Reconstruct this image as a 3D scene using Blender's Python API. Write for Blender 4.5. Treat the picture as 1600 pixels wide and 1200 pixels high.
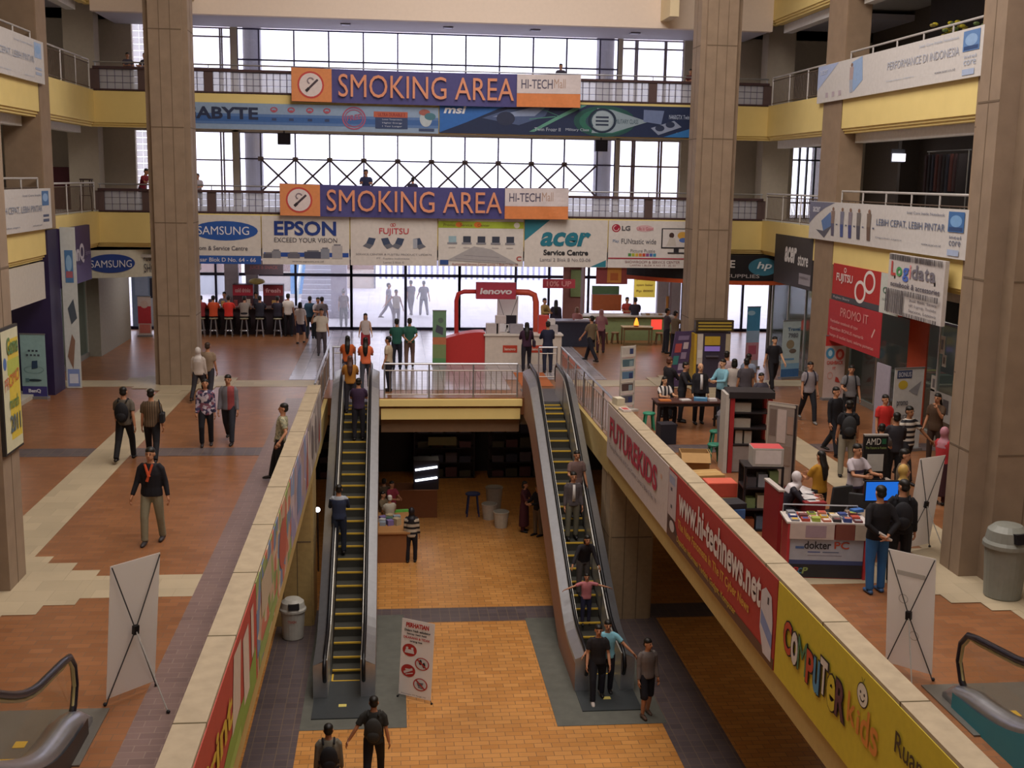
import bpy, bmesh, math, random
from mathutils import Vector, Matrix
random.seed(7)
scene = bpy.context.scene
for o in list(bpy.data.objects):
    bpy.data.objects.remove(o, do_unlink=True)
COL = scene.collection

# ------------------------------------------------------------------ camera
CAM_F = 1820.0                      # focal length in pixels of a 1600 px wide frame
PITCH, YAW, ROLL = math.radians(9.97), math.radians(6.0), math.radians(1.0)
EYE = Vector((0, 0, 6.3))
_cy, _sy = math.cos(YAW), math.sin(YAW)
FWD = Vector((_sy * math.cos(PITCH), _cy * math.cos(PITCH), -math.sin(PITCH)))
_r0 = Vector((_cy, -_sy, 0)); _u0 = _r0.cross(FWD)
RGT = _r0 * math.cos(ROLL) + _u0 * math.sin(ROLL)
UPV = _u0 * math.cos(ROLL) - _r0 * math.sin(ROLL)
cam = bpy.data.cameras.new('camera'); cam.sensor_width = 36; cam.lens = 36 * CAM_F / 1600
cam.clip_end = 500
camo = bpy.data.objects.new('camera', cam); COL.objects.link(camo)
camo.matrix_world = Matrix(((RGT.x, UPV.x, -FWD.x, EYE.x), (RGT.y, UPV.y, -FWD.y, EYE.y), (RGT.z, UPV.z, -FWD.z, EYE.z), (0, 0, 0, 1)))
scene.camera = camo

# ------------------------------------------------------------------ world, lights, exposure
scene.view_settings.view_transform = 'Standard'; scene.view_settings.look = 'None'
scene.view_settings.gamma = 1; scene.view_settings.use_curve_mapping = False
scene.view_settings.exposure = 0.16
w = bpy.data.worlds.new('overcast_sky'); scene.world = w; w.use_nodes = True
wn = w.node_tree.nodes; bg = wn['Background']
bg.inputs[0].default_value = (0.9, 0.86, 1.0, 1); bg.inputs[1].default_value = 2.7
def area(name, loc, rot, sx, sy, power, col):
    l = bpy.data.lights.new(name, 'AREA'); l.shape = 'RECTANGLE'; l.size = sx; l.size_y = sy
    l.energy = power; l.color = col
    o = bpy.data.objects.new(name, l); COL.objects.link(o); o.location = loc; o.rotation_euler = rot
    return o
for _i, (_x, _y) in enumerate(((-8, 44.5), (-4, 45.5), (0.5, 44), (4.5, 44), (8.5, 44.5), (12, 43))):
    area('entrance_hall_fill', (_x, _y, 3.4), (0, 0, 0), 1.4, 0.5, 38, (1.0, 0.93, 0.88))  # added lights without visible fixtures, brightening the bar and back hall
for _x, _y, _p in ((-6, 37.5, 7), (2, 38.5, 10), (7, 36, 6), (11, 24, 22), (-6, 22, 8)):
    area('lower_floor_fill', (_x, _y, -0.95), (0, 0, 0), 1.2, 0.4, _p, (1.0, 0.8, 0.62))  # dim unseen lights added to lift the black under the ground slab
for _x, _y, _z, _p in ((15.6, 31, 3.9, 22), (15.6, 27, 3.9, 22), (15.6, 38, 3.9, 26), (-12.5, 38.5, 2.9, 30), (-12.5, 31, 3.9, 22), (15, 30, 8.1, 22), (15, 38, 8.1, 22), (-11.8, 38, 8.1, 18), (-11.8, 38, 12.0, 18)):
    area('shop_lamp', (_x, _y, _z), (0, 0, 0), 1.0, 1.0, _p, (1.0, 0.9, 0.78))
SKYLIGHT = area('skylight_daylight', (3.6, 20.5, 17.6), (0, 0, 0), 10, 26, 3650, (1.0, 0.92, 0.86))

# ------------------------------------------------------------------ fixed dimensions (metres)
LG, L1, L2, L3 = -4.4, 5.0, 8.9, 12.75          # floor levels
XL, XR = -9.6, 12.9                              # edges of the side galleries
YB, YW, YE = 40.0, 43.5, 48.6                    # back gallery edge, upper glazing, entrance glazing
HX0, HX1, HY1 = -1.83, 5.27, 33.3                # the opening down to the lower floor
SXL, SXR = -10.45, 13.65                         # shop fronts left and right

def ray(px, py):
    return FWD + RGT * ((px - 800) / CAM_F) - UPV * ((py - 600) / CAM_F)
def G(px, py, z=0.0):                            # survey of the photograph: point at height z
    d = ray(px, py); return EYE + d * ((z - EYE.z) / d.z)
def PY(px, py, y):
    d = ray(px, py); return EYE + d * ((y - EYE.y) / d.y)
def PX(px, py, x):
    d = ray(px, py); return EYE + d * ((x - EYE.x) / d.x)

# ------------------------------------------------------------------ materials
def lin(c):
    return tuple(((v / 12.92) if v <= 0.04045 else ((v + 0.055) / 1.055) ** 2.4) for v in c)
def rgb(h):
    if isinstance(h, str):
        h = h.lstrip('#'); return lin(tuple(int(h[i:i + 2], 16) / 255 for i in (0, 2, 4)))
    return tuple(h)
_MC = {}
def M(col, rough=0.6, metal=0.0, var=0.06, scale=9.0, emit=0.0, spec=0.4):
    key = (str(col), rough, metal, var, scale, emit, spec)
    if key in _MC: return _MC[key]
    m = bpy.data.materials.new('surface_' + str(col).strip('#').replace(' ', '')[:18]); m.use_nodes = True
    nt = m.node_tree; b = nt.nodes['Principled BSDF']
    c = rgb(col)
    b.inputs['Roughness'].default_value = rough; b.inputs['Metallic'].default_value = metal
    b.inputs['Specular IOR Level'].default_value = spec
    if emit:
        b.inputs['Base Color'].default_value = (*c, 1)
        b.inputs['Emission Color'].default_value = (*c, 1); b.inputs['Emission Strength'].default_value = emit
    else:
        tc = nt.nodes.new('ShaderNodeTexCoord'); n = nt.nodes.new('ShaderNodeTexNoise')
        n.inputs['Scale'].default_value = scale; n.inputs['Detail'].default_value = 3
        nt.links.new(tc.outputs['Object'], n.inputs['Vector'])
        mx = nt.nodes.new('ShaderNodeMix'); mx.data_type = 'RGBA'
        mx.inputs[6].default_value = (*[max(0, v * (1 - 2 * var)) for v in c], 1)
        mx.inputs[7].default_value = (*[min(1, v * (1 + 2 * var)) for v in c], 1)
        nt.links.new(n.outputs['Fac'], mx.inputs[0]); nt.links.new(mx.outputs[2], b.inputs['Base Color'])
    _MC[key] = m
    return m
def striped(name, c1, c2, period, axis='Z', duty=0.5, rough=0.8):
    m = bpy.data.materials.new(name); m.use_nodes = True; nt = m.node_tree; b = nt.nodes['Principled BSDF']
    tc = nt.nodes.new('ShaderNodeTexCoord'); sx = nt.nodes.new('ShaderNodeSeparateXYZ'); nt.links.new(tc.outputs['Object'], sx.inputs[0])
    f = nt.nodes.new('ShaderNodeMath'); f.operation = 'MODULO'; f.inputs[1].default_value = period
    a = nt.nodes.new('ShaderNodeMath'); a.operation = 'ADD'; a.inputs[1].default_value = 50 * period
    nt.links.new(sx.outputs[axis], a.inputs[0]); nt.links.new(a.outputs[0], f.inputs[0])
    g = nt.nodes.new('ShaderNodeMath'); g.operation = 'GREATER_THAN'; g.inputs[1].default_value = period * duty; nt.links.new(f.outputs[0], g.inputs[0])
    mx = nt.nodes.new('ShaderNodeMix'); mx.data_type = 'RGBA'; mx.inputs[6].default_value = (*rgb(c1), 1); mx.inputs[7].default_value = (*rgb(c2), 1)
    nt.links.new(g.outputs[0], mx.inputs[0]); nt.links.new(mx.outputs[2], b.inputs['Base Color']); b.inputs['Roughness'].default_value = rough
    return m
def blotched(name, cols, scale, rough=0.8):
    m = bpy.data.materials.new(name); m.use_nodes = True; nt = m.node_tree; b = nt.nodes['Principled BSDF']
    tc = nt.nodes.new('ShaderNodeTexCoord'); v = nt.nodes.new('ShaderNodeTexVoronoi'); v.inputs['Scale'].default_value = scale
    nt.links.new(tc.outputs['Object'], v.inputs['Vector'])
    sp = nt.nodes.new('ShaderNodeSeparateColor'); nt.links.new(v.outputs['Color'], sp.inputs[0])
    r = nt.nodes.new('ShaderNodeValToRGB'); r.color_ramp.interpolation = 'CONSTANT'
    r.color_ramp.elements[0].color = (*rgb(cols[0]), 1); r.color_ramp.elements[1].color = (*rgb(cols[-1]), 1)
    r.color_ramp.elements[1].position = (len(cols) - 1) / len(cols)
    for i, c in enumerate(cols[1:-1]):
        e = r.color_ramp.elements.new((i + 1) / len(cols)); e.color = (*rgb(c), 1)
    nt.links.new(sp.outputs[0], r.inputs[0]); nt.links.new(r.outputs[0], b.inputs['Base Color']); b.inputs['Roughness'].default_value = rough
    return m
def tiles(name, c1, c2, mortar, bw, bh, msize=0.006, rough=0.35, patch=0.25, off=0.5):
    m = bpy.data.materials.new(name); m.use_nodes = True; nt = m.node_tree; b = nt.nodes['Principled BSDF']
    tc = nt.nodes.new('ShaderNodeTexCoord'); br = nt.nodes.new('ShaderNodeTexBrick'); nt.links.new(tc.outputs['Object'], br.inputs['Vector'])
    br.inputs['Color1'].default_value = (*rgb(c1), 1); br.inputs['Color2'].default_value = (*rgb(c2), 1); br.inputs['Mortar'].default_value = (*rgb(mortar), 1)
    br.inputs['Scale'].default_value = 1; br.inputs['Brick Width'].default_value = bw; br.inputs['Row Height'].default_value = bh
    br.inputs['Mortar Size'].default_value = msize; br.offset = off
    n = nt.nodes.new('ShaderNodeTexNoise'); n.inputs['Scale'].default_value = 0.9; n.inputs['Detail'].default_value = 4; nt.links.new(tc.outputs['Object'], n.inputs['Vector'])
    mr = nt.nodes.new('ShaderNodeMapRange'); mr.inputs['To Min'].default_value = 1 - patch; mr.inputs['To Max'].default_value = 1 + patch; nt.links.new(n.outputs['Fac'], mr.inputs['Value'])
    mul = nt.nodes.new('ShaderNodeVectorMath'); mul.operation = 'SCALE'; nt.links.new(br.outputs['Color'], mul.inputs[0]); nt.links.new(mr.outputs[0], mul.inputs['Scale'])
    nt.links.new(mul.outputs[0], b.inputs['Base Color']); b.inputs['Roughness'].default_value = rough; b.inputs['Specular IOR Level'].default_value = 0.4
    return m
def glassy(name, tint, clear=0.9, rough=0.05, refl=0.08):
    m = bpy.data.materials.new(name); m.use_nodes = True; nt = m.node_tree; nt.nodes.remove(nt.nodes['Principled BSDF'])
    out = nt.nodes['Material Output']
    tr = nt.nodes.new('ShaderNodeBsdfTransparent'); tr.inputs[0].default_value = (*tint, 1)
    gl = nt.nodes.new('ShaderNodeBsdfGlossy'); gl.inputs['Roughness'].default_value = rough
    df = nt.nodes.new('ShaderNodeBsdfTranslucent'); df.inputs[0].default_value = (*tint, 1)
    m1 = nt.nodes.new('ShaderNodeMixShader'); m1.inputs[0].default_value = 1 - clear; nt.links.new(tr.outputs[0], m1.inputs[1]); nt.links.new(df.outputs[0], m1.inputs[2])
    m2 = nt.nodes.new('ShaderNodeMixShader'); m2.inputs[0].default_value = refl; nt.links.new(m1.outputs[0], m2.inputs[1]); nt.links.new(gl.outputs[0], m2.inputs[2])
    nt.links.new(m2.outputs[0], out.inputs[0])
    return m
GLASS = glassy('window_glass', (0.95, 0.97, 1.0)); SHOPGLASS = glassy('shop_glass', (0.72, 0.8, 0.8), 0.93, 0.08, 0.12)
BLOCKGLASS = glassy('glass_block', (1.0, 1.0, 1.0), 0.55, 0.2, 0.06)
_n = BLOCKGLASS.node_tree; _d = _n.nodes.new('ShaderNodeBsdfDiffuse'); _d.inputs[0].default_value = (0.85, 0.85, 0.9, 1); _m = _n.nodes.new('ShaderNodeMixShader'); _m.inputs[0].default_value = 0.3
_o = _n.nodes['Material Output']; _l = _o.inputs[0].links[0].from_socket; _n.links.new(_l, _m.inputs[1]); _n.links.new(_d.outputs[0], _m.inputs[2]); _n.links.new(_m.outputs[0], _o.inputs[0])
STEEL = M('#b9bcc2', 0.32, 0.85); DSTEEL = M('#55565c', 0.4, 0.7); BLACK = M('#16151a', 0.5); RUBBER = M('#121216', 0.35)
WHITE = M('#dcdad6', 0.6); CREAM = M('#ead288', 0.7, var=0.03, scale=2); STONE = M('#8f7b67', 0.75, var=0.12, scale=3)

# ------------------------------------------------------------------ mesh builder
class MB:
    def __init__(s): s.v = []; s.f = []; s.m = []; s.mats = []
    def mi(s, mat):
        if mat not in s.mats: s.mats.append(mat)
        return s.mats.index(mat)
    def add(s, vs, fs, mat):
        o = len(s.v); k = s.mi(mat); s.v += [tuple(v) for v in vs]
        for f in fs: s.f.append(tuple(i + o for i in f)); s.m.append(k)
        return s
    def box(s, x0, y0, z0, x1, y1, z1, mat):
        x0, x1 = min(x0, x1), max(x0, x1); y0, y1 = min(y0, y1), max(y0, y1); z0, z1 = min(z0, z1), max(z0, z1)
        return s.add([(x0, y0, z0), (x1, y0, z0), (x1, y1, z0), (x0, y1, z0), (x0, y0, z1), (x1, y0, z1), (x1, y1, z1), (x0, y1, z1)],
                     [(3, 2, 1, 0), (4, 5, 6, 7), (0, 1, 5, 4), (1, 2, 6, 5), (2, 3, 7, 6), (3, 0, 4, 7)], mat)
    def obox(s, c, U, V, N, w, h, d, mat):                 # box centred at c on three axes
        c = Vector(c); U = Vector(U) * w / 2; V = Vector(V) * h / 2; N = Vector(N) * d / 2
        p = [c + U * a + V * b + N * e for e in (-1, 1) for a, b in ((-1, -1), (1, -1), (1, 1), (-1, 1))]
        return s.add(p, [(3, 2, 1, 0), (4, 5, 6, 7), (0, 1, 5, 4), (1, 2, 6, 5), (2, 3, 7, 6), (3, 0, 4, 7)], mat)
    def tube(s, pts, rad, mat, n=8, sq=1.0, caps=True, up=None):
        pts = [Vector(p) for p in pts]; L = len(pts)
        if not isinstance(rad, (list, tuple)): rad = [rad] * L
        rings = []; prev = None
        for i, p in enumerate(pts):
            t = (pts[min(i + 1, L - 1)] - pts[max(i - 1, 0)]).normalized()
            if prev is None:
                a = Vector(up) if up else (Vector((1, 0, 0)) if abs(t.x) < 0.9 else Vector((0, 1, 0)))
                x = (a - t * a.dot(t)).normalized()
            else:
                x = (prev - t * prev.dot(t)).normalized()
            prev = x; y = t.cross(x); r = rad[i]
            rings.append([p + x * (r * math.cos(2 * math.pi * k / n)) + y * (r * sq * math.sin(2 * math.pi * k / n)) for k in range(n)])
        vs = [v for r in rings for v in r]; fs = []
        for i in range(L - 1):
            for k in range(n):
                fs.append((i * n + k, i * n + (k + 1) % n, (i + 1) * n + (k + 1) % n, (i + 1) * n + k))
        if caps: fs.append(tuple(range(n - 1, -1, -1))); fs.append(tuple((L - 1) * n + k for k in range(n)))
        return s.add(vs, fs, mat)
    def cyl(s, p0, p1, r0, mat, r1=None, n=16): return s.tube([p0, p1], [r0, r0 if r1 is None else r1], mat, n)
    def lathe(s, prof, c, mat, n=20):
        vs = []; fs = []; c = Vector(c)
        for r, z in prof: vs += [c + Vector((r * math.cos(2 * math.pi * k / n), r * math.sin(2 * math.pi * k / n), z)) for k in range(n)]
        for i in range(len(prof) - 1):
            for k in range(n): fs.append((i * n + k, i * n + (k + 1) % n, (i + 1) * n + (k + 1) % n, (i + 1) * n + k))
        fs.append(tuple(range(n - 1, -1, -1))); fs.append(tuple((len(prof) - 1) * n + k for k in range(n)))
        return s.add(vs, fs, mat)
    def ell(s, c, rx, ry, rz, mat, nu=12, nv=8, rot=None):
        c = Vector(c); vs = []; fs = []
        for i in range(1, nv):
            th = math.pi * i / nv
            for k in range(nu):
                ph = 2 * math.pi * k / nu; p = Vector((rx * math.sin(th) * math.cos(ph), ry * math.sin(th) * math.sin(ph), rz * math.cos(th)))
                vs.append(c + (rot @ p if rot else p))
        a = Vector((0, 0, rz)); t = len(vs); vs.append(c + (rot @ a if rot else a)); vs.append(c - (rot @ a if rot else a))
        for i in range(nv - 2):
            for k in range(nu): fs.append((i * nu + k, (i + 1) * nu + k, (i + 1) * nu + (k + 1) % nu, i * nu + (k + 1) % nu))
        for k in range(nu): fs.append((t, k, (k + 1) % nu)); fs.append((t + 1, (nv - 2) * nu + (k + 1) % nu, (nv - 2) * nu + k))
        return s.add(vs, fs, mat)
    def prism(s, poly, z0, z1, mat):
        n = len(poly); vs = [(x, y, z0) for x, y in poly] + [(x, y, z1) for x, y in poly]
        return s.add(vs, [tuple(range(n - 1, -1, -1)), tuple(range(n, 2 * n))] + [(i, (i + 1) % n, n + (i + 1) % n, n + i) for i in range(n)], mat)
    def build(s, name, parent=None, world=False, smooth=False, bevel=0):
        me = bpy.data.meshes.new(name); off = Vector((0, 0, 0))
        if parent is not None and world: off = parent.location
        me.from_pydata([tuple(Vector(v) - off) for v in s.v], [], s.f)
        for m in s.mats: me.materials.append(m)
        me.polygons.foreach_set('material_index', s.m)
        if smooth: me.polygons.foreach_set('use_smooth', [True] * len(me.polygons))
        me.update()
        o = bpy.data.objects.new(name, me); COL.objects.link(o)
        if parent is not None: o.parent = parent
        if bevel:
            b = o.modifiers.new('soft_edges', 'BEVEL'); b.width = bevel; b.segments = 2; b.limit_method = 'ANGLE'
        return o
def tag(o, label=None, cat=None, group=None, kind=None):
    if label: o['label'] = label
    if cat: o['category'] = cat
    if group: o['group'] = group
    if kind: o['kind'] = kind
    return o
def thing(name, label, cat, loc=(0, 0, 0), rz=0.0, group=None):
    o = bpy.data.objects.new(name, None); COL.objects.link(o); o.empty_display_size = 0.2
    o.location = loc; o.rotation_euler = (0, 0, math.radians(rz))
    return tag(o, label, cat, group)
def S(name, label, cat, mat, *boxes):                    # one piece of the setting
    m = MB()
    for b in boxes: m.box(*b, mat)
    return tag(m.build(name), label, cat, kind='structure')
def copy_thing(src, loc, rz=None, label=None):
    r = src.copy(); COL.objects.link(r); r.location = loc
    if rz is not None: r.rotation_euler = (0, 0, math.radians(rz))
    if label: r['label'] = label
    for ch in list(src.children):
        c = ch.copy(); COL.objects.link(c); c.parent = r
        for g in list(ch.children):
            d = g.copy(); COL.objects.link(d); d.parent = c
    return r

# ------------------------------------------------------------------ flat printed boards
_TC = {}
def text2d(s, bold=0.0, shear=0.0):
    if 'M' in s: bold = 0.0                       # the thickened outline of this letter folds over itself
    k = (s, bold, shear)
    if k in _TC: return _TC[k]
    cu = bpy.data.curves.new('t', 'FONT'); cu.body = s; cu.offset = bold; cu.shear = shear; cu.resolution_u = 3
    o = bpy.data.objects.new('t', cu); me = o.to_mesh()
    vs = [(v.co.x, v.co.y) for v in me.vertices]; fs = [tuple(p.vertices) for p in me.polygons]
    o.to_mesh_clear(); bpy.data.objects.remove(o); bpy.data.curves.remove(cu)
    x0 = min(v[0] for v in vs); x1 = max(v[0] for v in vs); y0 = min(v[1] for v in vs); y1 = max(v[1] for v in vs)
    r = ([((x - x0) / max(x1 - x0, 1e-4), (y - y0) / max(y1 - y0, 1e-4)) for x, y in vs], fs)
    _TC[k] = r
    return r
class Board:
    """o = lower left corner of the front, U to the right, V up; fractions 0..1 of width and height"""
    def __init__(s, name, label, cat, o, U, V, w, h, col, thick=0.04, group=None, panel='panel', mat=None, warp=None, parent=None, place=None, lift=0.005):
        s.o = Vector(o); s.U = Vector(U).normalized(); s.V = Vector(V).normalized(); s.N = s.U.cross(s.V); s.w, s.h = w, h
        s.warp = warp; s.k = 0; s.gap = 0.0006; s.lift = lift; s.art = MB(); s.let = MB()
        s.root = parent or thing(name, label, cat, place if place else s.o + s.U * w / 2, 0, group)
        b = MB(); mt = mat or M(col, 0.55)
        if warp:
            n = 40; vs = []; fs = []
            for i in range(n + 1):
                for j in (0, 0.25, 0.5, 0.75, 1): vs.append(s.P(i / n, j, 0))
            for i in range(n):
                for j in range(4): fs.append((i * 5 + j, i * 5 + 5 + j, i * 5 + 6 + j, i * 5 + j + 1))
            m0 = len(vs); vs += [Vector(v) - s.N * thick for v in vs[:m0]]; fs += [tuple(m0 + i for i in reversed(f)) for f in fs[:]]
            b.add(vs, fs, mt)
        else:
            b.obox(s.o + s.U * w / 2 + s.V * h / 2 - s.N * thick / 2, s.U, s.V, s.N, w, h, thick, mt)
        s.panel = b.build(panel, s.root, True)
    def P(s, u, v, d):
        p = s.o + s.U * (u * s.w) + s.V * (v * s.h) + s.N * d
        if s.warp: p = p + s.N * s.warp(u, v)[0] + s.V * s.warp(u, v)[1]
        return p
    def d(s): s.k += 1; return s.lift + s.k * s.gap
    def poly(s, pts, col, **kw):
        d = s.d(); s.art.add([s.P(u, v, d) for u, v in pts], [tuple(range(len(pts)))], M(col, 0.55, **kw)); return s
    def rect(s, u0, v0, u1, v1, col, **kw):
        d = s.d(); n = 16 if s.warp else 1; mt = M(col, 0.55, **kw); vs = []
        for i in range(n + 1):
            for j in range(5 if s.warp else 2):
                vs.append(s.P(u0 + (u1 - u0) * i / n, v0 + (v1 - v0) * j / (4 if s.warp else 1), d))
        q = 5 if s.warp else 2
        s.art.add(vs, [(i * q + j, i * q + q + j, i * q + q + 1 + j, i * q + j + 1) for i in range(n) for j in range(q - 1)], mt); return s
    def ell(s, cu, cv, ru, rv, col, n=24, **kw):
        return s.poly([(cu + ru * math.cos(2 * math.pi * i / n), cv + rv * math.sin(2 * math.pi * i / n)) for i in range(n)], col, **kw)
    def ring(s, cu, cv, ru, rv, t, col, n=28, a0=0, a1=360):
        d = s.d(); vs = []
        for i in range(n + 1):
            a = math.radians(a0 + (a1 - a0) * i / n)
            vs += [s.P(cu + ru * math.cos(a), cv + rv * math.sin(a), d), s.P(cu + ru * (1 - t) * math.cos(a), cv + rv * (1 - t) * math.sin(a), d)]
        s.art.add(vs, [(2 * i, 2 * i + 2, 2 * i + 3, 2 * i + 1) for i in range(n)], M(col, 0.55)); return s
    def line(s, u0, v0, u1, v1, t, col):
        a = Vector((u0 * s.w, v0 * s.h)); b = Vector((u1 * s.w, v1 * s.h)); n = (b - a).normalized(); n = Vector((-n.y, n.x)) * t / 2
        return s.poly([((a - n).x / s.w, (a - n).y / s.h), ((b - n).x / s.w, (b - n).y / s.h), ((b + n).x / s.w, (b + n).y / s.h), ((a + n).x / s.w, (a + n).y / s.h)], col)
    def text(s, t, u0, v0, u1, v1, col, bold=0.0, shear=0.0, **kw):
        d = s.lift + 0.012 + (0.05 if s.warp else 0); vs, fs = text2d(t, bold, shear)
        s.let.add([s.P(u0 + (u1 - u0) * x, v0 + (v1 - v0) * y, d) for x, y in vs], fs, M(col, 0.55, **kw)); return s
    def stext(s, t, u0, v0, u1, v1, col, slope, bold=0.0):      # text that climbs along the board
        d = s.lift + 0.012; vs, fs = text2d(t, bold, 0)
        s.let.add([s.P(u0 + (u1 - u0) * x, v0 + (v1 - v0) * y + slope * x, d) for x, y in vs], fs, M(col, 0.55)); return s
    def done(s):
        if s.art.v: s.art.build('printed_artwork', s.root, True)
        if s.let.v: s.let.build('lettering', s.root, True)
        return s.root
X_, Y_, Z_ = Vector((1, 0, 0)), Vector((0, 1, 0)), Vector((0, 0, 1))
# ================================================================== the building
TG = tiles('ground_floor_tile', '#94623f', '#835536', '#755944', 0.30, 0.15, 0.006, 0.3, 0.22)
TL = tiles('lower_floor_tile', '#cc9150', '#b97e40', '#866340', 0.34, 0.17, 0.007, 0.32, 0.25)
TW = tiles('entrance_floor_tile', '#b3acb0', '#a39ca2', '#77717c', 0.40, 0.40, 0.008, 0.2, 0.15, 0.0)
TP = tiles('pale_stone_tile', '#b6a68a', '#a99a80', '#9a8c74', 0.6, 0.45, 0.003, 0.45, 0.18)
TD = tiles('dark_strip_tile', '#625758', '#564c4e', '#7b6a58', 0.24, 0.24, 0.006, 0.35, 0.2, 0.0)
TV = tiles('greyish_edge_tile', '#7d6660', '#725c58', '#8a766c', 0.30, 0.15, 0.006, 0.35, 0.2)
TM = M('#5c5c54', 0.75, var=0.14, scale=4)

S('floor', 'ground floor of brown orange tiles around the opening', 'floor', TG,
  (-24, 3, -0.5, HX0 - 0.1, YE + 0.38, 0), (HX1 + 0.1, 3, -0.5, 28, YE + 0.38, 0), (HX0 - 0.1, HY1 + 0.02, -0.5, HX1 + 0.1, YE + 0.38, 0))
S('floor', 'lower floor of orange tiles seen through the opening', 'floor', TL, (-20, 3, LG - 0.3, 24, 44, LG))
def inlay(label, mat, *bx, z=0.0):
    m = MB()
    for i, (x0, y0, x1, y1) in enumerate(bx): m.box(x0, y0, z + 0.0005 + 0.0007 * i, x1, y1, z + 0.0035 + 0.0009 * i, mat)
    tag(m.build('floor_inlay'), label, 'floor', kind='structure')
inlay('pale stone bands crossing the ground floor between the columns', TP,
      (-16, 17.2, -3.0, 18.2), (6.0, 17.2, 20, 18.2), (-16, 35.2, -2.1, 36.3), (5.5, 35.2, 20, 36.3), (-6.78, 10, -5.88, 36), (9.32, 10, 10.22, 36))
def pad(cx, cy):
    return [(cx - a, cy - b, cx + a, cy + b) for a, b in ((1.65, 0.78), (1.2, 1.15), (0.73, 1.5), (0.3, 1.9))]
inlay('stepped pale stone pads at the feet of the four big columns', TP, *(pad(-6.3, 17.7) + pad(9.75, 17.4) + pad(-6.45, 36.0) + pad(9.9, 36.0)), z=0.003)
inlay('dark tile band across the ground floor', TD, (-16, 26.3, -3.0, 27.1), (6.2, 26.3, 20, 27.1), z=0.002)
inlay('greyish tile borders along both parapets', TV, (-3.0, 9, -2.05, 33.3), (5.5, 9, 6.2, 33.3), z=0.002)
inlay('pale grey tile floor in front of the entrance', TW, (-3.2, 36.4, 6.9, 48.5), (-1.6, 34.6, 3.6, 36.4), z=0.003)
inlay('red brown carpet beside the booth', M('#9a5a4a', 0.9, var=0.1), (5.85, 38.6, 6.5, 43.0), z=0.008)
inlay('orange mat by the head of the right escalator', M('#b4663a', 0.9, var=0.1), (4.0, 35.2, 5.0, 37.8), z=0.008)
inlay('dark tile bands crossing the lower floor', TD, (-20, 27.07, 24, 28.02), (-2.75, 8, -1.8, 27.07), (5.4, 8, 6.55, 27.07), z=LG)
inlay('grey landing mats at the feet of both long escalators', TM, (-1.8, 21.55, 0.3, 27.6), (3.28, 21.4, 5.5, 27.2), z=LG + 0.004)

def column(label, x0, y0, x1, y1, z0, z1, mat=STONE, nt=0.16, joints=True):
    m = MB(); G_ = M('#6d5c4a', 0.9)
    m.box(x0 + nt, y0, z0, x1 - nt, y1, z1, mat); m.box(x0, y0 + nt, z0, x0 + nt, y1 - nt, z1, mat); m.box(x1 - nt, y0 + nt, z0, x1, y1 - nt, z1, mat)
    if joints:
        wd = x1 - x0 - 2 * nt
        for k in (1, 2):
            x = x0 + nt + wd * k / 3; m.box(x - 0.008, y0 - 0.004, z0, x + 0.008, y0, z1, G_)
        for sx, xa in ((-1, x0), (1, x1)):
            m.box(xa - 0.004 if sx < 0 else xa, (y0 + y1) / 2 - 0.008, z0, xa if sx < 0 else xa + 0.004, (y0 + y1) / 2 + 0.008, z1, G_)
        z = z0 + 2.1
        while z < z1:
            m.box(x0 + nt, y0 - 0.005, z, x1 - nt, y0, z + 0.03, G_); m.box(x0 - 0.005, y0 + nt, z, x0, y1 - nt, z + 0.03, G_); m.box(x1, y0 + nt, z, x1 + 0.005, y1 - nt, z + 0.03, G_)
            z += 2.75
    return tag(m.build('column'), label, 'column', kind='structure')
column('tall tan stone column beside the bar, rising through all floors', -7.08, 35.4, -5.83, 36.65, 0, 18)
column('tall tan stone column with the cash machine at its foot', 9.27, 35.4, 10.52, 36.65, 0, 18)
column('stone column at the picture edge with a framed poster', -7.1, 17.4, -5.76, 18.5, 0, 18)
column('massive stone column behind the grey waste bin', 9.24, 17.1, 11.4, 18.4, 0, 18, nt=0.32)
NARROW = M('#947d66', 0.75, var=0.1, scale=3)
column('narrow stone pillar at the left gallery', -10.6, 33.9, -9.58, 34.9, 4.7, 18, NARROW, 0.02, False)
column('narrow stone pillar at the right gallery behind red banners', 12.88, 33.2, 13.6, 34.7, 0, 18, NARROW, 0.02, False)
column('wide stone pillar between the right gallery boards', 12.88, 24.0, 13.9, 25.3, 0, 18, NARROW, 0.02, True)
column('lower floor pillar under the white lettered parapet', 5.3, 27.0, 6.4, 28.3, LG, -0.5, M('#9d8668', 0.8, var=0.1), 0.05)
column('lower floor pillar under the coloured parapet by the bin', -2.95, 27.0, -1.86, 28.3, LG, -0.5, M('#b09560', 0.8, var=0.1), 0.05)

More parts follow.
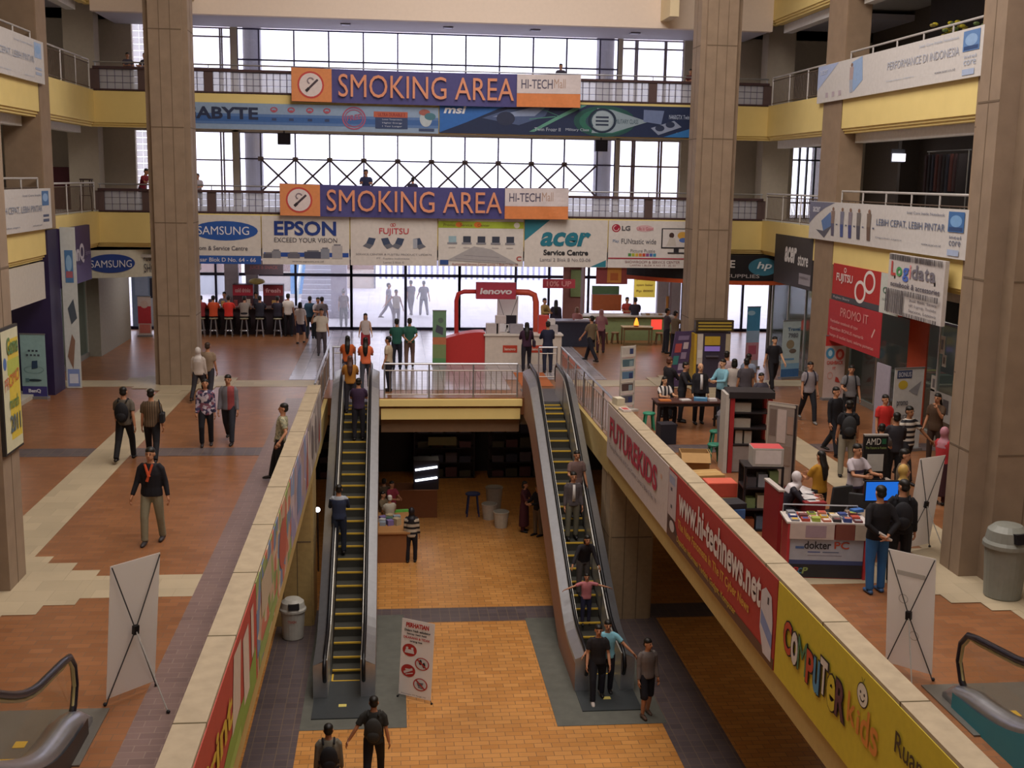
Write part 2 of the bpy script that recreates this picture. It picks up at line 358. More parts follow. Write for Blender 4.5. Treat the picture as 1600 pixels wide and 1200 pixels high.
# slabs, fascias and ceilings
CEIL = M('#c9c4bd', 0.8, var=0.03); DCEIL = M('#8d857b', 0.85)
def gallery(z, tag_):
    S('floor', 'gallery floor slab of the %s level' % tag_, 'floor', CEIL, (-24, -9, z - 0.5, XL - 0.1, YW + 5, z), (XR + 0.1, -9, z - 0.5, 28, YW + 5, z), (XL - 0.1, YB + 0.1, z - 0.5, XR + 0.1, (YE + 0.4) if tag_ == 'first' else YW + 0.3, z))
    m = MB()
    def fas(x0, y0, x1, y1, dx, dy):
        m.box(x0, y0, z - 1.0, x1, y1, z + 0.02, CREAM)
        for k in (0, 1):
            e = 0.05 + 0.05 * k
            m.box(x0 + dx * e, y0 + dy * e, z - 1.07 - 0.07 * k, x1 + dx * e, y1 + dy * e, z - 1.0 - 0.07 * k, CREAM)
    fas(XL - 0.25, -9, XL, YB, -1, 0); fas(XR, -9, XR + 0.25, YB, 1, 0); fas(XL - 0.25, YB, XR + 0.25, YB + 0.25, 0, 1)
    tag(m.build('trim_%d' % {'first': 1, 'second': 2, 'third': 3}[tag_]), 'cream yellow fascia band of the %s gallery' % tag_, 'trim', kind='structure')
    S('trim_%d' % {'first': 4, 'second': 5, 'third': 6}[tag_], 'white beam behind the fascia of the %s gallery' % tag_, 'beam', WHITE,
      (XL - 0.75, -9, z - 1.4, XL - 0.45, 33.8, z - 0.5), (XL - 0.75, 35, z - 1.35, XL - 0.45, YB, z - 0.5), (XR + 0.4, -9, z - 1.4, XR + 0.7, 33.1, z - 0.5), (XR + 0.4, 34.8, z - 1.4, XR + 0.7, YB, z - 0.5))
gallery(L1, 'first'); gallery(L2, 'second'); gallery(L3, 'third')
S('trim_7', 'peach coloured upper beam over the back gallery', 'beam', M('#f3e2d2', 0.7, var=0.02), (XL, YB - 0.02, L3 - 1.36, XR, YB + 0.3, 15.5))
S('trim_8', 'slanting roof beams above the back gallery', 'beam', M('#efdcb4', 0.7, var=0.02), (9.0, 38.6, 11.6, 9.3, 39.95, 15), (-6.6, 38.6, 11.8, -6.3, 39.95, 15))
S('ceiling', 'lavender white soffit above the top windows', 'ceiling', M('#cfcbd6', 0.8, var=0.02), (XL, YB + 0.2, 11.42, XR, YW, 11.6), (-24, YB, 11.9, XL - 0.6, YW + 4, 12.1), (XR + 0.6, YB, 11.9, 28, YW + 4, 12.1))
S('ceiling', 'roof over the hall', 'ceiling', WHITE, (-24, -10, 18, 28, 60, 18.3))
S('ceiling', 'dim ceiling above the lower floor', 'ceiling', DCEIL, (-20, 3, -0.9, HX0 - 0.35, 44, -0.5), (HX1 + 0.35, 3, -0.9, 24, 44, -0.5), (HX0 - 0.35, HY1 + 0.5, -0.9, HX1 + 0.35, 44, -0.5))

# walls
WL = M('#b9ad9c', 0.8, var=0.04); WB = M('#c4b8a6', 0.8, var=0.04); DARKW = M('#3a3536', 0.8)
S('wall_left', 'outer wall on the left behind the galleries', 'wall', M('#8d8578', 0.8), (-15.0, -10, LG, -14.6, YE + 0.6, 18))
S('wall_right', 'outer wall on the right behind the galleries', 'wall', M('#6d6258', 0.8), (17.9, -10, LG, 18.3, YE + 0.6, 18))
S('wall_front', 'wall behind the viewer', 'wall', WB, (-24, -10.4, LG, 28, -10, 18))
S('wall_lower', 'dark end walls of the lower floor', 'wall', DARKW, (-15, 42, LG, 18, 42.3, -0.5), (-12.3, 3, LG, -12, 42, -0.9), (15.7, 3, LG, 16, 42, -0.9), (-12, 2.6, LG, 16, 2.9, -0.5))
CX0, CX1 = -5.45, 8.3
S('wall_back', 'back wall around the upper windows', 'wall', WB,
  (-15, YW, L1, -9.08, YW + 0.3, 12), (-8.58, YW, L1, -7.05, YW + 0.3, 12), (-5.67, YW, L1, CX0, YW + 0.3, 12), (CX1, YW, L1, 8.45, YW + 0.3, 12), (10.75, YW, L1, 15.1, YW + 0.3, 12),
  (15.1, YW, L2 - 1.2, 16.3, YW + 0.3, 12), (16.3, YW, L1, 18, YW + 0.3, 12), (-15, YW, 11.55, 18, YW + 0.3, 18), (-9.1, YW, L2 - 1.1, 10.8, YW + 0.3, L2 + 0.02))
S('wall_side', 'cream return walls and posts at the ends of the back gallery', 'wall', WL,
  (-10.9, 41.6, L1, -9.9, 42.3, L2 - 0.5), (-10.9, 41.6, L2, -9.9, 42.3, 12), (13.3, 41.6, L1, 14.3, 42.3, L2 - 0.5), (13.3, 41.6, L2, 14.3, 42.3, 12))
# upper windows
FR = M('#3d3856', 0.5); FRW = M('#8b7f8a', 0.5)
def window(num, label, x0, x1, z0, z1, vs, hs, y=YW + 0.1, fm=FR, t=0.05, cross=None, parent=None):
    m = MB()
    for x in [x0, x1] + list(vs): m.box(x - t / 2, y, z0, x + t / 2, y + 0.12, z1, fm)
    for z in [z0, z1] + list(hs): m.box(x0, y + 0.01, z - t / 2, x1, y + 0.11, z + t / 2, fm)
    if cross:
        xs = sorted([x0, x1] + list(vs)); za, zb = cross
        for a, b in zip(xs[:-1], xs[1:]):
            if b - a < 0.9: continue
            for p, q in (((a, za), (b, zb)), ((a, zb), (b, za))):
                m.tube([(p[0], y - 0.03, p[1]), (q[0], y - 0.03, q[1])], 0.035, M('#5a4a4c', 0.5), 6)
            m.obox((a, y - 0.03, zb), X_, Z_, Y_, 0.2, 0.16, 0.04, M('#7a6a68', 0.5))
    o = tag(m.build('window_%d' % num), label, 'window', kind='structure')
    g = MB(); g.box(x0, y + 0.05, z0, x1, y + 0.058, z1, GLASS); c = g.build('glass', o)
    return o
mull = [-4.69 + 1.231 * k for k in range(11)]
window(1, 'long upper window band above the higher smoking banner', CX0, CX1, L2, 11.4, mull, (10.34, 9.88))
window(2, 'long window band with crossed braces on the first gallery', CX0, CX1, L1, L2 - 1.1, mull, (6.87,), cross=(5.7, 6.87))
window(3, 'narrow upper side window left of the long window band', -7.05, -5.67, L2, 11.4, (-6.05, -5.98), (11.1, 10.0), fm=FRW)
window(4, 'first gallery side window right beside the tall left column', -7.05, -5.67, L1, L2 - 1.1, (-6.1, -6.0), (6.8,), fm=FRW)
window(5, 'upper side window near the right column', 8.45, 10.75, L2, 11.4, (8.95, 9.02, 10.05, 10.1), (11.1, 9.9), fm=FRW)
window(6, 'first gallery side window near the right column', 8.45, 10.75, L1, L2 - 1.1, (8.95, 9.03, 9.95, 10.05), (6.85,), fm=M('#6d4a44', 0.5), t=0.06)
window(7, 'barred bright window at the end of the right gallery', 15.1, 16.3, L1, L2 - 1.2, (15.4, 15.7, 16.0), (5.6, 7.2), fm=BLACK, t=0.06)
m = MB()
for z in (L1, L2):
    for i in range(2):
        for k in range(12): m.box(-9.06 + i * 0.235, YW + 0.1, z + 0.3 + k * 0.225, -9.06 + i * 0.235 + 0.215, YW + 0.18, z + 0.3 + k * 0.225 + 0.205, BLOCKGLASS)
    m.box(-9.08, YW + 0.02, z, -8.58, YW + 0.3, z + 0.28, WB)
tag(m.build('window_8'), 'tall glass block strip windows left of the big column', 'window', kind='structure')
for x in (-5.0, 7.93):
    m = MB(); m.cyl((x, YW + 0.75, L1), (x, YW + 0.75, 12), 0.33, M('#c9c6da', 0.5), n=24)
    tag(m.build('column'), 'round pale column outside the glass, %s end of the long windows' % ('left' if x < 0 else 'right'), 'column', kind='structure')

# glass block parapets on the back gallery
FRD = M('#4b3436', 0.5)
def parapet(z, lvl):
    t = thing('glass_block_parapet', 'glass block parapet of the %s back gallery behind its smoking banner' % lvl, 'parapet', (1.65, YB + 0.1, z))
    ps = [-9.55, -8.05, -5.95, -2.2, 1.6, 5.4, 8.85, 12.85]
    f = MB(); f.box(XL, YB, z, XR, YB + 0.22, z + 0.07, FRD); f.box(XL, YB - 0.03, z + 0.7, XR, YB + 0.25, z + 0.78, FRD); f.build('frame', t, True)
    for x in ps: MB().box(x - 0.14, YB + 0.01, z + 0.07, x + 0.14, YB + 0.21, z + 0.7, M('#5d4a48', 0.6)).build('post', t, True)
    for a, b in zip(ps[:-1], ps[1:]):
        g = MB(); n = max(1, int((b - a - 0.28) / 0.213)); wd = (b - a - 0.28) / n
        for i in range(n):
            for k in range(3):
                x = a + 0.14 + i * wd; g.box(x + 0.012, YB + 0.05, z + 0.075 + k * 0.208, x + wd - 0.012, YB + 0.16, z + 0.075 + k * 0.208 + 0.186, BLOCKGLASS)
        m2 = M('#77738a', 0.6)
        for k in range(4): g.box(a + 0.14, YB + 0.06, z + 0.063 + k * 0.208, b - 0.14, YB + 0.15, z + 0.075 + k * 0.208, m2)
        for i in range(n + 1): g.box(a + 0.128 + i * wd, YB + 0.06, z + 0.07, a + 0.152 + i * wd, YB + 0.15, z + 0.7, m2)
        g.build('glass_block_panel', t, True)
    h = MB(); h.tube([(XL, YB + 0.1, z + 0.92), (XR, YB + 0.1, z + 0.92)], 0.025, STEEL, 8)
    for x in ps: h.cyl((x, YB + 0.1, z + 0.76), (x, YB + 0.1, z + 0.92), 0.015, STEEL, n=6)
    h.build('handrail', t, True)
parapet(L1, 'first'); parapet(L2, 'second')

# side gallery railings
def railing(label, x, y0, y1, z, h=1.0, pick=0.14, mat=None, topmat=None, cat='railing', axis='y', h2=0.85):
    mat = mat or M('#6d5c50', 0.5, 0.3); topmat = topmat or M('#cfcac6', 0.4, 0.3)
    P_ = (lambda a, zz: (x, a, zz)) if axis == 'y' else (lambda a, zz: (a, x, zz))
    t = thing('railing', label, cat, P_((y0 + y1) / 2, z))
    MB().tube([P_(y0, z + h), P_(y1, z + h)], 0.03, topmat, 8).build('handrail', t, True)
    b = MB(); b.tube([P_(y0, z + h2), P_(y1, z + h2)], 0.018, mat, 6); b.tube([P_(y0, z + 0.1), P_(y1, z + 0.1)], 0.018, mat, 6)
    n = max(1, int((y1 - y0) / pick))
    for i in range(1, n): b.tube([P_(y0 + (y1 - y0) * i / n, z + 0.1), P_(y0 + (y1 - y0) * i / n, z + h2)], 0.011, mat, 5)
    b.build('balusters', t, True)
    k = max(1, round((y1 - y0) / 1.5))
    for i in range(k + 1): MB().tube([P_(y0 + (y1 - y0) * i / k, z), P_(y0 + (y1 - y0) * i / k, z + h)], 0.025, topmat, 8).build('post', t, True)
    return t
railing('dark picketed railing of the left second gallery near the corner', XL - 0.1, 34.95, YB - 0.1, L2, 0.95)
railing('dark picketed railing of the left first gallery near the corner', XL - 0.1, 34.95, YB - 0.1, L1, 0.95)
railing('picketed railing of the right second gallery near the corner', XR + 0.1, 34.75, YB - 0.1, L2, 0.95)
railing('picketed railing of the right first gallery near the corner', XR + 0.1, 34.75, YB - 0.1, L1, 0.95)
railing('steel railing over the white board on the right second gallery', XR + 0.12, 25.4, 33.1, L2, 1.12, 0.5)
railing('steel railing over the white board on the right first gallery', XR + 0.12, 25.4, 33.1, L1, 1.12, 0.5)
railing('steel railing over the white board on the left second gallery', XL - 0.12, 22, 33.8, L2, 1.1, 0.5)
railing('steel railing over the white board on the left first gallery', XL - 0.12, 22, 33.8, L1, 1.1, 0.5)

# parapets round the opening
PC = M('#ab9a80', 0.7, var=0.12, scale=5)
def para(num, label, xi, xo, y0, y1):
    a, b = min(xi, xo), max(xi, xo)
    m = MB(); m.box(a, y0, -0.7, b, y1, 0.97, M('#b8a066', 0.75)); m.box(a - 0.04, y0, 0.97, b + 0.04, y1, 1.05, PC)
    y = y0 + 1.2
    while y < y1: m.box(a - 0.042, y, 0.965, b + 0.042, y + 0.025, 1.052, M('#5d5138', 0.9)); y += 2.2
    o = tag(m.build('trim_%d' % num), label, 'parapet', kind='structure')
para(9, 'stone topped parapet along the left of the opening', HX0 + 0.0, HX0 - 0.24, 3, 29.6)
para(10, 'stone topped parapet along the right of the opening', HX1, HX1 + 0.24, 3, 27.3)
S('trim_11', 'cream edge beam under the bridge railing', 'beam', CREAM, (-0.35, HY1 - 0.12, -0.22, 3.8, HY1 + 0.3, -0.03), (-0.3, HY1 - 0.05, -0.62, 3.75, HY1 + 0.3, -0.3))
S('trim_12', 'brown beam below the bridge', 'beam', M('#7a6048', 0.8), (-0.3, HY1 + 0.2, -1.05, 3.75, HY1 + 0.5, -0.5))
S('trim_13', 'cream slab edges at the heads of the parapets', 'beam', M('#b8a066', 0.8), (HX1, 27.3, -0.75, HX1 + 0.24, 36, -0.02), (HX0 - 0.24, 29.6, -0.75, HX0, 36, -0.02))
# railings at the opening
railing('steel railing along the bridge edge between the escalators', HY1 + 0.06, -0.2, 3.66, 0.0, 1.0, 0.15, M('#9a9088', 0.4, 0.5), STEEL, axis='x', h2=0.8)
railing('steel railing behind the white lettered parapet, beside the right escalator', HX1 + 0.12, 27.4, 36.4, 0.0, 1.05, 0.35, M('#a08d80', 0.4, 0.5), STEEL)
railing('steel railing beyond the left parapet, beside the left escalator', HX0 - 0.12, 29.7, 36.4, 0.0, 1.05, 0.3, M('#a08d80', 0.4, 0.5), STEEL)
railing('short steel gate rail at the head of the left escalator', 36.4, HX0 + 0.02, HX0 + 0.7, 0.0, 1.05, 0.2, M('#a09a94', 0.4, 0.5), STEEL, axis='x')
railing('short steel gate rail at the head of the right escalator', 36.4, HX1 - 0.6, HX1 - 0.02, 0.0, 1.05, 0.2, M('#a09a94', 0.4, 0.5), STEEL, axis='x')

# entrance glazing
FRB = M('#1c1a33', 0.5)
mx_ = [-10.33, -7.14, -3.92, -1.65, 0.59, 2.83, 5.19, 8.29, 10.3, 12.37]
def entrance(num, label, x0, x1, vs, t=0.09):
    m = MB()
    for x in [x0, x1] + vs: m.box(x - t / 2, YE, 0, x + t / 2, YE + 0.12, 3.4, FRB)
    for z in (0.06, 2.28, 3.35): m.box(x0, YE + 0.01, z - 0.06, x1, YE + 0.11, z + 0.06, FRB)
    o = tag(m.build('window_%d' % num if num < 20 else 'door_%d' % (num - 19)), label, 'window' if num < 20 else 'door', kind='structure')
    g = MB(); g.box(x0, YE + 0.05, 0.1, x1, YE + 0.058, 3.35, GLASS); g.build('glass', o)
entrance(9, 'entrance glazing behind the bar on the left', -14.6, -1.65, [-10.33, -7.14, -3.92])
entrance(20, 'glass entrance doors in the middle of the back', -1.65, 2.83, [0.59], 0.11)
entrance(10, 'entrance glazing behind the red booth and food stall', 2.83, 17.9, [5.19, 6.6, 8.29, 10.3, 12.37, 15])
S('wall_back', 'wall above the entrance glazing', 'wall', WB, (-15, YE, 3.4, 18, YE + 0.3, 5.0))
S('wall_entrance', 'grey posts at the entrance glazing', 'wall', M('#a9a3aa', 0.8), (-6.75, YE - 0.3, 0, -6.2, YE - 0.05, 3.4), (-5.9, YE - 0.3, 0, -5.4, YE - 0.05, 3.4), (11.2, YE - 0.3, 0, 12.2, YE - 0.05, 3.4))
S('ceiling', 'ceiling of the entrance hall under the first gallery', 'ceiling', CEIL, (-14.6, YB + 0.3, 3.5, 17.9, YE, 3.6))
# outside
S('floor', 'bright paved forecourt outside the entrance', 'ground', tiles('forecourt', '#d8d5d8', '#ccc9ce', '#b0adb8', 0.6, 0.6, 0.01, 0.6, 0.1, 0.0), (-60, YE + 0.4, -0.45, 70, 120, -0.02))

# shop fronts left and right
S('wall_shop_left', 'shop walls and counters level on the left ground floor', 'wall', M('#8a8478', 0.8), (-10.9, 41.2, 0, -10.0, 45.9, 3.6), (-14.6, 45.9, 0, -10.9, 46.1, 3.6), (-14.6, 22, 0, -10.6, 22.3, 4.4))
S('floor', 'raised pale platform inside the left shop', 'floor', M('#b9b4a6', 0.6), (-14.6, 26, 0, -10.0, 34.6, 0.12))
S('wall_shop_right', 'shop partition walls on the right ground floor', 'wall', M('#55504c', 0.8), (14.0, 35.2, 0, 17.9, 35.4, 4.4), (13.7, 24.0, 0, 17.9, 24.2, 4.4), (13.6, 40.8, 0, 17.9, 41.0, 4.4))
for n_, (lab, x, y0, y1, z1, vs) in enumerate([('glass front of the left shop beside the white strip banner', SXL, 37.0, 41.2, 2.95, (38.4, 39.8)),
                            ('glass front of the red lettered shop on the right', SXR, 29.2, 33.3, 2.9, (31.3,)), ('glass front of the shop under the barcode board', SXR, 25.3, 29.0, 3.0, (26.5, 27.6)), ('glass front of the dark store beside the right column', SXR, 35.6, 40.6, 3.2, (37.2, 38.9))]):
    m = MB()
    for y in [y0, y1] + list(vs): m.box(x - 0.04, y - 0.03, 0, x + 0.04, y + 0.03, z1, M('#b9b6b0', 0.4, 0.4))
    m.box(x - 0.04, y0, z1 - 0.06, x + 0.04, y1, z1, DSTEEL); m.box(x - 0.06, y0, 0, x + 0.06, y1, 0.16, M('#7d7a74', 0.6))
    o = tag(m.build('window_%d' % (11 + n_)), lab, 'shop window', kind='structure')
    g = MB(); g.box(x - 0.006, y0, 0.1, x + 0.006, y1, z1, SHOPGLASS); g.build('glass', o)
# ================================================================== boards, banners and signs
def back_board(name, label, cat, px0, px1, pyt, pyb, col, group=None, y=YB - 0.1, **kw):
    xm = (px0 + px1) / 2; a = PY(px0, pyt, y); b = PY(px1, pyb, y)
    zt = PY(xm, pyt, y).z; zb = PY(xm, pyb, y).z
    return Board(name, label, cat, (a.x, y, zb), X_, Z_, b.x - a.x, zt - zb, col, group=group, **kw)
# row of six boards under the first gallery
xs = [-7.28, -4.33, -1.39, 1.57, 4.52, 7.44, 10.47]; ZB, HB = 3.34, 1.62
GR = 'advertising boards in a row over the entrance hall'
def adv(i, label, col): return Board('advertising_board', label, 'sign', (xs[i] + 0.02, YB - 0.08, ZB), X_, Z_, xs[i + 1] - xs[i] - 0.04, HB, col, 0.06, GR, place=(xs[i] + 1.47, YB - 0.05, ZB))
NAVY = '#1f3c86'
b = adv(0, 'board with a blue ellipse and a blue strip, first of the row', '#d8d0c8')
b.ell(0.6, 0.68, 0.37, 0.2, '#2a57a5'); b.text('SAMSUNG', 0.29, 0.6, 0.87, 0.77, '#e8e6ee', 0.02); b.text('Showroom & Service Centre', 0.1, 0.28, 0.85, 0.37, '#5d5a66', 0.01)
b.rect(0, 0.0, 1, 0.17, '#2a57a5'); b.text('Lantai Dasar Blok D No. 64 - 66', 0.05, 0.045, 0.94, 0.13, '#d8d4dc', 0.01); b.done()
b = adv(1, 'board with large navy capitals and printers below', '#d9d2cc')
b.text('EPSON', 0.14, 0.6, 0.85, 0.9, NAVY, 0.03); b.text('EXCEED YOUR VISION', 0.14, 0.46, 0.86, 0.555, '#4a4a56')
b.rect(0.02, 0.16, 0.99, 0.25, '#2b4f9e'); 
for u, c, w_, h_ in ((0.08, '#5b5a66', 0.14, 0.09), (0.16, '#8a8a92', 0.1, 0.15), (0.36, '#6b6a76', 0.14, 0.1), (0.58, '#4b4e62', 0.2, 0.14), (0.72, '#8b8f9c', 0.1, 0.2), (0.86, '#b3aeb0', 0.12, 0.27)):
    b.rect(u - w_ / 2, 0.13, u + w_ / 2, 0.13 + h_, c); b.rect(u - w_ / 3, 0.13 + h_, u + w_ / 3, 0.16 + h_, '#77767f')
b.text('www.epson.co.id', 0.34, 0.04, 0.7, 0.085, '#55535c'); b.done()
b = adv(2, 'board with thin red capitals over four laptops', '#d8d0ca')
b.text('FUJITSU', 0.33, 0.62, 0.67, 0.78, '#c0404a', 0.01); b.ring(0.475, 0.84, 0.02, 0.035, 0.35, '#c0404a'); b.ring(0.5, 0.845, 0.02, 0.035, 0.35, '#c0404a')
for k, u in enumerate((0.23, 0.41, 0.56, 0.78)):
    s_ = (-1, 1, -1, 1)[k]; b.poly([(u - 0.06 * s_, 0.56), (u + 0.02 * s_, 0.58), (u + 0.05 * s_, 0.46), (u - 0.03 * s_, 0.42)], '#3d4a66'); b.poly([(u - 0.03 * s_, 0.42), (u + 0.05 * s_, 0.46), (u + 0.09 * s_, 0.4), (u + 0.01 * s_, 0.34)], '#6a6d78')
b.rect(0.72, 0.36, 0.77, 0.56, '#a9adb8'); b.text('SERVICE CENTER & FUJITSU PRODUCT UPDATE', 0.06, 0.2, 0.94, 0.25, '#7a757a'); b.text('PT. Fujitsu Indonesia', 0.3, 0.12, 0.68, 0.165, '#8a8488'); b.text('Lantai 2 Blok C', 0.38, 0.045, 0.62, 0.085, '#8a8488'); b.done()
b = adv(3, 'board with a green top band and a row of small computers', '#d8d2cc')
b.rect(0, 0.8, 1, 0.94, '#a4b838'); b.ell(0.24, 0.87, 0.04, 0.055, '#d9772e'); b.ell(0.46, 0.87, 0.045, 0.06, '#d9772e'); b.text('Promo    Service    Center', 0.06, 0.835, 0.6, 0.89, '#6d5a2a'); b.ell(0.92, 0.87, 0.035, 0.06, '#e0dcd0')
for k in range(5):
    u = 0.12 + k * 0.17; b.rect(u, 0.5, u + 0.09, 0.63, '#3b4152' if k else '#9ab8c4'); b.rect(u - 0.015, 0.46, u + 0.1, 0.5, '#8a8a92'); b.rect(u, 0.38, u + 0.08, 0.4, '#b6b0b0')
b.poly([(0.1, 0.12), (0.95, 0.05), (0.62, 0.36), (0.42, 0.42)], '#aaa6a8'); b.line(0.2, 0.16, 0.8, 0.1, 0.02, '#8d898e'); b.line(0.3, 0.23, 0.72, 0.19, 0.02, '#8d898e')
b.rect(0.02, 0.03, 0.12, 0.13, '#31508f'); b.text('hp', 0.045, 0.045, 0.095, 0.115, '#e6e6ea'); b.text('Authorized Service Center Lantai 1 Blok D No. 58', 0.16, 0.02, 0.94, 0.07, '#a0504a'); b.text('C', 0.92, 0.12, 0.98, 0.22, '#b34a44', 0.03); b.done()
b = adv(4, 'board with teal slanted lettering and teal corners', '#dad3cd')
b.poly([(0, 0.99), (0, 0.55), (0.3, 0.99)], '#2f7f92'); b.poly([(0.99, 0.01), (0.99, 0.16), (0.8, 0.01)], '#2f7f92')
b.text('acer', 0.19, 0.44, 0.8, 0.74, '#23788d', 0.035, 0.25); b.text('Service Centre', 0.23, 0.25, 0.77, 0.37, '#2f3036', 0.035); b.text('Lantai 2 Blok B No.03-06', 0.19, 0.12, 0.8, 0.19, '#7b7880'); b.done()
b = adv(5, 'board with a red round mark and a television picture, last of the row', '#dcd6d2')
b.ell(0.085, 0.84, 0.05, 0.085, '#a8203c'); b.ring(0.085, 0.84, 0.035, 0.06, 0.2, '#e6d8d8', a0=90, a1=360); b.text('LG', 0.15, 0.79, 0.25, 0.89, '#55545c', 0.03)
b.ell(0.42, 0.84, 0.1, 0.07, '#d8b0b4'); b.text('Life is Good', 0.33, 0.8, 0.52, 0.87, '#c25a68')
b.text('Play', 0.05, 0.52, 0.12, 0.6, '#4a6fa0'); b.text('FUNtastic wide', 0.15, 0.51, 0.56, 0.62, '#4f4f5a'); b.text('Picture Puzzle', 0.26, 0.33, 0.55, 0.4, '#7a7a80')
for k, c in enumerate(('#4f8f4a', '#a8b03a', '#d0a83a', '#d07a3a', '#c04a3a', '#8a4a8a', '#4a6ab0', '#3a8fb0')): b.rect(0.235 + k * 0.042, 0.245, 0.27 + k * 0.042, 0.31, c)
b.rect(0.62, 0.42, 0.97, 0.85, '#2c2a30'); b.rect(0.635, 0.45, 0.955, 0.83, '#d8d2d0'); b.ell(0.74, 0.7, 0.03, 0.06, '#4a3430'); b.poly([(0.68, 0.47), (0.72, 0.66), (0.78, 0.64), (0.8, 0.47)], '#c8c0b8'); b.ell(0.87, 0.7, 0.06, 0.08, '#d8a850'); b.ell(0.88, 0.6, 0.05, 0.05, '#5a7ac0')
b.rect(0.77, 0.34, 0.83, 0.42, '#2c2a30'); b.rect(0.7, 0.31, 0.9, 0.34, '#3a383e'); b.rect(0, 0.19, 1, 0.215, '#a83044'); b.text('SHOWROOM & SERVICE CENTER', 0.2, 0.1, 0.85, 0.155, '#8a5a5a'); b.text('LANTAI 1 BLOK A NO 19 - 20, 55', 0.26, 0.03, 0.8, 0.075, '#8a5a5a'); b.done()
# long boards on the second gallery fascia
b = back_board('long_advertising_board', 'long grey and blue board with red icons under the higher smoking banner', 'sign', 237, 685, 163, 204, '#8fa6c4', thick=0.06)
b.rect(0, 0.2, 1, 0.6, '#5a7db4'); b.rect(0, 0.3, 1, 0.5, '#3f68a8'); b.text('GIGABYTE', 0.03, 0.38, 0.365, 0.85, '#2b3552', 0.03)
for k, u in enumerate((0.42, 0.48, 0.545, 0.605)):
    b.ring(u, 0.78, 0.013, 0.1, 0.4, '#b0586a'); b.rect(u - 0.008, 0.36, u + 0.008, 0.46, '#39486e'); b.ell(u, 0.72, 0.008, 0.05, '#b0586a')
b.ring(0.7, 0.52, 0.042, 0.44, 0.12, '#a85a7a'); b.ring(0.7, 0.52, 0.033, 0.34, 0.1, '#a85a7a'); b.stext('FREE', 0.675, 0.4, 0.725, 0.6, '#a85a7a', 0.1, 0.02)
b.rect(0.775, 0.15, 0.89, 0.8, '#36466e'); b.rect(0.77, 0.58, 0.89, 0.8, '#b8604a'); b.text('ULTRA DURABLE 3', 0.785, 0.62, 0.88, 0.75, '#8a3038', 0.02)
for k in range(3): b.text(('Lower Temperature', 'Higher Energy', '1 Year Longer')[k], 0.8, 0.46 - k * 0.13, 0.87, 0.53 - k * 0.13, '#c8d0e0')
b.ell(0.955, 0.55, 0.022, 0.3, '#b8c4cc'); b.ell(0.95, 0.8, 0.02, 0.12, '#a06058'); b.ell(0.97, 0.65, 0.02, 0.14, '#4a7a8a'); b.rect(0.93, 0.08, 0.985, 0.18, '#3a4a70'); b.done()
b = back_board('long_advertising_board', 'long dark blue board with a green glow and lightning under the higher smoking banner', 'sign', 687, 1092, 163, 212, '#1d2c50', thick=0.06)
b.poly([(0, 0.99), (0, 0.02), (0.1, 0.35), (0.22, 0.8), (0.3, 0.99)], '#2f6ab8'); b.text('msi', 0.015, 0.62, 0.1, 0.86, '#e4e8f0', 0.03, 0.2)
b.poly([(0.16, 0.5), (0.26, 0.8), (0.42, 0.9), (0.4, 0.6), (0.3, 0.3)], '#4a5c86'); b.poly([(0.2, 0.55), (0.34, 0.85), (0.4, 0.88), (0.36, 0.6)], '#8fa0c4'); b.ell(0.25, 0.5, 0.035, 0.22, '#2a3350')
b.poly([(0.34, 0.1), (0.36, 0.1), (0.46, 0.55), (0.56, 0.98), (0.53, 0.98), (0.44, 0.58)], '#5f9a8a'); b.line(0.44, 0.6, 0.34, 0.5, 0.03, '#4f8a80'); b.line(0.46, 0.6, 0.38, 0.85, 0.02, '#4f8a80')
for r, c in ((1, '#20504e'), (0.82, '#2b6a5c'), (0.62, '#2d4a5c')): b.ell(0.63, 0.48, 0.12 * r, 0.5 * r, c)
b.poly([(0.6, 0.9), (0.66, 0.85), (0.8, 0.5), (0.66, 0.12), (0.58, 0.1)], '#8fa2b0'); b.ring(0.62, 0.5, 0.055, 0.4, 0.18, '#1c2c44'); b.ell(0.62, 0.5, 0.04, 0.3, '#9fb0bc')
for k in range(3): b.rect(0.595, 0.34 + k * 0.12, 0.645, 0.4 + k * 0.12, '#26344e')
b.text('MILITARY CLASS', 0.67, 0.42, 0.76, 0.56, '#2a4a5a', 0.02); b.text('Twin Frozr II', 0.36, 0.13, 0.46, 0.24, '#b8c4d8'); b.text('Military Class', 0.48, 0.13, 0.57, 0.24, '#b8c4d8')
b.poly([(0.78, 0.5), (0.85, 0.42), (0.86, 0.86), (0.78, 0.88)], '#6f80a8'); b.poly([(0.81, 0.3), (0.9, 0.55), (0.93, 0.35), (0.84, 0.08)], '#8c98b4'); b.ell(0.845, 0.3, 0.018, 0.1, '#2a3552'); b.ell(0.885, 0.42, 0.018, 0.1, '#2a3552')
b.text('N460GTX Twin Frozr', 0.88, 0.6, 0.99, 0.74, '#b8c8e4'); b.poly([(0.86, 0.02), (0.999, 0.4), (0.999, 0.02)], '#2f74b8'); b.text('Solution for gamers', 0.91, 0.08, 0.99, 0.17, '#c4d4ea'); b.done()
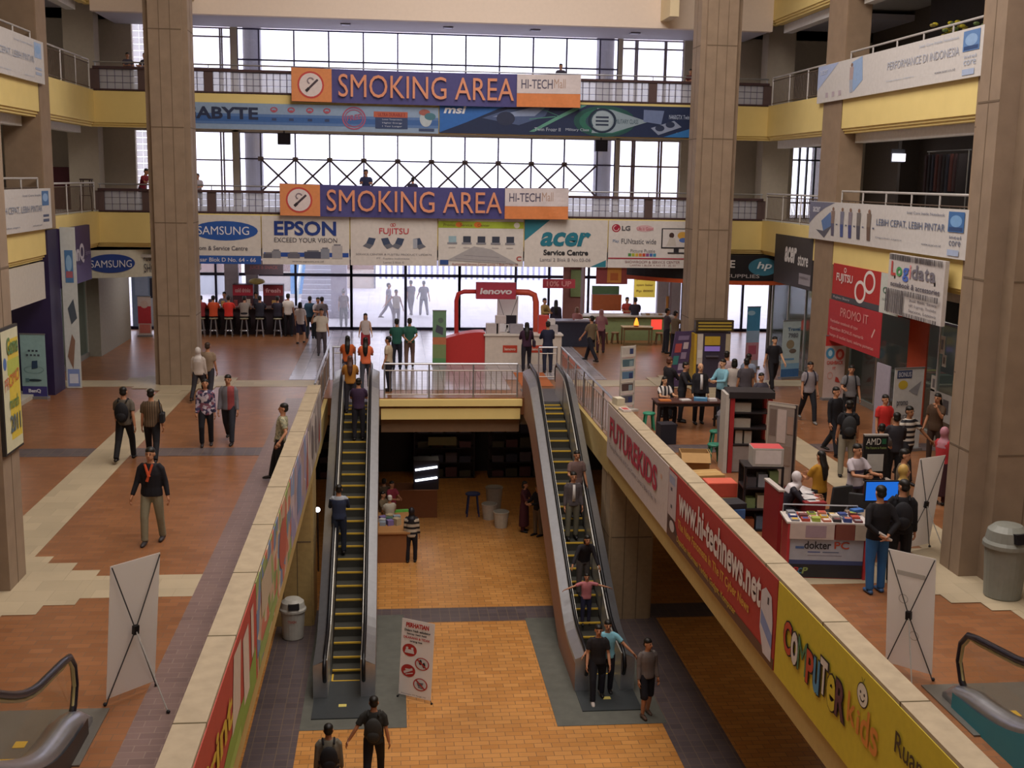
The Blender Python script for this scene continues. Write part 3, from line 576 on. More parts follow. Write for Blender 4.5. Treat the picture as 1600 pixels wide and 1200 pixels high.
# smoking banners of cloth
def smoking(px0, px1, pyt, pyb, label, amp, z):
    random.seed(int(z))
    def warp(u, v):
        sag = -0.05 * math.sin(math.pi * u) * (0.4 + 0.6 * v)
        fold = amp * (math.sin(u * 15 + v * 2.0) * 0.6 + 0.5 * math.sin(u * 31 + 1.7 + v)) * (1.15 - v) + max(0, u - 0.77) * 4 * math.sin(u * 60 + v * 5) * amp * 0.9
        return 0.06 + fold, sag
    b = back_board('cloth_banner', label, 'banner', px0, px1, pyt, pyb, '#4d4a86', 'smoking area banners', YB - 0.2, thick=0.012, warp=warp, panel='cloth', lift=0.03)
    b.gap = 0.007
    b.rect(0.001, 0.01, 0.137, 0.99, '#e0905a'); 
    b.ell(0.066, 0.5, 0.045, 0.4, '#c84a44'); b.ell(0.066, 0.5, 0.039, 0.345, '#e2d4d2')
    b.line(0.052, 0.33, 0.09, 0.66, 0.07, '#4a3c44'); b.line(0.05, 0.31, 0.06, 0.4, 0.09, '#2a2228'); b.ring(0.066, 0.62, 0.012, 0.1, 0.3, '#8a7c86', a0=20, a1=250)
    b.rect(0.775, 0.01, 0.999, 0.42, '#e08a52'); b.rect(0.775, 0.42, 0.999, 0.99, '#dcd2d4')
    b.text('SMOKING AREA', 0.16, 0.18, 0.765, 0.86, '#e49a78', 0.0); b.text('HI-TECH', 0.79, 0.56, 0.9, 0.84, '#5f5a70', 0.01); b.text('Mall', 0.905, 0.58, 0.945, 0.86, '#b89a8a', 0.01)
    return b.done()
smoking(455, 906, 111, 164, 'blue and orange smoking area banner on the upper back gallery', 0.025, 8)
smoking(437, 887, 290, 340, 'blue and orange smoking area banner on the lower back gallery', 0.035, 5)

# boards on the side galleries
def side_board(label, x, y0, y1, z0, z1, wall, faded, name='gallery_board'):
    U = Vector((0, -1, 0)) if wall == 'R' else Vector((0, 1, 0)); oy = y1 if wall == 'R' else y0
    b = Board(name, label, 'sign', (x, oy, z0), U, Z_, y1 - y0, z1 - z0, '#cfcac6', 0.08, 'long white boards on the gallery railings')
    inkd = '#a9b4c8' if faded else '#56607a'
    if wall == 'R':
        if faded:
            b.poly([(0, 0.99), (0, 0.35), (0.16, 0.99)], '#a8b6d8'); b.poly([(0.26, 0.9), (0.33, 0.99), (0.34, 0.4), (0.28, 0.15), (0.25, 0.5)], '#93aed4'); b.text('acer', 0.02, 0.75, 0.08, 0.88, '#d4d8e4')
            for k in range(3): b.rect(0.07 + k * 0.05, 0.12, 0.09 + k * 0.05, 0.25, '#b8a8b0')
        else:
            b.poly([(0, 0.99), (0, 0.4), (0.05, 0.62), (0.12, 0.84), (0.2, 0.99)], '#6f6f84'); b.text('acer', 0.03, 0.72, 0.09, 0.86, '#dadae2', 0.02)
            b.poly([(0.1, 0.5), (0.17, 0.75), (0.19, 0.42), (0.12, 0.24)], '#5f7cae'); b.poly([(0.06, 0.26), (0.12, 0.24), (0.19, 0.42), (0.13, 0.06)], '#5b5b66')
        for k, u in enumerate((0.19, 0.26, 0.32, 0.38, 0.45)):
            if faded and k != 1: continue
            c1, c2 = (('#b09a98', '#a3a8b8') if faded else (('#8a7468', '#5e5a70'), ('#7a7a8c', '#4c5a90'), ('#8a8088', '#4a4e84'), ('#77706c', '#4e4c58'), ('#7c6a5c', '#6a5448'))[k])
            b.ell(u, 0.83, 0.008, 0.05, '#8a6a58'); b.poly([(u - 0.014, 0.78), (u + 0.014, 0.78), (u + 0.012, 0.46), (u - 0.012, 0.46)], c1); b.poly([(u - 0.012, 0.46), (u + 0.012, 0.46), (u + 0.015, 0.14), (u - 0.006, 0.14)], c2)
            b.rect(u + 0.026, 0.43, u + 0.038, 0.46, inkd)
        b.text('LEBIH CEPAT, LEBIH PINTAR' if not faded else 'PERFORMANCE DI INDONESIA', 0.5, 0.5, 0.885, 0.68, '#aeb2c0' if faded else '#65708c', 0.004)
        b.text('Intel Core Inside Notebook', 0.68, 0.84, 0.88, 0.9, inkd); b.text('Dapatkan segera', 0.5, 0.22, 0.66, 0.26, inkd); b.text('www.acer.co.id', 0.77, 0.2, 0.87, 0.25, '#4c5468')
        b.rect(0.9, 0.54, 0.975, 0.95, '#5f84b8' if faded else '#3f6ea8'); b.ell(0.937, 0.76, 0.028, 0.12, '#8fb0d8' if faded else '#7aa8d8'); b.rect(0.905, 0.56, 0.97, 0.64, '#2f4a78'); b.text('intel', 0.91, 0.4, 0.965, 0.47, inkd); b.text('core', 0.91, 0.26, 0.965, 0.36, inkd); b.rect(0.905, 0.06, 0.96, 0.18, '#a9b8d4')
    else:
        b.text('LEBIH CEPAT, LEBIH PINTAR', 0.5, 0.42, 0.9, 0.6, '#a9b0c0' if faded else '#8a92a4', 0.004); b.text('Intel Core Inside', 0.72, 0.82, 0.89, 0.87, inkd); b.text('Dapatkan segera', 0.52, 0.1, 0.68, 0.15, inkd); b.text('www.acer.co.id', 0.8, 0.1, 0.89, 0.14, inkd)
        b.rect(0.905, 0.58, 0.975, 0.94, '#9fb6d8' if faded else '#4a72a4'); b.ell(0.94, 0.78, 0.026, 0.1, '#8fb0d8'); b.rect(0.91, 0.3, 0.97, 0.36, inkd); b.rect(0.91, 0.18, 0.97, 0.25, inkd)
    return b.done()
side_board('long white board with five standing figures on the right first gallery', XR - 0.12, 24.9, 35.0, L1 - 0.32, L1 + 0.8, 'R', False)
side_board('faded white board on the right second gallery', XR - 0.12, 24.9, 35.0, L2 - 0.2, L2 + 0.88, 'R', True)
side_board('white board on the left first gallery beside the narrow pillar', XL + 0.12, 25, 34.15, L1 - 0.27, L1 + 0.83, 'L', False)
side_board('faded white board on the left second gallery beside the narrow pillar', XL + 0.12, 25, 34.15, L2 - 0.26, L2 + 0.86, 'L', True)

# boards on the parapets round the opening
PR = 'printed boards along the right parapet'
def rp(label, y1, y0, col): return Board('parapet_board', label, 'sign', (HX1 - 0.05, y1, -0.3), (0, -1, 0), Z_, y1 - y0, 1.3, col, 0.04, PR, place=(HX1 - 0.05, (y0 + y1) / 2, -0.3))
b = rp('white parapet board with tall crimson capitals', 27.3, 21.0, '#c9bdbb')
b.text('FUTUREKIDS', 0.06, 0.42, 0.86, 0.82, '#b03048', 0.035); b.text('Training Matematika, & IQ Test Center, Lantai 3 Blok E No. 19', 0.06, 0.22, 0.86, 0.32, '#5f5560', 0.01); b.ell(0.91, 0.74, 0.012, 0.04, '#d0a890'); b.done()
b = rp('red parapet board with white web address and a computer mouse', 20.95, 14.66, '#a8342f')
b.rect(0, 0.0, 1, 0.12, '#5e3f30'); b.poly([(0, 0.34), (0.09, 0.3), (0.14, 0.12), (0, 0.12)], '#4a3430'); b.rect(0.005, 0.32, 0.1, 0.98, '#bdb0b2'); b.rect(0.01, 0.8, 0.08, 0.92, '#9aa0b8'); b.rect(0.03, 0.7, 0.05, 0.75, '#55525c'); b.rect(0.035, 0.45, 0.055, 0.5, '#55525c'); b.ell(0.06, 0.2, 0.03, 0.08, '#c4bcbc')
b.text('www.hi-technews.net', 0.135, 0.5, 0.9, 0.9, '#d8cdca', 0.03); b.text('The New Fenomena In The IT Cyber News', 0.135, 0.26, 0.82, 0.42, '#c89a3a', 0.02); b.text('Dapatkan Informasi Terkini, Gadget, Komputer', 0.13, 0.06, 0.72, 0.17, '#c0a03a', 0.015)
b.poly([(0.9, 0.72), (0.93, 0.8), (0.97, 0.76), (0.985, 0.5), (0.985, 0.06), (0.93, 0.06), (0.9, 0.3)], '#c9c4ca'); b.poly([(0.905, 0.52), (0.985, 0.36), (0.985, 0.2), (0.905, 0.36)], '#7f90c0'); b.rect(0.945, 0.64, 0.955, 0.72, '#2c2a34'); b.done()
b = rp('yellow parapet board with colourful cartoon lettering', 14.62, 8.0, '#c9b536')
u = 0.054
for ch, c, w_, dy in (('C', '#b8462e', 0.044, 0.02), ('o', '#cfc8c4', 0.038, -0.01), ('M', '#4a7a58', 0.046, 0.0), ('P', '#b8462e', 0.037, -0.03), ('u', '#4a88b0', 0.031, -0.03), ('T', '#d0c8c0', 0.036, 0.04), ('e', '#c9b536', 0.04, -0.02), ('R', '#5a3440', 0.044, 0.0)):
    b.text(ch, u - 0.005, 0.335 + dy, u + w_ + 0.005, 0.705 + dy, '#2b2528', 0.07); d_ = b.lift; b.lift += 0.006; b.text(ch, u, 0.35 + dy, u + w_, 0.69 + dy, c, 0.03); b.lift = d_; u += w_ + 0.001
u = 0.386
for ch, w_, v0, v1 in (('k', 0.036, 0.42, 0.7), ('i', 0.012, 0.4, 0.62), ('d', 0.034, 0.38, 0.7), ('s', 0.032, 0.38, 0.62)):
    b.text(ch, u, v0, u + w_, v1, '#d0823a', 0.015); u += w_ + 0.005
b.ell(0.44, 0.775, 0.0235, 0.11, '#2b2528'); b.ell(0.44, 0.775, 0.021, 0.1, '#d8d2c4'); b.ell(0.432, 0.79, 0.003, 0.014, '#2b2528'); b.ell(0.448, 0.79, 0.003, 0.014, '#2b2528'); b.ring(0.44, 0.77, 0.011, 0.055, 0.25, '#2b2528', a0=200, a1=340); b.line(0.44, 0.88, 0.446, 0.94, 0.012, '#5a6a30'); b.line(0.44, 0.88, 0.434, 0.93, 0.012, '#5a6a30')
b.text('Ruang Belajar Anak', 0.575, 0.56, 0.97, 0.8, '#3a3026', 0.01); b.done()
LP = 'printed boards along the left parapet'
def lp(label, y0, y1, col, mat=None): return Board('parapet_board', label, 'sign', (HX0 + 0.05, y0, -0.3), (0, 1, 0), Z_, y1 - y0, 1.3, col, 0.04, LP, mat=mat, place=(HX0 + 0.05, (y0 + y1) / 2, -0.3))
b = lp('red and green board with yellow Print lettering on the left parapet', 6.0, 14.9, '#b2453a')
b.poly([(0.4, 0.02), (0.98, 0.02), (0.98, 0.4), (0.85, 0.3), (0.7, 0.34), (0.55, 0.2)], '#7f9a44'); b.poly([(0.5, 0.02), (0.8, 0.02), (0.8, 0.14), (0.6, 0.12)], '#98b05a')
b.text('Digital Print', 0.1, 0.36, 0.72, 0.78, '#c8a83a', 0.03); b.poly([(0.72, 0.3), (0.8, 0.34), (0.82, 0.92), (0.75, 0.95)], '#c9b8a8'); b.rect(0.84, 0.2, 0.9, 0.85, '#cdbcae'); b.rect(0.93, 0.4, 0.96, 0.9, '#c8b4a4'); b.done()
PRN = blotched('printed_pictures', ('#8f9a5c', '#b86a52', '#c4b098', '#7a8a4e', '#b89a80', '#6f7f9c'), 3.2)
b = lp('green board with many small pictures on the left parapet', 14.95, 20.3, '#93a060', PRN); b.rect(0.02, 0.04, 0.5, 0.2, '#8aa05a'); b.ell(0.7, 0.5, 0.12, 0.3, '#b05a4a'); b.rect(0.1, 0.45, 0.35, 0.85, '#b8a890'); b.done()
b = lp('lilac grey board with blue patches on the left parapet', 20.35, 24.6, '#a394a4', blotched('lilac_print', ('#a394a4', '#8f86a4', '#b5a6ac', '#7f8fb0', '#a08a88'), 2.2)); b.poly([(0.3, 0.2), (0.5, 0.15), (0.55, 0.8), (0.35, 0.75)], '#7488b0'); b.poly([(0.86, 0.05), (0.99, 0.05), (0.99, 0.9), (0.93, 0.5)], '#b0584a'); b.done()
b = lp('pale grey board with dark figures on the left parapet', 24.65, 29.4, '#b3a8a4', blotched('grey_print', ('#b3a8a4', '#9d9490', '#c0b6b0', '#8c8280'), 1.6)); b.ell(0.3, 0.5, 0.08, 0.3, '#6c6466'); b.ell(0.55, 0.45, 0.07, 0.35, '#7c7274'); b.poly([(0.75, 0.1), (0.85, 0.1), (0.82, 0.6)], '#b0483c'); b.done()

# signs over the shops on the right
b = Board('shop_sign', 'red and white shop sign with a white looped mark on the right', 'sign', (XR - 0.02, 33.05, 3.0), (0, -1, 0), Z_, 4.6, 1.05, '#b5302c', 0.12)
b.rect(0, 0, 1, 0.16, '#4a4a50'); b.rect(0.74, 0.0, 1, 1, '#c8ccc4'); b.text('FUJITSU', 0.07, 0.48, 0.33, 0.76, '#e8d8d4', 0.02); b.ring(0.2, 0.86, 0.02, 0.07, 0.35, '#e8d8d4'); b.ring(0.58, 0.68, 0.085, 0.3, 0.28, '#e6dcd8'); b.ring(0.45, 0.38, 0.085, 0.3, 0.28, '#e6dcd8'); b.text('Fujitsu Store', 0.04, 0.04, 0.3, 0.12, '#c8c4c4'); b.text('C', 0.78, 0.5, 0.83, 0.66, '#5a7a6a', 0.02); b.text('enter', 0.84, 0.5, 0.97, 0.64, '#5a7a6a'); b.text('notebook', 0.78, 0.32, 0.97, 0.4, '#8a948c'); b.done()
b = Board('hanging_banner', 'red promotion banner hanging under the red shop sign', 'banner', (XR - 0.08, 33.05, 1.8), (0, -1, 0), Z_, 3.75, 1.2, '#b02f34', 0.015, panel='cloth')
b.text('PROMO IT', 0.25, 0.66, 0.78, 0.87, '#dc9a94', 0.03)
for k, (t_, u1) in enumerate((('Pembelian notebook all type', 0.6), ('dapatkan BONUS menarik', 0.72), ('hanya di outlet kami, selama pameran', 0.9))): b.text(t_, 0.06, 0.44 - 0.17 * k, u1, 0.54 - 0.17 * k, '#d8a09a', 0.01)
b.line(0.85, 0.4, 0.9, 0.6, 0.06, '#d8b0a8'); b.done()
b = Board('shop_board', 'white board with coloured lettering between barcode stripes on the right', 'sign', (XR - 0.3, 28.6, 3.12), (0, -1, 0), Z_, 3.05, 1.5, '#cbc4c0', 0.1)
for y_ in (28.2, 26.0): MB().box(XR - 0.3, y_ - 0.04, 4.0, XR + 0.1, y_ + 0.04, 4.08, DSTEEL).build('bracket', b.root, True)
random.seed(3); u = 0.01
while u < 0.98:
    wd = random.choice((0.006, 0.01, 0.016)); b.rect(u, 0.9, u + wd, 0.995, '#3a3438'); u += wd + random.choice((0.008, 0.012))
u = 0.0
while u < 0.34:
    wd = random.choice((0.008, 0.014, 0.02)); b.rect(u, 0.02, u + wd, 0.42, '#3a3438'); u += wd + random.choice((0.009, 0.014))
u = 0.36
while u < 0.98:
    wd = random.choice((0.006, 0.01, 0.016)); b.rect(u, 0.34, u + wd, 0.43, '#3a3438'); b.rect(u, 0.01, u + wd, 0.07, '#3a3438'); u += wd + random.choice((0.009, 0.014))
u = 0.06
for ch, c, w_, v0, v1 in (('L', '#c04a44', 0.09, 0.64, 0.88), ('o', '#4a9a5a', 0.11, 0.64, 0.8), ('g', '#4a6ac0', 0.11, 0.57, 0.8), ('i', '#d88a8a', 0.03, 0.64, 0.86), ('d', '#77737c', 0.11, 0.64, 0.87), ('a', '#77737c', 0.1, 0.64, 0.8), ('t', '#77737c', 0.07, 0.64, 0.85), ('a', '#77737c', 0.1, 0.64, 0.8)):
    b.text(ch, u, v0, u + w_, v1, c, 0.03); u += w_ + 0.012
b.text('notebook & accessories', 0.07, 0.46, 0.95, 0.55, '#5a5560', 0.015)
for k in range(3): b.text(('SAMSUNG, Acer', 'HP, ASUS, Toshiba', 'Intel, Lenovo'), 0.44, 0.26 - 0.085 * k, 0.9, 0.31 - 0.085 * k, '#66606a') if False else b.text(('Jual Beli, Sewa', 'HP, Laptop, Toshiba', 'Service, Lenovo')[k], 0.44, 0.26 - 0.085 * k, 0.92, 0.315 - 0.085 * k, '#66606a')
b.done()
b = Board('shop_sign', 'dark grey sign panel with white acer store lettering', 'sign', (XR - 0.02, 38.4, 3.05), (0, -1, 0), Z_, 3.55, 1.6, '#3f3a3c', 0.15)
b.text('acer', 0.3, 0.46, 0.62, 0.78, '#e2dedc', 0.04, 0.2); b.text('store', 0.66, 0.44, 0.92, 0.66, '#dcd8d6', 0.02); b.rect(0.7, 0.08, 0.99, 0.3, '#9a949a'); b.text('notebook', 0.73, 0.2, 0.95, 0.26, '#6a646c'); b.done()
# curved black awning of the printer store
def curved_sign(name, label, cat, cx, cy, r, a0, a1, z0, z1, col, strip=None):
    t = thing(name, label, cat, (cx + r * math.cos(math.radians((a0 + a1) / 2)), cy + r * math.sin(math.radians((a0 + a1) / 2)), z0))
    n = 24; pts = [(cx + r * math.cos(math.radians(a0 + (a1 - a0) * i / n)), cy + r * math.sin(math.radians(a0 + (a1 - a0) * i / n))) for i in range(n + 1)]
    inn = [(cx + (r - 0.12) * math.cos(math.radians(a0 + (a1 - a0) * i / n)), cy + (r - 0.12) * math.sin(math.radians(a0 + (a1 - a0) * i / n))) for i in range(n + 1)]
    m = MB()
    for i in range(n): m.prism([pts[i], pts[i + 1], inn[i + 1], inn[i]], z0, z1, M(col, 0.5))
    m.build('fascia_panel', t, True)
    if strip:
        m = MB(); q = [(cx + (r + 0.03) * math.cos(math.radians(a0 + (a1 - a0) * i / n)), cy + (r + 0.03) * math.sin(math.radians(a0 + (a1 - a0) * i / n))) for i in range(n + 1)]
        for i in range(n): m.prism([q[i], q[i + 1], inn[i + 1], inn[i]], z0 - 0.14, z0, M(strip, 0.5))
        m.build('strip', t, True)
    L = MB()
    def put(s, f0, f1, v0, v1, c, bold=0.02, shear=0):
        vs, fs = text2d(s, bold, shear); out = []
        for x, y in vs:
            a = math.radians(a0 + (a1 - a0) * (f0 + (f1 - f0) * x)); out.append((cx + (r + 0.05) * math.cos(a), cy + (r + 0.05) * math.sin(a), z0 + (z1 - z0) * (v0 + (v1 - v0) * y)))
        L.add(out, fs, M(c, 0.5))
    def dot(f, v, rf, rv, c, k=0):
        vs = []
        for i in range(25):
            q = -math.cos(i * math.pi / 24); a = math.radians(a0 + (a1 - a0) * (f + rf * q)); hh = rv * math.sqrt(max(0, 1 - q * q))
            for e in (-hh, hh): vs.append((cx + (r + 0.02 + k) * math.cos(a), cy + (r + 0.02 + k) * math.sin(a), z0 + (z1 - z0) * (v + e)))
        L.add(vs, [(2 * i, 2 * i + 2, 2 * i + 3, 2 * i + 1) for i in range(24)], M(c, 0.5))
    return t, put, dot, L
t, put, dot, L = curved_sign('shop_awning_sign', 'curved black awning sign with an orange strip beside the right column', 'sign', 12.6, 44.2, 4.7, -150, -62, 2.95, 3.85, '#1d1a1e', '#c8562a')
put('INK STORE', 0.3, 0.58, 0.5, 0.8, '#dcd6d4', 0.03); dot(0.72, 0.55, 0.075, 0.34, '#3f7a90'); put('hp', 0.685, 0.76, 0.4, 0.75, '#dde6ea', 0.02, 0.2); put('PRINTER & SUPPLIES', 0.34, 0.7, 0.12, 0.26, '#b8b0b0', 0.01)
L.build('lettering', t, True)
t, put, dot, L = curved_sign('shop_awning_sign', 'curved white awning sign with a blue ellipse on the left', 'sign', -10.6, 43.25, 3.7, -82, 10, 2.85, 3.76, '#cfcbb8')
dot(0.15, 0.52, 0.13, 0.34, '#22408c'); put('SAMSUNG', 0.04, 0.26, 0.38, 0.64, '#dfe0e8', 0.02); put('PUSAT SERVICE', 0.33, 0.5, 0.58, 0.82, '#3c3c46', 0.01); put('SHOWROOM LANTAI DASAR', 0.33, 0.8, 0.16, 0.48, '#3c3c46', 0.02)
L.build('lettering', t, True)
# purple shop bulkhead on the left
t = thing('shop_bulkhead', 'dark purple shop bulkhead with white lettering on the left', 'sign', (-10.9, 37.8, 0))
PU = M('#4a3a66', 0.5, var=0.05)
MB().box(-10.62, 33.86, 0.0, -9.55, 34.93, 4.68, M('#2d2145', 0.5)).build('pillar_cladding', t, True); MB().box(-10.6, 34.97, 2.95, -9.5, 38.3, 4.66, PU).build('box', t, True)
b = Board('', '', '', (-9.48, 35.0, 2.95), (0, 1, 0), Z_, 3.25, 1.7, '#4a3a66', 0.02, parent=t)
b.poly([(0, 0), (1, 0), (1, 0.5), (0.6, 0.3), (0.3, 0.4), (0, 0.15)], '#594a7c'); b.text('BenQ', 0.26, 0.34, 0.74, 0.7, '#dcd8e4', 0.04); b.text('Enjoyment', 0.79, 0.44, 0.98, 0.56, '#9a90b4', 0.01); b.done()
b = Board('strip_banner', 'tall white strip banner on the corner of the purple bulkhead', 'banner', (-9.5, 34.92, 0.02), X_, Z_, 0.42, 4.7, '#c8ccc8', 0.03)
b.rect(0.25, 0.66, 0.8, 0.86, '#4f7aa8'); b.ell(0.52, 0.78, 0.2, 0.05, '#8fb4d4'); b.rect(0.3, 0.69, 0.75, 0.73, '#a8606a'); b.poly([(0.3, 0.5), (0.7, 0.56), (0.9, 0.44), (0.5, 0.4)], '#4b5560'); b.poly([(0.15, 0.2), (0.5, 0.34), (0.7, 0.3), (0.5, 0.12)], '#8a6a58'); b.rect(0.1, 0.01, 0.9, 0.12, '#7f92c4'); b.rect(0.2, 0.03, 0.8, 0.09, '#cfd4e0'); b.done()
b = Board('white_panel', 'plain white panel under the left fascia', 'panel', (XL + 0.0, 26, 2.8), (0, 1, 0), Z_, 7.6, 1.02, '#cdc6ba', 0.1); b.done()
# framed poster on the near left column
b = Board('framed_poster', 'colourful framed poster on the stone column at the picture edge', 'poster', (-5.7, 17.55, 2.1), (0, 1, 0), Z_, 0.85, 1.9, '#2a2622', 0.05)
b.rect(0.04, 0.02, 0.96, 0.98, '#c8c4a4'); b.rect(0.35, 0.1, 0.94, 0.9, '#cdb43c'); b.text('Game', 0.3, 0.78, 0.9, 0.92, '#5a7a44', 0.03); b.stext('PROMO', 0.1, 0.5, 0.9, 0.6, '#c0603a', 0.06, 0.04); b.text('murah', 0.3, 0.35, 0.8, 0.45, '#5a7a44', 0.02); b.text('2011', 0.3, 0.16, 0.85, 0.3, '#5a6a70', 0.03); b.ell(0.18, 0.72, 0.09, 0.05, '#4a6aa0'); b.rect(0.3, 0.62, 0.95, 0.74, '#a8b04a'); b.done()
# ================================================================== escalators
def soft(t, k=0.18): return 0.5 * (t + math.sqrt(t * t + k))
YELLOW = M('#c9a43a', 0.5); STEP = M('#3d3c36', 0.6, 0.2); CLAD = M('#a58272', 0.6, var=0.03)
def long_escalator(label, xc, clad):
    sw = 0.62; y0 = 24.45; y1 = y0 + 4.4 / math.tan(math.radians(30)); T30 = math.tan(math.radians(30))
    zs = lambda y: LG + T30 * (soft(y - y0) - soft(y - y1))
    t = thing('escalator', label, 'escalator', (xc, y0, LG))
    ys = [22.95 + 0.27 * i for i in range(41)]
    for sgn in (-1, 1):
        xi = xc + sgn * (sw / 2 + 0.03); xb = xi + sgn * 0.06; xo = xi + sgn * 0.30
        m = MB(); vs = []; fs = []
        for y in ys: vs += [(xi, y, zs(y) + 0.0), (xi, y, zs(y) + 0.84), (xi + sgn * 0.1, y, zs(y) + 0.84)]
        for i in range(len(ys) - 1): a = 3 * i; fs += [(a, a + 3, a + 4, a + 1), (a + 1, a + 4, a + 5, a + 2)]
        m.add(vs, fs, M('#c9c6be', 0.35, 0.55))
        for i in range(4, len(ys) - 4, 5): m.obox((xi - sgn * 0.004, ys[i], zs(ys[i]) + 0.42), Y_, Z_, X_, 0.04, 0.8, 0.01, DSTEEL)
        m.build('balustrade_panel', t, True)
        m = MB(); vs = []; fs = []
        for y in ys: vs += [(xi + sgn * 0.08, y, zs(y) + 0.82), (xo, y, zs(y) + 0.72), (xo, y, zs(y) + 0.62)]
        for i in range(len(ys) - 1): a = 3 * i; fs += [(a, a + 3, a + 4, a + 1), (a + 1, a + 4, a + 5, a + 2)]
        m.add(vs, fs, STEEL); y = ys[0]; m.add([(xi, y, LG), (xo, y, LG), (xo, y, zs(y) + 0.72), (xi, y, zs(y) + 0.84)], [(0, 1, 2, 3)], STEEL)
        y = ys[-1]; m.add([(xi, y, 0), (xo, y, 0), (xo, y, zs(y) + 0.72), (xi, y, zs(y) + 0.84)], [(0, 1, 2, 3)], STEEL); m.build('outer_deck', t, True)
        m = MB(); vs = []; fs = []
        for y in ys: vs += [(xo - sgn * 0.005, y, zs(y) + 0.64), (xo - sgn * 0.005, y, max(zs(y) - 0.55, LG))]
        for i in range(len(ys) - 1): a = 2 * i; fs.append((a, a + 2, a + 3, a + 1))
        m.add(vs, fs, clad); m.build('side_cladding', t, True)
        pts = [(xb, 23.12, LG + 0.3), (xb, 22.9, LG + 0.42), (xb, 22.82, LG + 0.62), (xb, 22.92, LG + 0.82), (xb, 23.2, LG + 0.9)] + [(xb, y, zs(y) + 0.9) for y in ys if 23.4 < y < 33.6] + [(xb, 33.9, 0.9), (xb, 34.1, 0.78), (xb, 34.15, 0.58), (xb, 34.0, 0.36)]
        MB().tube(pts, 0.042, RUBBER, 8).build('handrail', t, True, True)
        m = MB(); m.tube([(xb, 22.98, LG), (xb, 22.98, LG + 0.8)], 0.03, STEEL, 8); m.build('newel', t, True)
    m = MB(); xo = sw / 2 + 0.32; vs = []; fs = []
    for y in ys: vs += [(xc - xo, y, max(zs(y) - 0.55, LG - 0.01)), (xc + xo, y, max(zs(y) - 0.55, LG - 0.01))]
    for i in range(len(ys) - 1): a = 2 * i; fs.append((a, a + 1, a + 3, a + 2))
    m.add(vs, fs, M('#6a5a50', 0.7)); m.build('truss_underside', t, True)
    y = 23.75
    while y < 32.6:
        zt = zs(y + 0.36) if y > y0 - 0.5 else LG + 0.03
        m = MB(); m.box(xc - sw / 2, y, zt - 0.26, xc + sw / 2, y + 0.36, zt, STEP)
        m.box(xc - sw / 2 + 0.01, y - 0.006, zt - 0.03, xc + sw / 2 - 0.01, y + 0.035, zt + 0.005, YELLOW)
        if abs(y - 23.75) < 0.01: m.box(xc - sw / 2, y, zt, xc - sw / 2 + 0.04, y + 0.36, zt + 0.006, YELLOW)
        m.build('step', t, True); y += 0.36
    MB().box(xc - 0.62, 22.0, LG, xc + 0.62, 23.74, LG + 0.03, M('#4d5254', 0.4, 0.5)).build('landing_plate', t, True)
    MB().box(xc - 0.6, 32.65, -0.03, xc + 0.6, 34.7, 0.02, M('#77757a', 0.35, 0.5)).build('landing_plate', t, True)
    MB().box(xc - 0.1, 22.5, LG + 0.03, xc + 0.06, 22.62, LG + 0.036, M('#cfc06a', 0.6)).build('warning_label', t, True)
    return t, zs
E1, ZS = long_escalator('left long escalator between the coloured parapet and the bridge, carrying people up', -0.98, M('#8a8288', 0.5, 0.3))
E2, _ = long_escalator('right long escalator with brownish pink cladding, carrying people down', 4.5, CLAD)

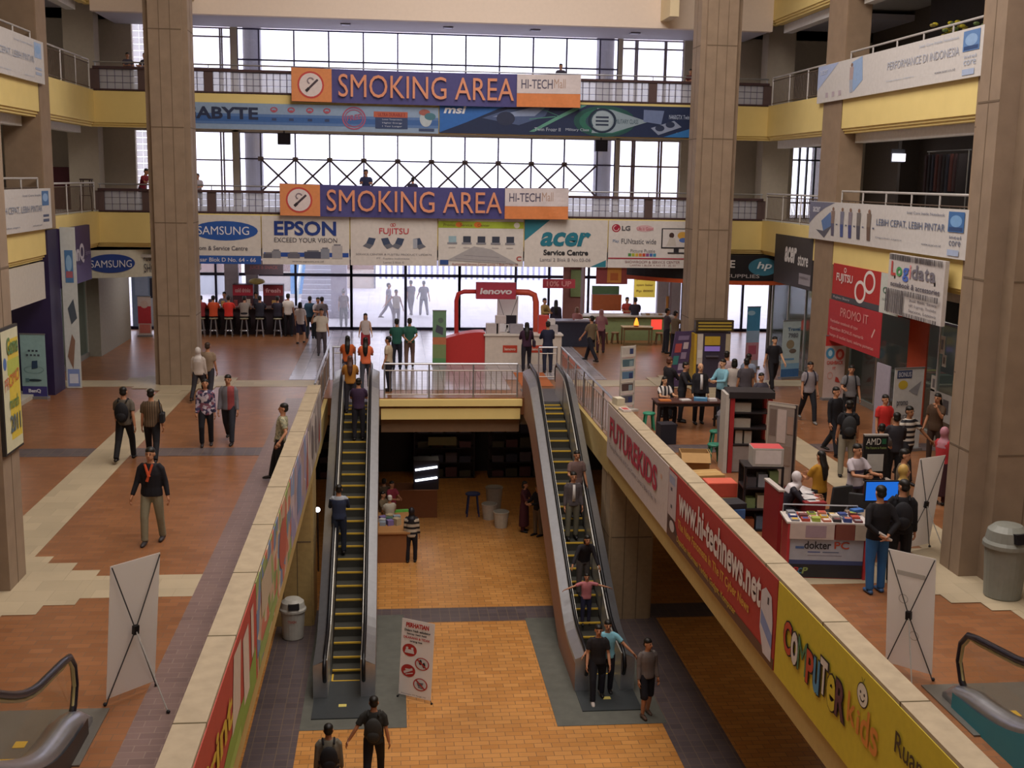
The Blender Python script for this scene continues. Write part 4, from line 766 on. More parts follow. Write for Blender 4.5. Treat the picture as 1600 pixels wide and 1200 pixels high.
def near_escalator(label, xi, sgn, clad, tint):
    """lower end of an escalator that climbs towards the viewer; xi = balustrade nearer the opening"""
    t = thing('escalator', label, 'escalator', (xi - sgn * 0.45, 12.0, 0))
    zs = lambda y: math.tan(math.radians(30)) * soft(11.45 - y, 0.5)
    ys = [12.75 - 0.25 * i for i in range(38)]
    gl = glassy('balustrade_glass' + str(sgn), tint, 0.93, 0.05, 0.1)
    for k, x in enumerate((xi, xi - sgn * 1.15)):
        m = MB(); vs = []; fs = []
        ya = [12.93, 12.88] + ys
        for y in ya:
            tp = zs(min(y, 12.75)) + (0.93 if y < 12.8 else 0.75 if y < 12.9 else 0.5); vs += [(x, y, zs(y) + 0.15), (x, y, tp)]
        for i in range(len(ya) - 1): a = 2 * i; fs.append((a, a + 2, a + 3, a + 1))
        m.add(vs, fs, gl); m.build('glass_panel', t, True)
        pts = [(x, 12.72, 0.13), (x, 12.92, 0.28), (x, 13.03, 0.5), (x, 13.0, 0.74), (x, 12.85, 0.9), (x, 12.6, 0.95)] + [(x, y, zs(y) + 0.93) for y in ys[4:]]
        MB().tube(pts, 0.042, M('#1e1a22', 0.25), 10).build('handrail', t, True, True)
        MB().tube([(p[0], p[1] - 0.04 if q < 5 else p[1], p[2] - (0.02 if q < 5 else 0.06)) for q, p in enumerate(pts)], 0.022, M('#b5a878', 0.35, 0.5), 6).build('handrail_guide', t, True, True)
        m = MB(); w0 = 0.17
        prof = [(13.05, 0.16), (12.9, 0.24), (12.75, 0.27)] + [(y, zs(y) + 0.27) for y in ys[1:]]
        vs = []; fs = []
        for y, z in prof: vs += [(x - w0, y, z - 0.08), (x - 0.03, y, z), (x + 0.03, y, z), (x + w0, y, z - 0.08), (x + w0, y, max(z - 0.3, 0)), (x - w0, y, max(z - 0.3, 0))]
        for i in range(len(prof) - 1):
            for q in range(6): fs.append((6 * i + q, 6 * i + (q + 1) % 6, 6 * i + 6 + (q + 1) % 6, 6 * i + 6 + q))
        fs.append((5, 4, 3, 2, 1, 0)); m.add(vs, fs, M('#b9bcc4', 0.28, 0.9)); m.build('skirt_deck', t, True, True)
    xo = xi + sgn * 0.2; m = MB(); vs = []; fs = []
    for y in ys: vs += [(xo, y, zs(y) + 0.16), (xo, y, max(zs(y) - 0.8, 0.0))]
    for i in range(len(ys) - 1): a = 2 * i; fs.append((a, a + 2, a + 3, a + 1))
    y = ys[0]; m.add(vs, fs, clad); m.build('side_cladding', t, True)
    y = 12.0; k = 0
    while y > 4 and k < 8:
        m = MB(); zt = zs(y) + 0.02; a, b = xi - sgn * 0.2, xi - sgn * 0.95
        m.box(a, y - 0.38, zt - 0.24, b, y, zt, STEP); m.box(a, y - 0.03, zt - 0.03, b, y + 0.006, zt + 0.004, YELLOW); m.build('step', t, True); y -= 0.38; k += 1
    MB().box(xi - sgn * 1.6, 12.02, 0.001, xi + sgn * 0.28, 13.4, 0.02, M('#77736c', 0.4, 0.4)).build('landing_plate', t, True)
    MB().box(xi - sgn * 0.2, 12.02, 0.02, xi - sgn * 0.95, 12.1, 0.028, YELLOW).build('comb_line', t, True)
    MB().box(xi - sgn * 0.42, 12.45, 0.02, xi - sgn * 0.55, 12.6, 0.026, YELLOW).build('warning_label', t, True)
    return t
near_escalator('foot of a glass sided escalator at the lower left corner, with a silver deck', -3.62, 1, M('#3a2e2a', 0.6), (0.9, 0.86, 0.76))
near_escalator('foot of a glass sided escalator with teal cladding at the lower right corner', 7.02, -1, M('#2f7f8c', 0.5, var=0.03), (0.88, 0.86, 0.8))

# ================================================================== banners on stands, bins
CLOTH = bpy.data.materials.new('thin_white_sheet'); CLOTH.use_nodes = True
_n = CLOTH.node_tree; _b = _n.nodes['Principled BSDF']; _b.inputs['Base Color'].default_value = (0.9, 0.88, 0.86, 1); _b.inputs['Roughness'].default_value = 0.7
_t = _n.nodes.new('ShaderNodeBsdfTranslucent'); _t.inputs[0].default_value = (1.0, 0.97, 0.94, 1); _w = _n.nodes.new('ShaderNodeTexNoise'); _w.inputs['Scale'].default_value = 3
_x = _n.nodes.new('ShaderNodeMixShader'); _r = _n.nodes.new('ShaderNodeMapRange'); _r.inputs['To Min'].default_value = 0.35; _r.inputs['To Max'].default_value = 0.5
_n.links.new(_w.outputs['Fac'], _r.inputs['Value']); _n.links.new(_r.outputs[0], _x.inputs[0]); _n.links.new(_b.outputs[0], _x.inputs[1]); _n.links.new(_t.outputs[0], _x.inputs[2]); _n.links.new(_x.outputs[0], _n.nodes['Material Output'].inputs[0])
def xstand(label, p0, p1, h, tilt=0.12, art=None, name='x_stand_banner', cat='banner', foot=None, back=True):
    """p0, p1: lower corners on the floor, left to right for the viewer"""
    p0, p1 = Vector(p0), Vector(p1); U = (p1 - p0).normalized(); w = (p1 - p0).length; N = U.cross(Z_)     # N towards the viewer
    s = 1 if back else -1
    V = (Z_ - N * s * -tilt * 0 + N * (tilt if back else -tilt)).normalized() if back else (Z_ - N * tilt).normalized()
    t = thing(name, label, cat, (p0 + p1) / 2)
    o = p0 + Z_ * 0.08
    b = Board('', '', '', o, U, V, w, h, '#cfccc6', 0.004, parent=t, panel='printed_sheet', mat=CLOTH)
    if art: art(b)
    b.done()
    dN = b.N * (0.03 if back else -0.03); hub = o + U * w / 2 + V * h * 0.48 + dN * 1.6
    DK = M('#4a4a4c', 0.5, 0.4)
    for u, v in ((0.02, 0.99), (0.98, 0.99), (0.02, 0.0), (0.98, 0.0)):
        e = o + U * w * u + V * h * v + dN * 0.5
        pts = [hub, e] if v > 0.5 else [hub, e, Vector((e.x, e.y, p0.z + 0.01)) + U * (u - 0.5) * 0.06]
        MB().tube(pts, 0.008, DK, 6).build('arm', t, True)
    MB().obox(hub, U, V, b.N, 0.07, 0.11, 0.05, BLACK).build('hub', t, True)
    f = Vector(foot) if foot else hub + b.N * (0.55 if back else -0.55)
    f = Vector((f.x, f.y, p0.z + 0.012)); MB().tube([hub, f], 0.009, M('#b9b7b2', 0.4, 0.4), 6).build('rear_leg', t, True)
    for q in (p0 - U * 0.02, p1 + U * 0.02, f):
        MB().ell((q[0], q[1], p0.z + 0.025), 0.025, 0.025, 0.024, BLACK, 8, 6).build('foot', t, True)
    return t
def faint(b): b.ring(0.35, 0.6, 0.1, 0.04, 0.15, '#c2bdb6'); b.rect(0.2, 0.8, 0.8, 0.84, '#c6c2bb'); b.ring(0.6, 0.3, 0.1, 0.04, 0.15, '#c4bfb8')
xstand('white banner on an x-shaped stand seen from behind, near the silver escalator deck', (-3.40, 13.5, 0), (-2.93, 14.0, 0), 1.72, art=None, foot=(-2.63, 13.24, 0))
xstand('white banner on an x-shaped stand seen from behind, near the teal escalator', (6.52, 14.0, 0), (6.95, 13.55, 0), 1.62, art=faint, foot=(6.55, 13.25, 0))
xstand('grey banner on a stand half hidden by the massive right column', (8.88, 18.7, 0), (9.46, 18.95, 0), 1.66)
def perh(b):
    b.text('PERHATIAN', 0.14, 0.9, 0.84, 0.96, '#b8322c', 0.05)
    for k, (t_, c, u0, u1) in enumerate((('Dalam Naik eskalator', '#2c2a2a', 0.1, 0.9), ('harap hati hati', '#2c2a2a', 0.18, 0.78), ('DILARANG & TIDAK', '#b8322c', 0.08, 0.9), ('orang tua', '#2c2a2a', 0.28, 0.66))): b.text(t_, u0, 0.845 - k * 0.047, u1, 0.875 - k * 0.047, c, 0.04)
    for u, v, solid in ((0.28, 0.6, 1), (0.68, 0.45, 0), (0.27, 0.33, 1), (0.66, 0.18, 0)):
        b.ell(u, v, 0.22, 0.082, '#b5352e')
        if not solid: b.ell(u, v, 0.185, 0.07, '#cfccc8')
    b.ell(0.2, 0.625, 0.04, 0.016, '#d8d0cc'); b.ell(0.36, 0.625, 0.04, 0.016, '#d8d0cc'); b.poly([(0.13, 0.56), (0.43, 0.56), (0.4, 0.61), (0.16, 0.61)], '#d8d0cc')
    b.ell(0.63, 0.47, 0.045, 0.035, '#2c2a2c'); b.ell(0.74, 0.44, 0.045, 0.035, '#2c2a2c'); b.line(0.53, 0.5, 0.83, 0.4, 0.03, '#b5352e')
    b.line(0.14, 0.3, 0.4, 0.36, 0.05, '#d8c8c0'); b.line(0.18, 0.345, 0.36, 0.35, 0.03, '#d8c8c0'); b.line(0.2, 0.28, 0.42, 0.31, 0.02, '#d8c8c0')
    b.poly([(0.55, 0.2), (0.76, 0.21), (0.72, 0.16), (0.6, 0.155)], '#6a6a70'); b.line(0.6, 0.145, 0.74, 0.14, 0.02, '#6a6a70'); b.line(0.52, 0.235, 0.8, 0.13, 0.03, '#b5352e')
    b.text('Kenyamanan ITC Mangga Mall', 0.1, 0.015, 0.86, 0.035, '#2c2a2a', 0.05)
xstand('white warning banner with four red round pictograms on the lower floor', (0.14, 22.95, LG), (0.8, 22.55, LG), 1.62, 0.1, perh, back=False)

def bin_(label, loc, r, h, col, hole_dir):
    t = thing('waste_bin', label, 'bin', loc)
    MB().lathe([(r * 0.78, 0), (r * 0.84, 0.03), (r * 0.97, h * 0.68), (r, h * 0.7)], (0, 0, 0), M(col, 0.5), 24).build('body', t, smooth=False)
    l = MB().lathe([(r * 1.08, h * 0.7), (r * 1.08, h * 0.75), (r * 0.98, h * 0.79), (r * 0.9, h * 0.92), (r * 0.62, h * 0.99), (r * 0.2, h)], (0, 0, 0), M(col, 0.45), 24).build('lid', t)
    a = math.radians(hole_dir); d = Vector((math.cos(a), math.sin(a), 0)); u = Vector((-d.y, d.x, 0))
    MB().obox(d * r * 0.88 + Vector((0, 0, h * 0.87)), u, (Z_ - d * 0.25).normalized(), d, r * 0.85, h * 0.13, r * 0.3, BLACK).build('flap_opening', l)
    return t
t = bin_('white dome topped waste bin beside the left lower pillar', (-2.3, 26.3, LG), 0.29, 0.98, '#bdbab0', -80)
m = MB(); vs, fs = text2d('TRASH', 0.03)
m.add([((x - 0.5) * 0.2, -0.292 - 0.0, 0.46 + y * 0.07) for x, y in vs], fs, M('#a8564a', 0.6)); m.build('lettering', t)
bin_('large grey waste bin at the foot of the massive right column', (9.5, 16.5, 0), 0.33, 1.18, '#7f8078', -75)

# ================================================================== generic furniture
def carton(label, loc, w, d, h, col='#b08a58', rz=0, group=None, tape=True, open_=False, name='cardboard_box', topcol=None, front=None):
    t = thing(name, label, 'box', loc, rz, group); mt = M(col, 0.8, var=0.05)
    if open_:
        m = MB(); e = 0.015
        m.box(-w / 2, -d / 2, 0, w / 2, -d / 2 + e, h, mt); m.box(-w / 2, d / 2 - e, 0, w / 2, d / 2, h, mt); m.box(-w / 2, -d / 2, 0, -w / 2 + e, d / 2, h, mt); m.box(w / 2 - e, -d / 2, 0, w / 2, d / 2, h, mt); m.box(-w / 2, -d / 2, 0, w / 2, d / 2, e, mt); m.build('body', t)
        MB().obox((0, -d / 2 - 0.1, h - 0.07), X_, Vector((0, -0.75, -0.66)), Vector((0, -0.66, 0.75)), w, 0.26, 0.01, mt).build('flap', t)
        MB().obox((w / 2 + 0.09, 0, h - 0.1), Y_, Vector((0.5, 0, -0.86)), Vector((0.86, 0, 0.5)), d, 0.24, 0.01, mt).build('flap', t)
    else:
        MB().box(-w / 2, -d / 2, 0, w / 2, d / 2, h, mt).build('body', t, bevel=0.008)
        if tape: MB().box(-w / 2 - 0.002, -0.03, h, w / 2 + 0.002, 0.03, h + 0.003, M('#c9a870', 0.5)).build('tape', t)
        if topcol: MB().box(-w / 2 + 0.01, -d / 2 + 0.01, h, w / 2 - 0.01, d / 2 - 0.01, h + 0.006, M(topcol, 0.6)).build('lid', t)
        if front: MB().box(-w * 0.42, -d / 2 - 0.004, h * 0.15, w * 0.42, -d / 2, h * 0.9, M(front, 0.6)).build('label_print', t)
    return t
def stool(label, loc, col, h=0.45, r=0.16, group=None, rz=0):
    t = thing('stool', label, 'stool', loc, rz, group); mt = M(col, 0.45, var=0.03)
    MB().lathe([(r, h - 0.05), (r * 1.02, h - 0.02), (r * 0.9, h)], (0, 0, 0), mt, 16).build('seat', t)
    for a in (45, 135, 225, 315):
        c, s_ = math.cos(math.radians(a)), math.sin(math.radians(a)); MB().tube([(c * r * 0.75, s_ * r * 0.75, h - 0.05), (c * r * 1.15, s_ * r * 1.15, 0)], [0.03, 0.022], mt, 6).build('leg', t)
    return t
def bar_stool(label, loc, group, seat='#8f8a70', h=0.74):
    t = thing('bar_stool', label, 'stool', loc, 0, group)
    MB().lathe([(0.15, h - 0.05), (0.17, h - 0.02), (0.15, h)], (0, 0, 0), M(seat, 0.6), 16).build('seat', t)
    for a in (45, 135, 225, 315):
        c, s_ = math.cos(math.radians(a)), math.sin(math.radians(a)); MB().tube([(c * 0.1, s_ * 0.1, h - 0.05), (c * 0.2, s_ * 0.2, 0)], 0.014, STEEL, 6).build('leg', t)
    m = MB(); m.tube([(0.165 * math.cos(i * math.pi / 8), 0.165 * math.sin(i * math.pi / 8), 0.25) for i in range(17)], 0.01, STEEL, 5); m.build('footring', t)
    return t
def table(label, loc, w, d, h, col, rz=0, legcol='#2a2426', name='table'):
    t = thing(name, label, 'table', loc, rz)
    MB().box(-w / 2, -d / 2, h - 0.04, w / 2, d / 2, h, M(col, 0.5)).build('tabletop', t, bevel=0.006)
    MB().box(-w / 2 + 0.05, -d / 2 + 0.05, h - 0.12, w / 2 - 0.05, d / 2 - 0.05, h - 0.041, M(legcol, 0.6)).build('apron', t)
    for x in (-1, 1):
        for y in (-1, 1): MB().box(x * (w / 2 - 0.03), y * (d / 2 - 0.03), 0, x * (w / 2 - 0.08), y * (d / 2 - 0.08), h - 0.04, M(legcol, 0.6)).build('leg', t)
    return t
def office_chair(label, loc, rz):
    t = thing('office_chair', label, 'chair', loc, rz); B_ = M('#2a2a2c', 0.7)
    MB().box(-0.24, -0.24, 0.42, 0.24, 0.24, 0.5, B_).build('seat', t, bevel=0.03)
    MB().obox((0, 0.25, 0.82), X_, Vector((0, 0.12, 1)).normalized(), Vector((0, -1, 0.12)).normalized(), 0.44, 0.5, 0.05, M('#38383a', 0.8)).build('backrest', t, bevel=0.02)
    MB().tube([(0, 0.2, 0.46), (0, 0.28, 0.6)], 0.025, B_, 6).build('back_support', t); MB().cyl((0, 0, 0.1), (0, 0, 0.42), 0.03, DSTEEL, n=8).build('column', t)
    for k in range(5):
        a = 2 * math.pi * k / 5; MB().tube([(0, 0, 0.1), (0.26 * math.cos(a), 0.26 * math.sin(a), 0.06)], 0.02, B_, 6).build('base_arm', t); MB().ell((0.26 * math.cos(a), 0.26 * math.sin(a), 0.03), 0.03, 0.03, 0.03, BLACK, 8, 6).build('caster', t)
    for s in (-1, 1): MB().tube([(s * 0.26, 0.15, 0.48), (s * 0.28, 0.15, 0.68), (s * 0.28, -0.15, 0.68)], 0.02, STEEL, 6).build('armrest', t)
    return t
def item(name, label, cat, loc, w, d, h, col, rz=0, group=None, art=None):
    m = MB(); m.box(-w / 2, -d / 2, 0, w / 2, d / 2, h, M(col, 0.6))
    if art: m.box(-w * 0.35, -d * 0.35, h, w * 0.35, d * 0.35, h + 0.003, M(art, 0.6))
    o = m.build(name); o.location = loc; o.rotation_euler = (0, 0, math.radians(rz))
    return tag(o, label, cat, group)

# ================================================================== right kiosk area
# counter with the shop banner
kc = thing('sales_counter', 'red sales counter with a printed front between the parapet and the blue jeans', 'counter', (7.05, 17.88, 0), -8)
RED = M('#a02a2e', 0.5, var=0.04)
MB().box(-0.62, -0.42, 0.0, 0.62, 0.12, 0.92, RED).build('body', kc); MB().box(-0.66, -0.46, 0.92, 0.66, 0.16, 0.95, M('#c9bfb8', 0.5)).build('countertop', kc)
MB().box(-0.64, -0.455, 0.0, -0.6, -0.42, 0.92, M('#b8363a', 0.5)).build('corner_post', kc); MB().box(0.6, -0.455, 0.0, 0.64, -0.42, 0.92, M('#b8363a', 0.5)).build('corner_post', kc)
MB().tube([(-0.62, 0.13, 1.08), (0.6, 0.13, 1.08)], 0.012, STEEL, 6).build('display_rail', kc)
for x in (-0.62, 0.6): MB().cyl((x, 0.13, 0.95), (x, 0.13, 1.08), 0.01, STEEL, n=6).build('rail_post', kc)
pb = MB(); le = MB()
pb.box(-0.59, -0.43, 0.02, 0.59, -0.425, 0.24, M('#2b2a2e', 0.6)); pb.box(-0.59, -0.43, 0.24, 0.59, -0.426, 0.66, M('#a9abb4', 0.6)); pb.box(-0.59, -0.432, 0.24, 0.59, -0.43, 0.31, M('#3f4a74', 0.6)); pb.box(-0.5, -0.433, 0.5, -0.36, -0.43, 0.54, M('#4f6a9c', 0.6))
pb.box(-0.3, -0.432, 0.44, -0.1, -0.43, 0.455, M('#3a4a8a', 0.6)); pb.box(-0.06, -0.432, 0.44, 0.2, -0.43, 0.455, M('#55607c', 0.6)); pb.box(-0.3, -0.432, 0.385, 0.25, -0.43, 0.395, M('#77707a', 0.6))
pb.box(-0.61, -0.47, 0.67, 0.1, -0.462, 0.93, M('#c4b4ac', 0.7)); pb.box(-0.36, -0.474, 0.7, -0.03, -0.47, 0.9, M('#a08a94', 0.7)); pb.box(0.12, -0.47, 0.67, 0.42, -0.462, 0.93, M('#7a4438', 0.7)); pb.box(0.43, -0.47, 0.67, 0.62, -0.462, 0.93, M('#b0a494', 0.7))
pb.build('printed_front', kc)
def flat_text(mb, s, x0, x1, z0, z1, y, col, bold=0.02, shear=0):
    vs, fs = text2d(s, bold, shear); mb.add([(x0 + (x1 - x0) * a, y, z0 + (z1 - z0) * c) for a, c in vs], fs, M(col, 0.55))
flat_text(le, 'dokter', -0.36, 0.07, 0.5, 0.63, -0.437, '#2d2a30'); flat_text(le, 'PC', 0.12, 0.36, 0.51, 0.63, -0.437, '#b04a34'); flat_text(le, 'P', -0.53, -0.43, 0.08, 0.19, -0.437, '#b0383c', 0.03, 0.2); flat_text(le, 'C', -0.44, -0.37, 0.08, 0.18, -0.437, '#4a7a9c', 0.03, 0.2); flat_text(le, 'P', -0.38, -0.28, 0.08, 0.19, -0.437, '#8a9a5a', 0.03, 0.2)
le.build('lettering', kc)
random.seed(11)
kw = Matrix.Rotation(math.radians(-8), 3, 'Z'); pal = ['#8a8a90', '#c0b4a8', '#2e2a30', '#b04a3a', '#c9a23a', '#3a4a84', '#9aa84a', '#d0c8c0', '#6a3a3c', '#b8705a']
for i in range(7):
    for j in range(3):
        p = kc.location + kw @ Vector((-0.52 + i * 0.168, -0.36 + j * 0.17, 0.95)); c = pal[(i * 3 + j * 5) % 10]
        item('product_box', 'small boxed product lying on the red sales counter', 'product', p, 0.13, 0.13, 0.03 + 0.016 * ((i + j) % 3), c, random.uniform(-6, 6) - 8, 'products spread on the red counter', pal[(i + j * 3 + 4) % 10])
item('folder', 'bright blue folder leaning at the right end of the red counter', 'folder', kc.location + kw @ Vector((0.57, 0.06, 1.0)), 0.2, 0.12, 0.05, '#3a6ab0', 20)
# red enclosure of the booth
def low_wall(name, label, cat, x0, y0, x1, y1, h, col, cap):
    t = thing(name, label, cat, ((x0 + x1) / 2, (y0 + y1) / 2, 0)); MB().box(x0, y0, 0, x1, y1, h, M(col, 0.5)).build('body', t, True); MB().box(x0 - 0.015, y0 - 0.015, h, x1 + 0.015, y1 + 0.015, h + 0.03, M(cap, 0.5)).build('cap', t, True); return t
low_wall('booth_partition', 'red booth partition with pale edge behind the veiled woman', 'partition', 6.56, 18.6, 6.63, 19.4, 1.15, '#8c2428', '#b9b0aa')
low_wall('work_desk', 'dark red desk where the veiled woman works', 'desk', 7.22, 19.1, 7.58, 20.2, 0.78, '#7a2226', '#8c2a2e')
table('desk under the blue monitor', (8.1, 18.25, 0), 0.85, 0.5, 0.85, '#8a7a6a', 0, '#4a2a2a', 'monitor_desk')
low_wall('booth_counter', 'low red counter under the black AMD sign', 'counter', 8.5, 19.95, 9.2, 20.3, 0.9, '#8c2428', '#9a9088')
t = thing('monitor', 'computer monitor with a bright blue screen on the desk', 'monitor', (8.22, 18.28, 0.85))
MB().box(-0.3, 0.0, 0.2, 0.3, 0.05, 0.56, BLACK).build('bezel', t); sc_ = MB(); sc_.box(-0.28, -0.004, 0.22, 0.28, 0.0, 0.54, M('#1763c8', 0.3, emit=0.75)); sc_.build('screen', t)
MB().box(-0.03, 0.01, 0.02, 0.03, 0.05, 0.22, BLACK).build('neck', t); MB().box(-0.13, -0.06, 0, 0.13, 0.12, 0.02, BLACK).build('base', t)
t = thing('display_sign', 'black AMD display sign with a pale paper on the booth counter', 'sign', (8.86, 20.1, 0.93))
MB().box(-0.23, 0, 0.05, 0.23, 0.06, 0.86, M('#191618', 0.5)).build('panel', t); MB().box(-0.2, -0.06, 0, 0.2, 0.12, 0.05, BLACK).build('base', t); MB().box(-0.15, -0.008, 0.18, 0.16, 0.0, 0.5, M('#b8b4ac', 0.7)).build('paper', t); MB().box(-0.23, -0.01, 0.84, 0.23, 0.07, 0.87, M('#a09a94', 0.5)).build('top_edge', t)
l = MB(); flat_text(l, 'AMD', -0.19, 0.09, 0.68, 0.8, -0.006, '#d8d2c8', 0.05); flat_text(l, 'The Future is Fusion', -0.2, 0.2, 0.6, 0.645, -0.006, '#8a9a5a', 0.01); l.box(0.11, -0.006, 0.69, 0.19, -0.002, 0.79, M('#1f5a3a', 0.5)); l.build('lettering', t)
office_chair('black office chair beside the veiled woman', (7.83, 19.5, 0), 200); office_chair('black office chair in front of the man in the white striped polo', (8.2, 18.95, 0), 150)
random.seed(5)
for i in range(5):
    item('paper_sheet', 'white paper lying on the dark red desk', 'paper', (7.38 + 0.03 * i, 19.3 + 0.18 * i, 0.81 + 0.002 * i), 0.21, 0.29, 0.004, '#cfcaca', random.uniform(-40, 40), 'papers on the dark red desk')
# shelf tower with goods
def shelf_unit(label, loc, w, d, h, n, fr, rz=0, name='shelf_unit', back='#3a2e2a'):
    t = thing(name, label, 'shelf', loc, rz); mt = M(fr, 0.5)
    for x in (-1, 1):
        for y in (-1, 1): MB().box(x * w / 2, y * d / 2, 0, x * (w / 2 - 0.04), y * (d / 2 - 0.04), h, mt).build('post', t)
    for k in range(n + 1): MB().box(-w / 2, -d / 2, k * (h - 0.03) / n, w / 2, d / 2, k * (h - 0.03) / n + 0.03, mt).build('shelf', t)
    MB().box(-w / 2 + 0.04, d / 2 - 0.02, 0.03, w / 2 - 0.04, d / 2 - 0.005, h - 0.03, M(back, 0.7)).build('back_panel', t)
    return t
def tower_goods(base, rz, w, d, h, n, what, cat, label, group, cols, per=3, hh=0.2):
    R_ = Matrix.Rotation(math.radians(rz), 3, 'Z'); step = (h - 0.03) / n
    for k in range(n):
        for i in range(per):
            p = Vector(base) + R_ @ Vector((-w / 2 + (i + 0.5) * w / per, -d * 0.2, k * step + 0.031)); item(what, label, cat, p, w / per * 0.82, d * 0.4, hh * (0.75 + 0.25 * ((i * 7 + k * 3) % 3)), cols[(i * 2 + k * 3) % len(cols)], rz, group)
sb = (6.78, 20.3, 0)
shelf_unit('black shelf tower full of boxed parts by the right parapet', sb, 0.72, 0.55, 1.22, 3, '#231c1e', -6)
tower_goods(sb, -6, 0.6, 0.5, 1.22, 3, 'boxed_part', 'box', 'boxed computer part on the black shelf tower', 'boxed parts on the black shelf tower', ('#a8603a', '#8a8a90', '#6a7a8c', '#7a8a5a', '#8c3a3c', '#b8a890', '#4a4448'), 3, 0.24)
carton('white carton with a red top standing on the black shelf tower', (6.84, 20.25, 1.22), 0.56, 0.42, 0.34, '#a8a098', -6, tape=False, topcol='#c04a4c', front='#cfc4c0')
# red and black display cabinet
cb = thing('display_cabinet', 'red and black display cabinet with white boxed boards', 'cabinet', (7.85, 24.6, 0), -6)
for x in (-1, 1):
    for y in (-1, 1): MB().box(x * 0.46, y * 0.3, 0, x * 0.36, y * 0.24, 1.68, RED).build('post', cb)
MB().box(-0.5, -0.34, 1.68, 0.5, 0.34, 1.82, M('#2a2528', 0.5)).build('top', cb)
for z in (0.62, 0.98, 1.33): MB().box(-0.44, -0.28, z, 0.44, 0.28, z + 0.03, M('#2a2528', 0.5)).build('shelf', cb)
MB().box(-0.42, -0.26, 0.02, 0.2, 0.26, 0.6, M('#8d8480', 0.5)).build('door', cb); MB().box(-0.4, 0.24, 0.62, 0.4, 0.27, 1.68, M('#2c2426', 0.6)).build('back_panel', cb); MB().box(-0.56, -0.32, 0, -0.48, 0.32, 1.76, M('#b9b2aa', 0.5)).build('side_panel', cb)
tower = Matrix.Rotation(math.radians(-6), 3, 'Z')
for k, (x, z, w_, h_) in enumerate(((-0.18, 1.36, 0.4, 0.2), (-0.18, 1.01, 0.4, 0.2), (-0.22, 0.65, 0.16, 0.29), (-0.02, 0.65, 0.16, 0.28))):
    item('boxed_board', ('white boxed board on the top shelf of the red cabinet', 'white boxed board on the middle shelf of the red cabinet', 'upright white box at the left of the lowest cabinet shelf', 'upright white box beside another on the lowest cabinet shelf')[k], 'box', cb.location + tower @ Vector((x, -0.1, z)), w_, 0.2, h_, '#a49a8e', -6)
b = Board('notice_stand', 'tall framed notice stand covered with papers beside the red cabinet', 'notice board', (7.78, 23.1, 0.0), (0.62, -0.6, 0), Z_, 0.66, 1.85, '#8d8078', 0.05)
b.rect(0.02, 0.02, 0.06, 0.98, '#aaa296'); b.rect(0.92, 0.0, 1.0, 1.0, '#262022'); b.rect(0.02, 0.96, 0.95, 0.99, '#b5ada2')
for u, v, w_, h_, c in ((0.1, 0.62, 0.22, 0.3, '#6f5f58'), (0.36, 0.55, 0.3, 0.38, '#b9aaa4'), (0.7, 0.66, 0.2, 0.2, '#9a7f70'), (0.12, 0.3, 0.75, 0.22, '#857468'), (0.15, 0.06, 0.3, 0.2, '#746860'), (0.5, 0.08, 0.36, 0.18, '#93877c')): b.rect(u, v, u + w_, v + h_, c)
b.done()
# boxes and stools near the parapet
carton('open cardboard box with raised flap beside the green stools', G(1083, 744), 0.62, 0.5, 0.56, '#b08a58', -8, open_=True)
carton('closed brown cardboard box between the open box and the red box', G(1102, 772), 0.62, 0.5, 0.46, '#b5905a', 6)
carton('brown carton underneath the bright red box', G(1122, 806), 0.6, 0.45, 0.42, '#9a7a50', 0)
carton('bright red box lying on a brown carton by the parapet', G(1122, 806) + Vector((0, 0, 0.425)), 0.58, 0.42, 0.27, '#c8503c', 0, tape=False, topcol='#d0604a')
for k, (c, l_, h_) in enumerate((('#8a6a4a', 'lowest brown box of the small stack by the parapet', 0.24), ('#a88a60', 'second brown box of the small stack by the parapet', 0.18), ('#3f5f90', 'blue fronted box near the top of the small stack', 0.17), ('#2a2629', 'flat black box on top of the small stack', 0.1))):
    carton(l_, G(1139, 842) + Vector((0, 0, (0, 0.245, 0.43, 0.605)[k])), 0.44, 0.4, h_, c, (-4, 3, -2, 8)[k], tape=False)
stool('green plastic stool beside the red cabinet, behind the open box', G(1115, 723), '#2f7a62'); stool('green plastic stool further back beside the red cabinet', G(1118, 701), '#2f7a62')
stool('green plastic stool next to the dark bin by the parapet', (6.6, 28.9, 0), '#2f8a6a')
item('storage_bin', 'dark box standing beside the front green stool and table', 'box', G(1040, 692), 0.4, 0.4, 0.5, '#221f28', 5)
table('dark brown table in front of the people beside the column', (7.62, 29.0, 0), 1.75, 0.65, 0.75, '#4e2f2a', 0)
item('serving_tray', 'orange tray on the dark brown table', 'tray', (7.0, 28.9, 0.75), 0.3, 0.22, 0.03, '#c07038', 0)
item('paper_pack', 'white papers on the middle of the dark brown table', 'paper', (7.55, 28.95, 0.75), 0.26, 0.2, 0.03, '#d0cac8', 12); item('plastic_bag', 'crumpled blue bag on the dark brown table', 'bag', (7.95, 28.95, 0.75), 0.34, 0.24, 0.07, '#4f86b0', -15, art='#7aa0b8'); item('paper_pack', 'white paper pack at the right end of the dark brown table', 'paper', (8.25, 28.9, 0.75), 0.2, 0.18, 0.06, '#cfc8c8', 5)
